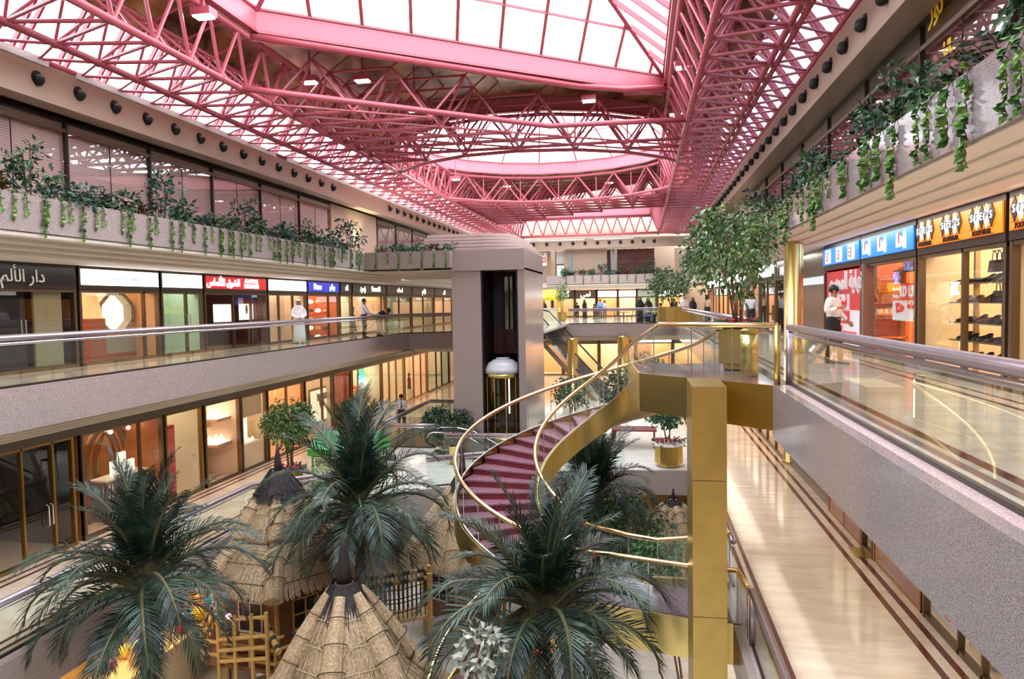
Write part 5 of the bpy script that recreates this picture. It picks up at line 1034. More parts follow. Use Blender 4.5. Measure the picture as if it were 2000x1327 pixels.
# ---- thatched huts
STRAW = mat('dry_straw', (206, 182, 146), .85, c2=(150, 122, 90), scale=22, detail=5, lo=.3, hi=.7); STRAWD = mat('blackened_straw', (58, 52, 54), .8, c2=(30, 26, 28), scale=10); STRAWU = mat('straw_underlayer', (132, 104, 70), .9); ROPE = mat('dark_rope', (58, 46, 40), .8); ROPEL = mat('pale_rope', (196, 176, 140), .8); BAM = mat('bamboo_pole', (196, 158, 92), .5, var=.2, scale=8); BAMD = mat('dark_bamboo_band', (54, 44, 38), .6); TIM = mat('brown_timber', (128, 82, 46), .6, var=.3, scale=5)
HEXA = lambda a, o: 1 / max(.82, cos(((a - o + pi / 6) % (pi / 3)) - pi / 6)) * .9
def strands(mb, c, r0, z0, r1, z1, n, r, o, wid=.008, lay=3):
    for j in range(lay):
        ta = j / lay
        for k in range(n):
            a = 2 * pi * (k + r.random()) / n; t0 = max(0, ta - .06); t1 = min(1.0 + r.uniform(.0, .07), ta + 1.7 / lay + r.uniform(-.12, .12)); q = HEXA(a, o); s_ = .015 + .025 * (1 - j / lay) + r.uniform(0, .012)
            pt = lambda t, aa, lift: Vector((c[0] + lerp(r0, r1, t) * q * cos(aa) + cos(aa) * lift, c[1] + lerp(r0, r1, t) * q * sin(aa) + sin(aa) * lift, lerp(z0, z1, t ** 1.12) + lift * .8))
            da = wid / max(.2, lerp(r0, r1, (t0 + t1) / 2)); b = a + r.uniform(-.03, .03); l1 = s_ + r.uniform(.0, .03)
            mb.add([pt(t0, a - da, s_), pt(t0, a + da, s_), pt(t1, b + da * .8, l1), pt(t1, b - da * .8, l1)], [(0, 1, 2, 3)])
def hut(label, x, y, o, tiers, cap, finial, wall, seed, deck=None):
    """tiers: (r top, z top, r eave, z eave); cap: (r0, z0, r1, z1); finial: (z base, z tip, r)"""
    r = random.Random(seed); root = thing('thatched_hut', (x, y, L0), label, 'hut'); c = (x, y)
    for ti, (r0, z0, r1, z1) in enumerate(tiers):
        core = MB(); n = 48; core.strip(*[[Vector((x + rr * HEXA(2 * pi * k / n, o) * cos(2 * pi * k / n), y + rr * HEXA(2 * pi * k / n, o) * sin(2 * pi * k / n), zz)) for k in range(n + 1)] for rr, zz in ((r0, z0), (r1 * .97, z1 + .02))]); core.strip(*[[Vector((x + rr * HEXA(2 * pi * k / n, o) * cos(2 * pi * k / n), y + rr * HEXA(2 * pi * k / n, o) * sin(2 * pi * k / n), zz)) for k in range(n + 1)] for rr, zz in ((r1 * .97, z1 + .02), (r1 * .55, z1 + .12))])
        tr = part('roof_tier', core, STRAWU, root); st = MB(); strands(st, c, r0, z0, r1, z1, int(430 + 330 * r1), r, o); part('thatch', st, STRAW, tr)['kind'] = 'stuff'
        for k in range(6):                 # rounded hip rolls bound with rope
            a = o + pi / 6 + k * pi / 3; q = HEXA(a, o); P = [Vector((x + lerp(r0, r1, t) * q * cos(a), y + lerp(r0, r1, t) * q * sin(a), lerp(z0, z1, t ** 1.12) + .0)) for t in (.05, .3, .55, .8, 1.02)]; w = min(.2, .16 * r1)
            hp = part('hip_roll', MB().tube(P, [w * .55, w * .8, w, w * 1.1, w * 1.15], 9), STRAW, tr)
            hm = MB()
            for i in range(4):
                for _ in range(40):
                    d = rdir(r, .1); d = d - (P[4] - P[0]).normalized() * d.dot((P[4] - P[0]).normalized()); d.normalize(); b = d.cross((P[4] - P[0]).normalized()) * .008; wi = w * (.6 + .5 * i / 4); e0, e1 = P[i] + d * wi, P[i + 1] + d * (wi * 1.16) + d * .02
                    hm.add([e0 - b, e0 + b, e1 + b, e1 - b], [(0, 1, 2, 3)])
            part('thatch', hm, STRAW, tr)['kind'] = 'stuff'
            for t in (1, 2, 3): d = (P[t + 1] - P[t - 1]).normalized(); aa = d.orthogonal().normalized(); bb = d.cross(aa); ww = w * (1.02 + .12 * t); part('rope_tie', MB().tube([P[t] + (aa * cos(s_) + bb * sin(s_)) * ww + d * .04 * sin(s_ * 1) for s_ in [2 * pi * q_ / 14 for q_ in range(15)]], .011, 4), ROPE, tr)
        for t in (.35, .62, .86): part('binding_rope', MB().tube([Vector((x + (lerp(r0, r1, t) + .06) * HEXA(2 * pi * k / 48, o) * cos(2 * pi * k / 48), y + (lerp(r0, r1, t) + .06) * HEXA(2 * pi * k / 48, o) * sin(2 * pi * k / 48), lerp(z0, z1, t ** 1.12) + .055)) for k in range(49)], .009, 4), ROPEL if ti == 0 else ROPE, tr)
    r0, z0, r1, z1 = cap; cp_ = MB(); strands(cp_, c, r0 + .03, z0 + .03, r1 + .05, z1, 420, r, o, .008, 2); core = MB().lathe([(r0, z0 - z1 + .02), (lerp(r0, r1, .4), (z0 - z1) * .62), (r1 * .9, .1)], 24, (x, y, z1), cap=False)
    k1 = part('black_cap', core, STRAWD, root); part('thatch', cp_, STRAWD, k1)['kind'] = 'stuff'
    zb, zt, rf = finial; part('finial_cone', MB().lathe([(rf, 0), (rf * .78, (zt - zb) * .35), (rf * .42, (zt - zb) * .7), (.02, zt - zb)], 14, (x, y, zb)), mat('black_wrapped_cone', (46, 36, 38), .7, var=.4, scale=14, stretch=(1, 1, 5)), root, smooth=True)
    part('finial_ring', MB().tube([(x + (rf + .015) * cos(2 * pi * k / 16), y + (rf + .015) * sin(2 * pi * k / 16), zb) for k in range(17)], .04, 6), ROPE if rf > .14 else ROPEL, root)
    rw, zw = wall
    for k in range(6):
        a = o + pi / 6 + k * pi / 3; p = Vector((x + rw * cos(a), y + rw * sin(a), 0)); a2 = a + pi / 3; p2 = Vector((x + rw * cos(a2), y + rw * sin(a2), 0)); part('corner_post', MB().tube([(p.x, p.y, L0), (p.x, p.y, zw)], .06, 8), BAM, root)
        zf = zw - 1.75; up = Vector((0, 0, 1)); wl = part('wall_panel', MB().slabpoly([p + up * zf, p2 + up * zf, p2 + up * (zw - .05), p + up * (zw - .05)], Vector((-cos(a + pi / 6), -sin(a + pi / 6), 0)) * .05), TIM, root)
        m1 = MB(); ot = Vector((cos(a + pi / 6), sin(a + pi / 6), 0)) * .02
        for t in (.28, .5, .72): m1.beam(p.lerp(p2, t) + ot + up * (zf + .55), p.lerp(p2, t) + ot + up * (zf + 1.3), .035, .03)
        for zz in (.55, .92, 1.3): m1.beam(p.lerp(p2, .28) + ot + up * (zf + zz), p.lerp(p2, .72) + ot + up * (zf + zz), .03, .04)
        part('window_frame', m1, mat('pale_window_wood', (206, 200, 184), .5) if k % 2 else BAM, wl); part('window_dark', MB().slabpoly([p.lerp(p2, .28) + ot * .4 + up * (zf + .55), p.lerp(p2, .72) + ot * .4 + up * (zf + .55), p.lerp(p2, .72) + ot * .4 + up * (zf + 1.3), p.lerp(p2, .28) + ot * .4 + up * (zf + 1.3)], ot * .1), mat('hut_window_dark', (40, 34, 32), .3), wl)
    if deck:
        rd, zd = deck; part('deck', MB().prism([(x + rd * cos(o + pi / 6 + k * pi / 3), y + rd * sin(o + pi / 6 + k * pi / 3)) for k in range(6)], zd - .1, zd), TIM, root)
        for k in range(6):
            a = o + pi / 6 + k * pi / 3; p = Vector((x + rd * cos(a), y + rd * sin(a), zd)); p2 = Vector((x + rd * cos(a + pi / 3), y + rd * sin(a + pi / 3), zd)); up = Vector((0, 0, 1))
            for t in (0, .33, .66): q = p.lerp(p2, t); part('rail_post', MB().tube([q, q + up * .85], .035, 7), BAM, root)
            for zz in (.18, .5, .78): b_ = part('rail_pole', MB().tube([p + up * zz, p2 + up * zz], .045, 8), BAM, root)
            m1 = MB()
            for t in (.1, .4, .7): q, q2 = p.lerp(p2, t) + up * .78, p.lerp(p2, t + .14) + up * .78; m1.tube([q, q2], .05, 8)
            part('dark_band', m1, BAMD, root)
    return root
def hut_at(label, px, Y, o, tiers, cap, finial, wall, seed, deck=None):
    zz = lambda v: ony(px, v, Y).z; q = ony(px, 1000, Y)
    return hut(label, q.x, q.y, o, [(a, zz(b), c, zz(d)) for a, b, c, d in tiers], (cap[0], zz(cap[1]), cap[2], zz(cap[3])), (zz(finial[0]), zz(finial[1]), finial[2]), (wall[0], zz(wall[1])), seed, deck and (deck[0], zz(deck[1])))
hut_at('front thatched hut with a tall black cone finial and black cap', 668, 14.0, .15, [(.26, 1150, 1.28, 1298), (1.0, 1285, 2.1, 1385)], (.2, 1142, .7, 1222), (1140, 1040, .17), (1.45, 1310), 31)
hut_at('thatched hut with two roof tiers below the lower gallery opposite', 546, 17.2, .4, [(.24, 940, 1.08, 1030), (.62, 1010, 2.0, 1112)], (.15, 922, .62, 972), (922, 868, .12), (1.5, 1105), 32, deck=(2.1, 1235))
hut_at('thatched hut behind the spiral stair with its side roof showing', 905, 20.3, .05, [(.25, 945, 1.7, 1078)], (.14, 932, .42, 965), (932, 862, .12), (1.25, 1070), 33)
hut_at('small dark thatched hut behind the basement bushes', 1315, 22.4, .3, [(.2, 985, 1.1, 1045)], (.1, 978, .3, 1000), (978, 955, .08), (.8, 1040), 34)
# rope bridge and bamboo platform between the huts
BQ = [ony(718, 1132, 17.1), ony(838, 1112, 17.9), ony(715, 1150, 16.6), ony(838, 1128, 17.2)]
root = thing('rope_bridge', (BQ[0].x, 17.6, -7.5), 'bamboo and rope bridge with black banded rails between the huts', 'bridge'); up = Vector((0, 0, 1))
for q, (a, b) in enumerate([(BQ[2], BQ[3]), (BQ[0], BQ[1])]):
    a, b = Vector(a), Vector(b); part('rail_pole', MB().tube([a, b], .055, 8), BAM, root); m1 = MB()
    for t in (.05, .3, .55, .8): m1.tube([a.lerp(b, t), a.lerp(b, t + .12)], .062, 8)
    part('dark_band', m1, BAMD, root); net = MB()
    for k in range(15): p = a.lerp(b, k / 14); part('rope', MB().tube([p, p - up * .95], .016, 5), ROPE, root)
    for zz in (.35, .7): part('rope', MB().tube([a - up * zz, a.lerp(b, .5) - up * (zz + .08), b - up * zz], .014, 5), ROPE, root)
part('walkway', MB().slabpoly([BQ[2] - up * .98, BQ[3] - up * .98, BQ[1] - up * .95, BQ[0] - up * .95], (0, 0, -.08)), mat('tan_planks', (214, 176, 118), .6, var=.2, scale=4), root)
for q in BQ: part('support_post', MB().tube([(q.x, q.y, L0), (q.x, q.y, q.z + .1)], .07, 8), BAM, root)
F0, F1, F2, F3 = ony(425, 1215, 15.4), ony(520, 1205, 15.0), ony(515, 1208, 15.6), ony(545, 1275, 14.6)
root = thing('bamboo_fence', (F1.x, 14.8, -7.7), 'bamboo platform fence with a black banded corner pole beside the front hut', 'fence')
for k in range(3): d = up * (-.27 * k); part('rail_pole', MB().tube([F0 + d - up * .45, F1 + d - up * .45], .05, 8), BAM, root)
part('rail_pole', MB().tube([F0, F1], .04, 8), BAM, root); part('corner_pole', MB().tube([F2, F3], .07, 8), BAM, root); m1 = MB()
for t in (.1, .35, .6, .85): m1.tube([F2.lerp(F3, t), F2.lerp(F3, t + .1)], .077, 8)
part('dark_band', m1, BAMD, root)
for t in (0, .35, .7, 1): q = F0.lerp(F1, t); part('fence_post', MB().tube([(q.x, q.y, L0), (q.x, q.y, q.z + .1)], .05, 8), BAM, root)
p = ony(446, 1205, 15.6); root = thing('pink_lamp', p, 'glowing pink white lamp globe beside the two tier hut', 'lamp'); part('globe', MB().ball(p, .075, 12, 8), mat('pink_glow', (255, 170, 215), .4, emit=6), root, smooth=True); part('stem', MB().tube([(p.x, p.y, L0), (p.x, p.y, p.z - .07)], .02, 6), BLACK, root)
# ---- stalls
def stall(name, label, x0, x1, y0, y1, z, roof_z, ridge, mroof, mpost, counter, rzv=0):
    root = thing(name, ((x0 + x1) / 2, (y0 + y1) / 2, z), label, 'stall'); ym = (y0 + y1) / 2
    rf = MB(); e = .12
    rf.slabpoly([(x0 - e, y0 - e, roof_z), (x1 + e, y0 - e, roof_z), (x1 + e, ym, roof_z + ridge), (x0 - e, ym, roof_z + ridge)], (0, 0, .04)); rf.slabpoly([(x0 - e, ym, roof_z + ridge), (x1 + e, ym, roof_z + ridge), (x1 + e, y1 + e, roof_z), (x0 - e, y1 + e, roof_z)], (0, 0, .04)); part('roof', rf, mroof, root)
    gb = MB()
    for x in (x0 - e, x1 + e - .03): gb.slabpoly([(x, y0 - e, roof_z - .16), (x, y1 + e, roof_z - .16), (x, y1 + e, roof_z + .02), (x, ym, roof_z + ridge), (x, y0 - e, roof_z + .02)], (.03, 0, 0))
    gb.box(x0 - e, x1 + e, y0 - e - .01, y0 - e + .02, roof_z - .18, roof_z + .03).box(x0 - e, x1 + e, y1 + e - .02, y1 + e + .01, roof_z - .18, roof_z + .03); part('valance', gb, mpost, root)
    for x in (x0, x1):
        for y in (y0, y1): part('post', MB().lathe([(.045, 0), (.035, .1), (.05, .5), (.035, .9), (.05, 1.3), (.035, roof_z - z)], 10, (x, y, z)), mpost, root)
    part('counter', MB().box(x0 + .05, x1 - .05, y0 + .05, y1 - .05, z, z + .95), counter, root); part('counter_top', MB().box(x0 - .02, x1 + .02, y0 - .02, y1 + .02, z + .95, z + 1.0), WHITEP, root)
    g = MB()
    for a, b in (((x0 + .1, y0 + .1), (x1 - .1, y0 + .1)), ((x0 + .1, y1 - .1), (x1 - .1, y1 - .1)), ((x0 + .1, y0 + .1), (x0 + .1, y1 - .1)), ((x1 - .1, y0 + .1), (x1 - .1, y1 - .1))): g.add([(*a, z + 1.0), (*b, z + 1.0), (*b, z + 1.5), (*a, z + 1.5)], [(0, 1, 2, 3)])
    part('display_glass', g, GLASSS, root); return root
GRN = mat('light_green_roof', (96, 176, 112), .5); GRD = mat('leaf_green_paint', (72, 148, 52), .5)
stall('market_stall', 'green roofed market stall on the bridge floor behind the palm', -10.7, -8.7, 21.9, 23.4, L1, -4.72, .48, GRN, GRD, mat('pale_green_counter', (186, 206, 130), .5))
stall('market_stall', 'yellow roofed market stall on the far terrace', ony(1058, 600, 57).x, ony(1092, 600, 57).x, 56.4, 57.8, L2, .35, .62, mat('yellow_roof', (250, 208, 20), .5, emit=.1), mat('yellow_paint', (232, 196, 30), .5), mat('cream_counter', (232, 220, 180), .5))
rt = random.Random(5)
for k in range(10):
    x, y = rt.uniform(-10.5, -8.9), rt.uniform(22.05, 23.25); h = rt.uniform(.1, .28); m1 = MB().lathe([(.05, 0), (.06, h * .4), (.03, h * .8), (.035, h)], 10, (x, y, L1 + 1.0)); solo('jar', m1, mat('jar_tint_%d' % (k % 4), [(230, 230, 226), (90, 130, 150), (210, 120, 130), (240, 220, 170)][k % 4], .2), 'small jar for sale on the green stall counter', 'jar', 'jars on the green stall')
# ================================================================== PEOPLE
def skin_mesh(name, verts, edges, radii, m, level=2, extra=None):
    me = bpy.data.meshes.new(name); me.from_pydata([Vector(v) for v in verts], edges, []); ob = bpy.data.objects.new(name, me); COL.objects.link(ob)
    sk = ob.modifiers.new('Skin', 'SKIN'); sk.use_smooth_shade = True
    for i, r in enumerate(radii): d = me.skin_vertices[0].data[i]; d.radius = (r, r) if not isinstance(r, tuple) else r; d.use_root = i == 0
    ob.modifiers.new('Sub', 'SUBSURF').levels = level; ob.modifiers['Sub'].render_levels = level
    dg = bpy.context.evaluated_depsgraph_get(); out = bpy.data.meshes.new_from_object(ob.evaluated_get(dg)); mb = MB(); mb.add([v.co.copy() for v in out.vertices], [tuple(p.vertices) for p in out.polygons])
    bpy.data.objects.remove(ob); bpy.data.meshes.remove(me); bpy.data.meshes.remove(out)
    if extra: mb.add(extra.v, extra.f)
    return mb.mesh(name, m, smooth=True)
J0 = dict(pel=(0, 0, .95), wai=(0, .0, 1.1), che=(0, .01, 1.28), nec=(0, 0, 1.46), hea=(0, .03, 1.6), top=(0, .02, 1.69), shL=(-.175, 0, 1.4), shR=(.175, 0, 1.4), elL=(-.25, -.03, 1.12), elR=(.25, -.03, 1.12), wrL=(-.26, .05, .88), wrR=(.26, .05, .88),
          hiL=(-.09, 0, .9), hiR=(.09, 0, .9), knL=(-.1, .03, .5), knR=(.1, .03, .5), anL=(-.1, -.02, .09), anR=(.1, -.02, .09))
SKINC = mat('warm_skin', (186, 128, 96), .5); HAIRC = mat('black_hair', (24, 18, 16), .5)
def person(label, pos, face, pose=None, outfit='suit', top=(236, 236, 236), bottom=(26, 26, 30), h=1.75, hair=True, seated=False, look=0, tie=False, group=None):
    J = {k: Vector(v) for k, v in J0.items()}
    for k, v in (pose or {}).items(): J[k] = Vector(v)
    for k in J: J[k] = J[k] * (h / 1.75)
    root = thing('person', pos, label, 'person', group, face); C_ = lambda nm, me: _child(root, nm, me)
    N = ['pel', 'wai', 'che', 'nec', 'hea', 'top', 'shL', 'elL', 'wrL', 'shR', 'elR', 'wrR', 'hiL', 'knL', 'anL', 'hiR', 'knR', 'anR']; E = [(0, 1), (1, 2), (2, 3), (3, 4), (4, 5), (2, 6), (6, 7), (7, 8), (2, 9), (9, 10), (10, 11), (0, 12), (12, 13), (13, 14), (0, 15), (15, 16), (16, 17)]
    R = [.09, .085, .1, .055, .095, .075, .065, .045, .03, .065, .045, .03, .085, .06, .04, .085, .06, .04]
    ex = MB()
    for sd in ('L', 'R'):                  # palm, four fingers and a thumb
        w, e = J['wr' + sd], J['el' + sd]; d = (w - e).normalized(); sx = Vector((1 if sd == 'L' else -1, .3, 0)); sx = (sx - d * sx.dot(d)).normalized(); nn = d.cross(sx)
        ex.tube([w - d * .01, w + d * .04, w + d * .09], [.026, .036, .03], 8)
        for q in range(4): o = nn * (-.028 + .019 * q); L = (.062, .074, .07, .054)[q]; ex.tube([w + d * .08 + o, w + d * (.08 + L * .55) + o + sx * .012, w + d * (.08 + L) + o + sx * .034], [.0095, .009, .007], 6)
        ex.tube([w + d * .03 + nn * -.03, w + d * .06 + nn * -.05 + sx * .012, w + d * .095 + nn * -.05 + sx * .028], [.012, .011, .008], 6)
    fw = Vector((sin(look) * .5, 1, 0)).normalized(); hc = J['hea']; sdv = Vector((fw.y, -fw.x, 0))
    ex.tube([hc + fw * .085 + Vector((0, 0, .03)), hc + fw * .118 + Vector((0, 0, -.012)), hc + fw * .09 + Vector((0, 0, -.02))], [.01, .018, .01], 6)
    for s_ in (-1, 1): ex.ball(hc + sdv * .093 * s_ + Vector((0, 0, .0)), .026, 8, 5)
    C_('body', skin_mesh('body', [J[n] for n in N], E, R, SKINC, 2, ex))
    fc = MB()
    for s_ in (-1, 1): fc.ball(hc + fw * .09 + sdv * .034 * s_ + Vector((0, 0, .03)), .011, 8, 5)
    C_('eyes', fc.mesh('eyes', BLACK))
    C_('mouth', MB().tube([hc + fw * .091 + sdv * -.026 + Vector((0, 0, -.052)), hc + fw * .1 + Vector((0, 0, -.05)), hc + fw * .091 + sdv * .026 + Vector((0, 0, -.052))], .007, 5).mesh('mouth', mat('lip', (140, 74, 66), .5)))
    if hair:
        hm = MB(); hm.lathe([(.1 * cos(t), .11 * sin(t)) for t in (-.5, -.2, .1, .4, .7, 1.0, 1.3, 1.5)], 16); C_('hair', _moved(hm, hc - fw * .018 + Vector((0, 0, .035)), 1.03).mesh('hair', HAIRC, smooth=True))
        if hair == 'moustache': C_('moustache', MB().tube([hc + fw * .1 + sdv * -.035 + Vector((0, 0, -.035)), hc + fw * .112 + Vector((0, 0, -.03)), hc + fw * .1 + sdv * .035 + Vector((0, 0, -.035))], .009, 5).mesh('moustache', HAIRC))
    tm = mat('cloth_%d_%d_%d' % top, top, .75, var=.08, scale=6); bm_ = mat('cloth_%d_%d_%d' % bottom, bottom, .75)
    if outfit == 'suit':
        C_('shirt', skin_mesh('shirt', [J['wai'] - Vector((0, 0, .22)), J['wai'], J['che'], J['nec'] - Vector((0, 0, .05)), J['shL'], J['elL'], J['wrL'].lerp(J['elL'], .12), J['shR'], J['elR'], J['wrR'].lerp(J['elR'], .12)], [(0, 1), (1, 2), (2, 3), (2, 4), (4, 5), (5, 6), (2, 7), (7, 8), (8, 9)], [.146, .15, .155, .075, .088, .062, .046, .088, .062, .046], tm))
        C_('trousers', skin_mesh('trousers', [J['pel'] + Vector((0, 0, .16)), J['pel'], J['hiL'], J['knL'], J['anL'] + Vector((0, 0, -.02)), J['hiR'], J['knR'], J['anR'] + Vector((0, 0, -.02))], [(0, 1), (1, 2), (2, 3), (3, 4), (1, 5), (5, 6), (6, 7)], [.15, .15, .11, .08, .062, .11, .08, .062], bm_))
        C_('belt', MB().lathe([(.15, 0), (.158, .015), (.15, .035)], 18).mesh('belt', BLACK)).location = J['pel'] + Vector((0, 0, .05))
        if tie: C_('tie', MB().slabpoly([J['nec'] + Vector((-.02, .1, -.05)), J['nec'] + Vector((.02, .1, -.05)), J['wai'] + Vector((.04, .165, .0)), J['wai'] + Vector((0, .17, -.05)), J['wai'] + Vector((-.04, .165, .0))], (0, .012, 0)).mesh('tie', mat('navy_tie', (22, 24, 52), .5)))
        if tie: C_('epaulettes', MB().box(-.2, -.1, -.05, .05, J['shL'].z + .075, J['shL'].z + .095).box(.1, .2, -.05, .05, J['shL'].z + .075, J['shL'].z + .095).mesh('epaulettes', mat('navy_tie', (22, 24, 52), .5)))
    elif outfit in ('gown', 'abaya'):
        z0 = .04; ring = [(.25, z0), (.235, .4), (.21, .8), (.195, 1.1), (.205, 1.3), (.15, 1.42), (.07, 1.47)] if not seated else [(.36, z0), (.34, .3), (.26, .55), (.2, .85), (.2, 1.05), (.14, 1.15), (.07, 1.2)]
        dz = J['nec'].z - ring[-1][1]; gm = MB(); n = 20
        for (r0, za) in ring: pass
        gm.lathe([(r0 * (1 + (.06 if i < 4 else 0)), za * (h / 1.75)) for i, (r0, za) in enumerate(ring)], n, (J['pel'].x * .5, J['pel'].y * .4, 0), 1, .72); C_('gown', gm.mesh('gown', tm, smooth=True))
        C_('sleeves', skin_mesh('sleeves', [J['che'], J['shL'], J['elL'], J['wrL'], J['shR'], J['elR'], J['wrR']], [(0, 1), (1, 2), (2, 3), (0, 4), (4, 5), (5, 6)], [.13, .09, .075, .06, .09, .075, .06], tm))
        v = MB(); v.lathe([(.13, -.3), (.15, -.2), (.125, -.08), (.118, .02), (.1, .09), (.05, .135), (.01, .14)], 18, (0, -.03, 0)); vm = _moved(v, hc + Vector((0, -.01, 0)), 1.0)
        keep = [f for f in vm.f if not (sum(vm.v[i][1] for i in f) / len(f) - hc.y > .045 and hc.z - .13 < sum(vm.v[i][2] for i in f) / len(f) < hc.z + .07)]; vm.f = keep; vm.m = [0] * len(keep)
        C_('headscarf', vm.mesh('headscarf', tm, smooth=True))
        if outfit == 'gown': C_('head_cord', MB().tube([hc + Vector((.112 * cos(2 * pi * k / 16), -.03 + .112 * sin(2 * pi * k / 16), .075)) for k in range(17)], .014, 6).mesh('head_cord', BLACK))
    sh = MB()
    for sd in ('L', 'R'): a = J['an' + sd]; sh.tube([a + Vector((0, -.05, -.045)), a + Vector((0, .05, -.05)), a + Vector((0, .15, -.06)), a + Vector((0, .2, -.065))], [.04, .045, .042, .025], 8)
    C_('shoes', sh.mesh('shoes', mat('black_shoe', (24, 20, 20), .3), smooth=True))
    return root
def _child(root, nm, me): o = bpy.data.objects.new(nm, me); o.parent = root; COL.objects.link(o); return o
def _moved(mb, c, k): mb.v = [tuple(Vector(v) * k + c) for v in mb.v]; return mb
ang = lambda dx, dy: atan2(dy, dx) - pi / 2      # face along (dx, dy)
SIT = dict(pel=(0, 0, .5), wai=(0, -.02, .66), che=(0, 0, .84), nec=(0, .03, 1.01), hea=(0, .06, 1.15), top=(0, .06, 1.24), shL=(-.175, .02, .96), shR=(.175, .02, .96), elL=(-.24, .12, .72), elR=(.24, .12, .72), wrL=(-.12, .34, .74), wrR=(.12, .34, .74), hiL=(-.09, .04, .5), hiR=(.09, .04, .5), knL=(-.12, .45, .5), knR=(.12, .45, .5), anL=(-.12, .42, .09), anR=(.12, .42, .09))
p = onz(1627, 711, L2); person('man in a white shirt and black trousers walking past the red poster', p, ang(.75, -.66), dict(elR=(.33, .0, 1.15), wrR=(.17, .22, 1.24), elL=(-.3, -.02, 1.14), wrL=(-.38, .14, .93), knL=(-.11, .08, .5), anL=(-.12, .1, .09), anR=(.1, -.1, .1)), top=(244, 240, 238), bottom=(22, 22, 26), h=1.73, hair='moustache', look=-.9)
p = onz(585, 671, L2); person('man in a long white robe and white headscarf with his hands clasped', p, ang(.6, -.8), dict(elL=(-.27, .05, 1.12), elR=(.27, .05, 1.12), wrL=(-.04, .2, 1.0), wrR=(.04, .21, 1.0)), outfit='gown', top=(244, 244, 246), h=1.76, hair=False)
RA_ = -12.35
p = onx(712, 662, RA_); person('guard in a white uniform shirt leaning on the upper railing opposite', (RA_, p.y, L2), ang(.8, .6), dict(elL=(-.22, .12, 1.12), wrL=(-.12, .34, 1.02), elR=(.24, .12, 1.12), wrR=(.16, .36, 1.02)), top=(232, 234, 244), bottom=(28, 28, 26), h=1.8, tie=True)
p = onx(735, 660, RA_); person('person in a black top and pale jeans bending over the upper railing', (RA_, p.y + .3, L2), ang(.8, .6), dict(wai=(0, .08, 1.08), che=(0, .28, 1.18), nec=(0, .43, 1.22), hea=(0, .55, 1.2), top=(0, .62, 1.18), shL=(-.175, .36, 1.2), shR=(.175, .36, 1.2), elL=(-.22, .42, .98), elR=(.22, .42, .98), wrL=(-.1, .5, 1.0), wrR=(.1, .5, 1.0)), top=(24, 26, 34), bottom=(150, 158, 156), h=1.72)
p = onz(785, 842, L1); person('guard in a white shirt and dark tie standing on the lower gallery behind glass', p, ang(.35, -.94), dict(anL=(-.14, -.02, .09), anR=(.14, -.02, .09), knL=(-.12, .03, .5), knR=(.12, .03, .5)), top=(236, 236, 246), bottom=(38, 34, 30), h=1.76, tie=True)
BK = (20, 19, 22)
for px, yy, face, lb, kw in [(1250, 48.6, ang(-.3, -1), 'woman in a black cloak standing behind the seated man on the cafe terrace', dict(outfit='abaya', top=BK, hair=False, h=1.7)), (1266, 49.4, ang(.2, -1), 'second woman in a black cloak between the two cafe sitters', dict(outfit='abaya', top=BK, hair=False, h=1.66)),
        (1336, 50.5, ang(.3, -1), 'man in a white shirt and white headscarf beyond the terrace tree', dict(outfit='gown', top=(236, 232, 238), hair=False, h=1.74)), (1353, 49.6, ang(-.5, -.8), 'woman in a black cloak at the shop corner beyond the terrace tree', dict(outfit='abaya', top=BK, hair=False, h=1.62)),
        (1381, 43.5, ang(.5, -.8), 'man in a beige shirt before the orange shop on the viewer side gallery', dict(top=(196, 178, 150), bottom=(34, 32, 34), h=1.75)), (1467, 33.0, ang(-.3, -1), 'man in a pale blue shirt seen beside the tree trunk', dict(top=(206, 212, 226), bottom=(32, 34, 42), h=1.73)),
        (1142, 63.5, ang(.6, -.4), 'woman in a black cloak before the far shops', dict(outfit='abaya', top=BK, hair=False, h=1.66)), (1127, 64.5, ang(.2, -1), 'dark dressed figure stooping by the far shop window', dict(top=(36, 30, 32), bottom=BK, h=1.4)),
        (1161, 60.5, ang(-1, -.3), 'child in black pointing across the far terrace', dict(top=BK, bottom=(40, 40, 50), h=1.25, pose=dict(elL=(-.4, .02, 1.34), wrL=(-.62, .05, 1.36)))), (1172, 62, ang(.3, -.9), 'person in a light blue shirt before the white signed shop', dict(top=(120, 160, 220), bottom=(60, 60, 70), h=1.66)), (1181, 62.6, ang(-.2, -1), 'person in a cream top beside the light blue shirt', dict(top=(232, 206, 180), bottom=(90, 80, 80), h=1.55)),
        (1062, 66, ang(.2, -1), 'dark figure behind the yellow stall', dict(outfit='abaya', top=(30, 26, 30), hair=False, h=1.65)), (1316, 52.5, ang(-.4, -.9), 'dark haired person in a green top behind the terrace tree', dict(top=(40, 52, 50), bottom=BK, h=1.6))]:
    q = ony(px, 600, yy); person(lb, (q.x, yy, L2), face, **kw)
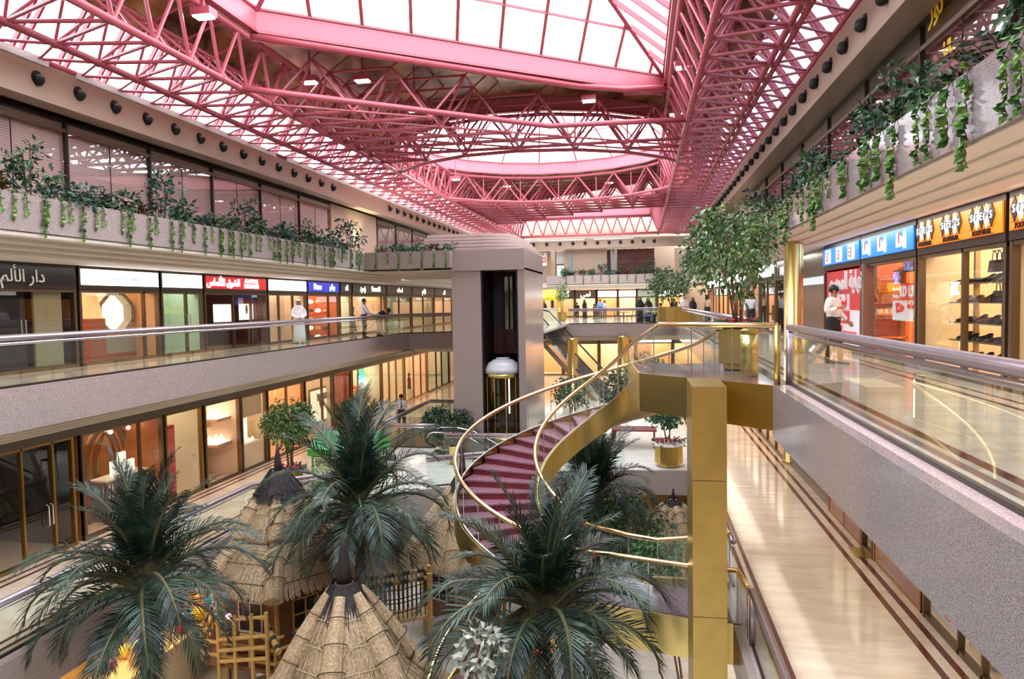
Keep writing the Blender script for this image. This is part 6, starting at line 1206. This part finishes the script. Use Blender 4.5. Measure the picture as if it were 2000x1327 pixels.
# cafe sets
CH = mat('black_bentwood', (34, 24, 22), .35); 
def cafe_chair(pos, rz, label):
    root = thing('cafe_chair', pos, label, 'chair', 'bentwood chairs on the cafe terrace', rz)
    L_ = lambda nm, mb: part(nm, mb, CH, root, local=True)
    L_('seat', MB().lathe([(.2, .44), (.215, .455), (.2, .475)], 16)); 
    for x in (-.16, .16):
        L_('leg', MB().tube([(x, .14, .44), (x * 1.15, .18, 0)], .016, 6)); L_('leg', MB().tube([(x, -.14, .44), (x * 1.15, -.2, 0)], .016, 6))
    L_('back_hoop', MB().tube([(-.19, -.17, .44), (-.2, -.22, .7), (-.15, -.25, .88), (0, -.26, .93), (.15, -.25, .88), (.2, -.22, .7), (.19, -.17, .44)], .016, 6)); L_('back_hoop', MB().tube([(-.11, -.19, .46), (-.11, -.23, .74), (0, -.25, .8), (.11, -.23, .74), (.11, -.19, .46)], .011, 6)); L_('seat_ring', MB().tube([(.17 * cos(a), .17 * sin(a), .22) for a in [2 * pi * k / 12 for k in range(13)]], .009, 5))
    return root
def cafe_table(pos, label, mtop):
    root = thing('cafe_table', pos, label, 'table', None); part('tabletop', MB().lathe([(.36, .7), (.37, .715), (.36, .73)], 20), mtop, root, local=True); part('column', MB().tube([(0, 0, .03), (0, 0, .7)], .035, 8), CH, root, local=True); part('foot', MB().lathe([(.24, 0), (.22, .03), (.05, .05)], 14), CH, root, local=True)
xs = lambda px: ony(px, 615, 47.9).x
cafe_table((xs(1218), 48.0, L2), 'small dark cafe table between the two empty chairs', CH); cafe_chair((xs(1206), 48.0, L2), -pi / 2, 'empty bentwood chair on the escalator side of the dark cafe table'); cafe_chair((xs(1229), 48.0, L2), pi / 2, 'empty bentwood chair on the sitters side of the dark cafe table')
cafe_table((xs(1276), 48.0, L2), 'white topped cafe table between the two sitters', WHITEP); cafe_chair((xs(1261), 48.0, L2), -pi / 2 - .3, 'bentwood chair under the man in jeans'); cafe_chair((xs(1292), 48.0, L2), pi / 2, 'bentwood chair under the sitter in grey')
person('man in a white shirt and blue jeans seated at the white cafe table', (xs(1261), 48.0, L2), -pi / 2 - .3, SIT, top=(240, 238, 240), bottom=(128, 148, 176), seated=True); person('person in a grey white top seated at the far side of the white cafe table', (xs(1292), 48.0, L2), pi / 2, SIT, top=(206, 200, 204), bottom=BK, seated=True)
# mannequins
def mannequin(label, pos, rz, top, bottom, head=True):
    root = thing('mannequin', pos, label, 'mannequin', None, rz); C_ = lambda nm, mb, m: part(nm, mb, m, root, smooth=True, local=True)
    C_('bodice', MB().lathe([(.11, 1.0), (.1, 1.1), (.13, 1.28), (.14, 1.36), (.06, 1.45), (.045, 1.52)], 16, (0, 0, 0), 1.25, .8), top); C_('skirt', MB().lathe([(.26, .12), (.2, .5), (.16, .8), (.155, .95), (.105, 1.02)], 16, (0, 0, 0), 1.1, .9), bottom); C_('stand', MB().lathe([(.16, 0), (.16, .02), (.02, .04), (.02, .15)], 14), CHROME)
    if head: C_('head', MB().ball((0, 0, 1.62), .095, 12, 8, 1.25), mat('mannequin_cream', (230, 200, 170), .4))
mannequin('mannequin in a long black dress at the Emerald shop corner', onx(686, 660, -14.65) * 1 if False else (-14.75, onx(686, 610, -14.75).y, L2 + .013), 0, BLACK, BLACK)
q = onx(1957, 1290, 5.6); mannequin('mannequin in a tan top and black skirt in the lower glass shopfront', (5.62, q.y, L1 + .013), 0, mat('tan_cloth', (196, 160, 104), .6), BLACK)
# ================================================================== GOODS AND DISPLAYS IN THE WINDOWS
root = thing('shoe_rack', (5.85, 13.5, L2), 'open shelf rack of shoes and bags in the shoe shop window', 'shelf'); SHZ = tuple(onx(1900, q, 5.85).z for q in (553, 590, 629, 664, 699))
for y in (12.55, 13.35, 14.4): part('upright', MB().box(6.0, 6.08, y - .035, y + .035, L2 + .013, .95), mat('pale_wood', (206, 168, 116), .4), root)
for z in SHZ: part('shelf', MB().box(5.62, 6.1, 12.48, 14.5, z - .02, z), mat('dark_shelf_edge', (84, 76, 62), .3), root)
part('hanging_rail', MB().tube([(5.9, 12.5, .74), (5.9, 13.5, .74)], .012, 6), CHROME, root)
def shoe_meshes(c, heel):
    s_ = MB(); s_.tube([(0, -.12, .02 + heel), (0, -.04, .02 + heel * .6), (0, .05, .012), (0, .13, .012)], [.03, .028, .036, .022], 8); u = MB(); u.tube([(0, -.125, .075 + heel), (0, -.08, .06 + heel), (0, .0, .045 + heel * .4), (0, .07, .035), (0, .135, .022)], [.024, .036, .034, .034, .014], 8)
    return s_.mesh('sole', BLACK, smooth=True), u.mesh('upper', mat('shoe_%d_%d_%d' % c, c, .3), smooth=True)
SHM = [shoe_meshes(c, h_) for c, h_ in [((26, 22, 22), .0), ((40, 30, 26), .03), ((18, 18, 22), .05), ((150, 72, 34), .0), ((176, 156, 130), .03)]]
gs = random.Random(8); cn = 0
for zi, z in enumerate(SHZ):
    for k in range(7):
        if zi == 1 and k < 0: continue
        i = gs.choice([0, 0, 1, 2, 2]) if (zi, k) not in ((2, 3), (1, 1), (0, 5)) else (3 if zi == 2 else 4); y = 14.35 - .29 * k
        root = thing('shoe', (5.82 + gs.uniform(-.05, .05), y, z), ['black', 'dark brown', 'black heeled', 'rust orange', 'beige'][i] + ' shoe, ' + nth(k + 1) + ' along the ' + ['top', 'second', 'third', 'fourth', 'lowest'][zi] + ' shelf of the shoe rack', 'shoe', 'shoes on the rack', pi / 2 + gs.uniform(-.3, .3))
        for nm, me in zip(('sole', 'upper'), SHM[i]): _child(root, nm, me)
def handbag(pos, c, label, group, s_=1.0):
    root = thing('handbag', pos, label, 'bag', group); m_ = mat('bag_%d_%d_%d' % c, c, .4)
    part('body', MB().slabpoly([(-.05, -.14 * s_, 0), (-.05, .14 * s_, 0), (-.035, .11 * s_, .2 * s_), (-.035, -.11 * s_, .2 * s_)], (.09, 0, 0)), m_, root, local=True); part('handle', MB().tube([(0, -.08 * s_, .2 * s_), (0, -.06 * s_, .31 * s_), (0, 0, .36 * s_), (0, .06 * s_, .31 * s_), (0, .08 * s_, .2 * s_)], .01, 5), m_, root, local=True)
for k in range(6): handbag((5.9, 12.6 + .165 * k, .38), [(30, 26, 28), (44, 30, 26), (24, 22, 24), (60, 50, 44), (28, 26, 30), (150, 140, 130)][k], ['black', 'dark brown', 'jet black', 'taupe', 'charcoal', 'pale grey'][k] + ' handbag hanging above the shoe rack, ' + nth(k + 1) + ' on the rail', 'handbags on the rail')
for k in range(4): handbag((6.02, 12.65 + .3 * k, SHZ[1]), [(36, 30, 30), (120, 34, 36), (26, 26, 28), (52, 44, 40)][k], ['black', 'red', 'jet', 'brown'][k] + ' handbag standing behind the second shelf shoes', 'handbags on the shelf', .95)
root = thing('glow_panel', (6.15, 13.2, .4), 'glowing white niche panel above the shoe rack', 'light panel'); part('panel', MB().box(6.15, 6.17, 12.5, 13.8, .34, .76), lit('white_niche', (255, 248, 230), 2.0), root)
# clothes shop
p = onx(1772, 514, 5.9); root = thing('television', (5.95, p.y, p.z), 'television showing a blue picture at the top of the clothes shop window', 'television'); part('casing', MB().box(5.93, 6.0, p.y - .33, p.y + .33, p.z - .2, p.z + .24), BLACK, root); part('screen', MB().box(5.92, 5.931, p.y - .28, p.y + .28, p.z - .16, p.z + .2), mat('tv_picture', (120, 150, 236), .3, emit=1.2, c2=(24, 26, 60), scale=9), root)
p = onx(1748, 545, 5.9); root = thing('television', (5.95, p.y, p.z), 'smaller television with a pale picture just above the price poster', 'television'); part('casing', MB().box(5.93, 6.0, p.y - .22, p.y + .22, p.z - .2, p.z + .2), BLACK, root); part('screen', MB().box(5.92, 5.931, p.y - .19, p.y + .19, p.z - .17, p.z + .17), mat('tv_picture_pale', (214, 190, 240), .3, emit=1.2, c2=(90, 80, 190), scale=7), root)
root = thing('display_shelf', (5.85, 18.6, L2), 'orange wooden display shelves at the back of the clothes shop', 'shelf')
for z in (-1.0, -.45, .1): part('shelf', MB().box(5.55, 6.2, 18.3, 18.86, z, z + .04), mat('orange_wood', (226, 130, 60), .4), root)
part('upright', MB().box(6.16, 6.2, 18.3, 18.86, L2 + .013, .7), mat('orange_wood', (226, 130, 60), .4), root)
for k in range(5): y = 5.58 + .12 * k; solo('folded_shirt', MB().box(y, y + .1, 18.32, 18.8, -.41, -.34).box(y + .01, y + .09, 18.33, 18.78, -.34, -.3), mat('cream_knit', (250, 226, 170), .8), 'cream folded shirt on the middle shelf of the clothes shop, ' + nth(k + 1) + ' in the row', 'shirt', 'folded shirts in the clothes shop')
# watch shop
X = -15.3; p = onx(220, 615, X); root = thing('display_cabinet', (X, p.y, L2), 'grey octagonal cabinet glowing white in the orange watch shop', 'cabinet')
oct_ = [(.62 * cos(a) * 1.15, .62 * sin(a)) for a in [pi / 8 + k * pi / 4 for k in range(8)]]; zc = p.z + .05; m1 = MB()
for k in range(8): a, b = oct_[k], oct_[(k + 1) % 8]; m1.beam((X, p.y + a[0], zc + a[1]), (X, p.y + b[0], zc + b[1]), .12, .3, (1, 0, 0))
part('octagon_frame', m1, mat('grey_cabinet', (168, 160, 138), .4), root); part('glowing_back', MB().slabpoly([(X - .12, p.y + a, zc + b) for a, b in oct_], (-.02, 0, 0)), mat('white_glow', (255, 236, 214), .4, emit=2.2, c2=(236, 150, 80), scale=2.4, lo=.3, hi=.55), root); part('cabinet_base', MB().box(X - .4, X + .1, p.y - .75, p.y + .8, L2 + .013, zc - .72), mat('grey_cabinet', (168, 160, 138), .4), root); part('wooden_foot', MB().box(X - .42, X + .13, p.y - .78, p.y + .83, L2 + .012, L2 + .2), mat('red_wood', (170, 92, 60), .4), root)
m1 = MB().box(X - .3, X - .05, p.y - .35, p.y + .55, zc + .66, zc + .95); part('dark_crest', m1, BLACK, root)
p2 = onx(174, 605, -15.2); root = thing('lamp_shade_stand', (-15.2, p2.y, L2), 'orange glowing lampshade on a wooden stand in the watch shop', 'lamp'); part('shade', MB().lathe([(.34, -.3), (.22, .32)], 18, (-15.2, p2.y, p2.z + .05), cap=False), mat('glow_shade', (255, 190, 130), .6, emit=.8), root); part('stand', MB().box(-15.45, -14.95, p2.y - .3, p2.y + .3, L2 + .013, p2.z - .26), mat('red_wood', (170, 92, 60), .4), root)
# red shop light boxes, banner
for px0, px1, y0, y1, lb in [(417, 456, 595, 628, 'plain white glowing advert box in the dark red diamond shop'), (467, 495, 594, 624, 'glowing advert box with a hand picture in the dark red diamond shop')]:
    a, b = onx(px0, y0, -14.9), onx(px1, y1, -14.9); root = thing('advert_box', (-14.9, (a.y + b.y) / 2, b.z), lb, 'light box'); part('casing', MB().box(-15.0, -14.92, a.y - .05, b.y + .05, b.z - .05, a.z + .05), BLACK, root); part('face', MB().box(-14.92, -14.9, a.y, b.y, b.z, a.z), lit('advert_face', (255, 244, 226), 1.8), root)
    if px0 == 467: part('picture', MB().lathe([(.05, 0), (.09, .14), (.07, .3), (.02, .36)], 10, (-14.89, (a.y + b.y) / 2, b.z + .22), .2, 1), SKINC, root)
a, b = onx(460, 588, -14.75), onx(505, 574, -14.75); root = thing('banner', (-14.75, (a.y + b.y) / 2, a.z - .15), 'blue banner with white and red squares in the dark red diamond shop', 'banner'); part('cloth', MB().slabpoly([(-14.75, a.y, a.z - .16), (-14.75, b.y, b.z - .14), (-14.75, b.y, b.z + .16), (-14.75, a.y, a.z + .14)], (.01, 0, 0)), mat('banner_blue', (40, 60, 170), .6, emit=.2), root); part('emblem', MB().box(-14.738, -14.73, a.y + .15, a.y + .5, a.z - .12, a.z + .12), WHITEP, root); part('emblem', MB().box(-14.738, -14.73, a.y + .6, a.y + .85, a.z - .1, a.z + .12), RI_, root)
# paper notices on the green glass
for k, px in enumerate((327, 339, 351)): a = onx(px, 606, -14.36); solo('paper_notice', MB().box(-14.37, -14.36, a.y - .14, a.y + .14, a.z - .11, a.z + .11), mat('green_paper', (186, 222, 160), .6), 'pale green paper notice stuck on the glass, ' + nth(k + 1) + ' of the row', 'notice', 'paper notices on the green glass')
# bright trays in the blue signed shop and the narrow shop
for j in range(5):
    for i in range(3):
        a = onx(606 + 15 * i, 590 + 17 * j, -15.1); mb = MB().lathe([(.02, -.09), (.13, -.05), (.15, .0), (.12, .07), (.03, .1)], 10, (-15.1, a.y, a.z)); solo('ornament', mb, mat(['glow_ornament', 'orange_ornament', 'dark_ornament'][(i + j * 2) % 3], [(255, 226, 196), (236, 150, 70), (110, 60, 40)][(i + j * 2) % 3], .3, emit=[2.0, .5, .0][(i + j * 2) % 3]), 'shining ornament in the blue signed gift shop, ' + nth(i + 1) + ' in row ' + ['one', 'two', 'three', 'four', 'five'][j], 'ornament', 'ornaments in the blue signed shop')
root = thing('display_shelf', (-15.15, onx(621, 620, -15.15).y, L2), 'glass shelves of ornaments in the blue signed gift shop', 'shelf')
for j in range(5): a, b = onx(600, 596 + 17 * j, -15.1), onx(645, 594 + 17 * j, -15.1); part('shelf', MB().box(-15.3, -14.9, a.y, b.y, min(a.z, b.z) - .1, min(a.z, b.z) - .08), GLASSS, root)
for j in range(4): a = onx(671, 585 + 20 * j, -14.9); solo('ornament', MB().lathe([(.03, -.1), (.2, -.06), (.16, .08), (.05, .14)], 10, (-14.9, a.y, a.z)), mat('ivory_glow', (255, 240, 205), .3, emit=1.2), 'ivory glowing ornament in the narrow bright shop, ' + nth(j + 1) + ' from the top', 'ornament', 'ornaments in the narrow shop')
# lower gallery: arches, counter, extinguisher, cushions, window box, poster, gift boards
for k, (px, w) in enumerate([(200, .62), (236, .62)]):
    a = onx(px, 915, -15.2); pts = [(-15.2 - .3 * k, a.y + w * cos(t), L1 + 1.55 + 1.0 * max(0, sin(t))) for t in [pi * q / 12 for q in range(13)]]; root = thing('arch', (-15.2, a.y, L1), ['brown glass arch', 'second brown glass arch set further back'][k] + ' in the jewellery shop on the lower gallery', 'arch'); part('arch_tube', MB().tube([(pts[0][0], pts[0][1], L1)] + pts + [(pts[-1][0], pts[-1][1], L1)], .1, 8), mat('brown_gloss', (130, 60, 24), .12), root, smooth=True); part('arch_lamp', MB().ball((-15.05, a.y + .2, L1 + 2.45), .06, 8, 6), mat('hot_lamp', (255, 240, 210), .4, emit=12), root)
a = onx(238, 940, -14.95); root = thing('shop_counter', (-14.95, a.y, L1), 'dark marble counter with writing in the jewellery shop', 'counter'); part('body', MB().box(-15.2, -14.7, a.y - .9, a.y + .9, L1 + .013, L1 + 1.15), mat('grey_brown_marble', (120, 96, 86), .2, var=.2, scale=3), root); part('top', MB().box(-15.24, -14.66, a.y - .94, a.y + .94, L1 + 1.15, L1 + 1.2), WHITEP, root); part('lettering', text_mb(ar('مجوهرات'), .3, (-14.69, a.y, L1 + .75), (0, 1, 0), (0, 0, 1), .004), WHITEP, root)
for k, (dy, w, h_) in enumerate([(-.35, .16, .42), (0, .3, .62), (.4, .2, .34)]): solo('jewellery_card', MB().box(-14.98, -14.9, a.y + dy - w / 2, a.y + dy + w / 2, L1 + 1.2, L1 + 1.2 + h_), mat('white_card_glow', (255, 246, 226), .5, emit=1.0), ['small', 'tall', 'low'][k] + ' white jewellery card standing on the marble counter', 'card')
a = onx(333, 860, -14.3); root = thing('fire_extinguisher', (-14.32, a.y, a.z - .7), 'red fire extinguisher box behind the cream shopfront glass', 'extinguisher'); part('box', MB().box(-14.5, -14.3, a.y - .2, a.y + .2, L1 + .013, a.z + .45), mat('red_box', (190, 40, 44), .4), root); part('panel', MB().box(-14.299, -14.29, a.y - .15, a.y + .15, a.z - .5, a.z + .35), mat('pale_red_panel', (214, 96, 90), .4), root)
for k, (py, lb) in enumerate([(820, 'upper'), (870, 'lower')]):
    a, b = onx(404, py, -14.9), onx(452, py - 8, -14.9); root = thing('glowing_shelf', (-14.9, (a.y + b.y) / 2, a.z), lb + ' glowing white jewellery shelf in the lower gallery window', 'shelf'); part('slab', MB().box(-15.4, -14.5, a.y, b.y, a.z - .08, a.z), mat('tan_stone', (206, 160, 110), .4), root); part('glow_top', MB().box(-15.35, -14.55, a.y + .05, b.y - .05, a.z, a.z + .015), lit('hot_white', (255, 250, 236), 2.2), root)
    part('bracket', MB().box(-15.4, -15.3, a.y, b.y, L1 + .013 if k else a.z - .4, a.z - .08), mat('tan_stone', (206, 160, 110), .4), root)
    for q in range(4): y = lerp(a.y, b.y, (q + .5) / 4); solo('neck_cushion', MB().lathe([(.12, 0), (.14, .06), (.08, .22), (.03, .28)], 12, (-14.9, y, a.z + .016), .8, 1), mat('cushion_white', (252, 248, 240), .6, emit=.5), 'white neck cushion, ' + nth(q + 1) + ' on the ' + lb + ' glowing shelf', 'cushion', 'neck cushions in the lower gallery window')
a, b = onx(468, 820, -14.24), onx(509, 858, -14.24); root = thing('window_box', (-14.3, (a.y + b.y) / 2, b.z), 'small glowing window box in the beige stone shopfront', 'showcase'); part('surround', MB().box(-14.3, -14.22, a.y - .1, b.y + .1, L1 + .1, b.z - .02).box(-14.3, -14.22, a.y - .1, b.y + .1, a.z + .02, HD - .06), I_BEIGE, root); part('glow_back', MB().box(-14.8, -14.78, a.y, b.y, b.z, a.z), lit('box_glow', (255, 244, 216), 1.3), root); part('ledge', MB().box(-14.78, -14.3, a.y, b.y, b.z - .02, b.z), WHITEP, root)
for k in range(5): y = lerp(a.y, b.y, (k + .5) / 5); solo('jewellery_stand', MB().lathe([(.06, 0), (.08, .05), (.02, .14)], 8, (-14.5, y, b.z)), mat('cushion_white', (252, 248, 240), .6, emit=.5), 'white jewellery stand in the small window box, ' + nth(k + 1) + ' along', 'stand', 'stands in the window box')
a, b = onx(606, 766, -14.5), onx(641, 816, -14.5); root = thing('poster', (-14.5, (a.y + b.y) / 2, b.z), 'framed poster with a red heart in the lower gallery window', 'poster'); part('frame', MB().box(-14.56, -14.5, a.y - .08, b.y + .08, b.z - .1, a.z + .1), mat('olive_frame', (140, 120, 80), .4), root); part('sheet', MB().box(-14.5, -14.49, a.y, b.y, b.z, a.z), lit('ivory_sheet', (250, 236, 200), .9), root)
hz = (a.z + b.z) / 2 + .1; hy = lerp(a.y, b.y, .62); part('heart', MB().slabpoly([(-14.485, hy + .016 * 16 * sin(t) ** 3 * 1.15, hz + .03 * (13 * cos(t) - 5 * cos(2 * t) - 2 * cos(3 * t) - cos(4 * t))) for t in [2 * pi * k / 24 for k in range(24)]], (.006, 0, 0)), mat('heart_red', (196, 70, 50), .5), root); part('blue_band', MB().box(-14.489, -14.482, lerp(a.y, b.y, .35), b.y, a.z - .5, a.z - .2), mat('teal_band', (60, 120, 120), .5), root)
for k, (py0, py1, c, lb) in enumerate([(722, 732, (40, 170, 150), 'dark turquoise lit board at the top of the gift shop'), (734, 742, (110, 226, 226), 'pale turquoise lit board in the gift shop'), (744, 752, (250, 250, 250), 'white lit board under the turquoise boards of the gift shop')]):
    a, b = onx(701, py0, -15.2), onx(731, py1, -15.2); root = thing('light_board', (-15.2, (a.y + b.y) / 2, b.z), lb, 'light board'); part('casing', MB().box(-15.3, -15.22, a.y - .05, b.y + .05, b.z - .04, a.z + .04), BLACK, root); part('face', MB().box(-15.22, -15.2, a.y, b.y, b.z, a.z), lit('board_face_%d' % k, c, 1.6), root)
gc = [(210, 60, 50), (240, 236, 226), (60, 44, 40), (226, 180, 90), (236, 120, 110), (90, 90, 110), (250, 220, 150)]
for k in range(30):
    y = gs.uniform(33.9, 37.4); st = gs.randrange(4); z = L1 + .03 + st * .42; xx = -14.55 - st * .26; h_ = gs.uniform(.15, .38); w = gs.uniform(.08, .16); ci = gs.randrange(7)
    mb = MB().box(xx - w, xx + w, y - w, y + w, z, z + h_) if k % 2 else MB().lathe([(w, 0), (w * 1.1, h_ * .4), (w * .4, h_ * .75), (w * .55, h_)], 10, (xx, y, z)); solo(['gift_vase', 'gift_box'][k % 2], mb, mat('gift_%d' % ci, gc[ci], .4), ['red', 'white', 'dark brown', 'golden', 'coral', 'slate', 'pale yellow'][ci] + [' vase', ' box'][k % 2] + ' on the gift shop, ' + ['floor', 'first', 'second', 'third'][st] + ' step', 'gift', 'gifts on the steps of the gift shop')
root = thing('display_steps', (-15, 35.6, L1), 'stepped display stand of the gift shop', 'stand')
for st in range(1, 4): part('step', MB().box(-14.42 - st * .26 - .14 - (.5 if st == 3 else 0), -14.42 - st * .26 + .12, 33.8, 37.5, L1 + .013, L1 + .03 + st * .42), mat('pale_wood', (206, 168, 116), .4), root)
a = onx(799, 745, -14.6); root = thing('figurine', (-14.6, a.y, L1), 'slim dark figurine on a plinth in the peach shop window', 'figurine'); part('plinth', MB().box(-14.8, -14.4, a.y - .2, a.y + .2, L1 + .013, a.z - .5), WHITEP, root); part('figure', MB().lathe([(.14, 0), (.1, .3), (.12, .6), (.05, .8), (.09, .92), (.03, 1.05)], 12, (-14.6, a.y, a.z - .5)), mat('dark_bronze_figure', (70, 40, 34), .4), root, smooth=True)
# toy counter in the basement
root = thing('toy_counter', (-11.6, 17.5, L0), 'long beige toy counter in the basement under the lower gallery opposite', 'counter'); part('front', MB().box(-11.5, -11.4, 13.5, 20.5, L0, -8.35), mat('beige_counter_front', (206, 184, 146), .5), root); part('top', MB().box(-12.4, -11.36, 13.45, 20.55, -8.35, -8.28), mat('yellow_counter_top', (226, 196, 130), .5), root)
tc = [(226, 40, 40), (250, 210, 40), (240, 236, 230), (60, 140, 190), (40, 40, 44), (226, 160, 90), (236, 120, 150)]; tn = ['red', 'yellow', 'white', 'blue', 'black', 'orange', 'pink']
for k in range(26):
    y = 14 + .24 * k + gs.uniform(-.05, .05); x = gs.uniform(-12.2, -11.6); ci = gs.randrange(7); w = gs.uniform(.1, .2); mb = MB()
    if k % 3 == 0: mb.ball((x, y, -8.28 + w), w, 10, 7)
    elif k % 3 == 1: mb.box(x - w, x + w, y - w * .8, y + w * .8, -8.28, -8.28 + w * 1.6)
    else: mb.ball((x, y, -8.28 + w * .9), w, 10, 6, .9); mb.ball((x + .02, y, -8.28 + w * 2.2), w * .6, 10, 6)
    solo(['toy_ball', 'toy_box', 'soft_toy'][k % 3], mb, mat('toy_' + tn[ci], tc[ci], .5), tn[ci] + [' toy ball', ' toy box', ' soft toy'][k % 3] + ', ' + nth(k + 1) + ' along the basement toy counter', 'toy', 'toys on the basement counter', smooth=k % 3 != 1)
lamp('basement_light', (-12.1, 15, L1 - .9), 1.6, 14, 240, WARM); lamp('basement_light', (2.9, 16, L1 - .85), 1.2, 12, 160, WARM)
# blue play pool by the pillar
root = thing('paddling_pool', (.45, 13.6, L0), 'blue play pool in the basement beside the brass pillar', 'pool'); part('basin', MB().lathe([(1.35, 0), (1.4, .5), (1.25, .5), (1.2, .1)], 24, (-.1, 14.5, L0)), mat('blue_basin', (36, 126, 176), .4, var=.2, scale=5), root); part('water_sheet', MB().lathe([(.01, .36), (1.24, .36)], 24, (-.1, 14.5, L0), cap=False), mat('pool_blue', (50, 150, 190), .1, var=.2, scale=6), root)
# black bar stool by the stall
p = onz(835 * 0 + 762, 960, L1); root = thing('bar_stool', (p.x, p.y, L1), 'black high stool with a backrest beside the green stall', 'stool')
part('seat', MB().box(p.x - .17, p.x + .17, p.y - .17, p.y + .17, L1 + .74, L1 + .79), BLACK, root); part('backrest', MB().box(p.x - .17, p.x + .17, p.y + .15, p.y + .19, L1 + .95, L1 + 1.15), BLACK, root)
for dx in (-.15, .15):
    for dy in (-.15, .15): part('leg', MB().tube([(p.x + dx, p.y + dy, L1 + .74), (p.x + dx * 1.3, p.y + dy * 1.3, L1)], .015, 6), BLACK, root)
    part('back_stay', MB().tube([(p.x + dx, p.y + .16, L1 + .78), (p.x + dx, p.y + .17, L1 + 1.1)], .013, 6), BLACK, root)
root = thing('ashtray_bin', (-6.9, 25.6, L1), 'small brass ashtray bin before the escalator handrails', 'bin'); part('body', MB().lathe([(.15, 0), (.15, .62), (.17, .64), (.17, .68)], 18, (-6.9, 25.6, L1)), BRASS, root, smooth=True); part('tray', MB().lathe([(.14, .68), (.02, .66)], 18, (-6.9, 25.6, L1)), BLACK, root)
p = onz(1235, 868, L1); root = thing('low_table', (-.3, 29.5, L1), 'low table with a dark red top on the bridge floor behind the stair', 'table'); part('tabletop', MB().box(-1.2, .6, 29.0, 30.0, L1 + .7, L1 + .76), mat('dark_red_top', (120, 40, 44), .3), root)
for x in (-1.1, .5):
    for y in (29.1, 29.9): part('leg', MB().tube([(x, y, L1), (x, y, L1 + .7)], .04, 6), TIM, root)
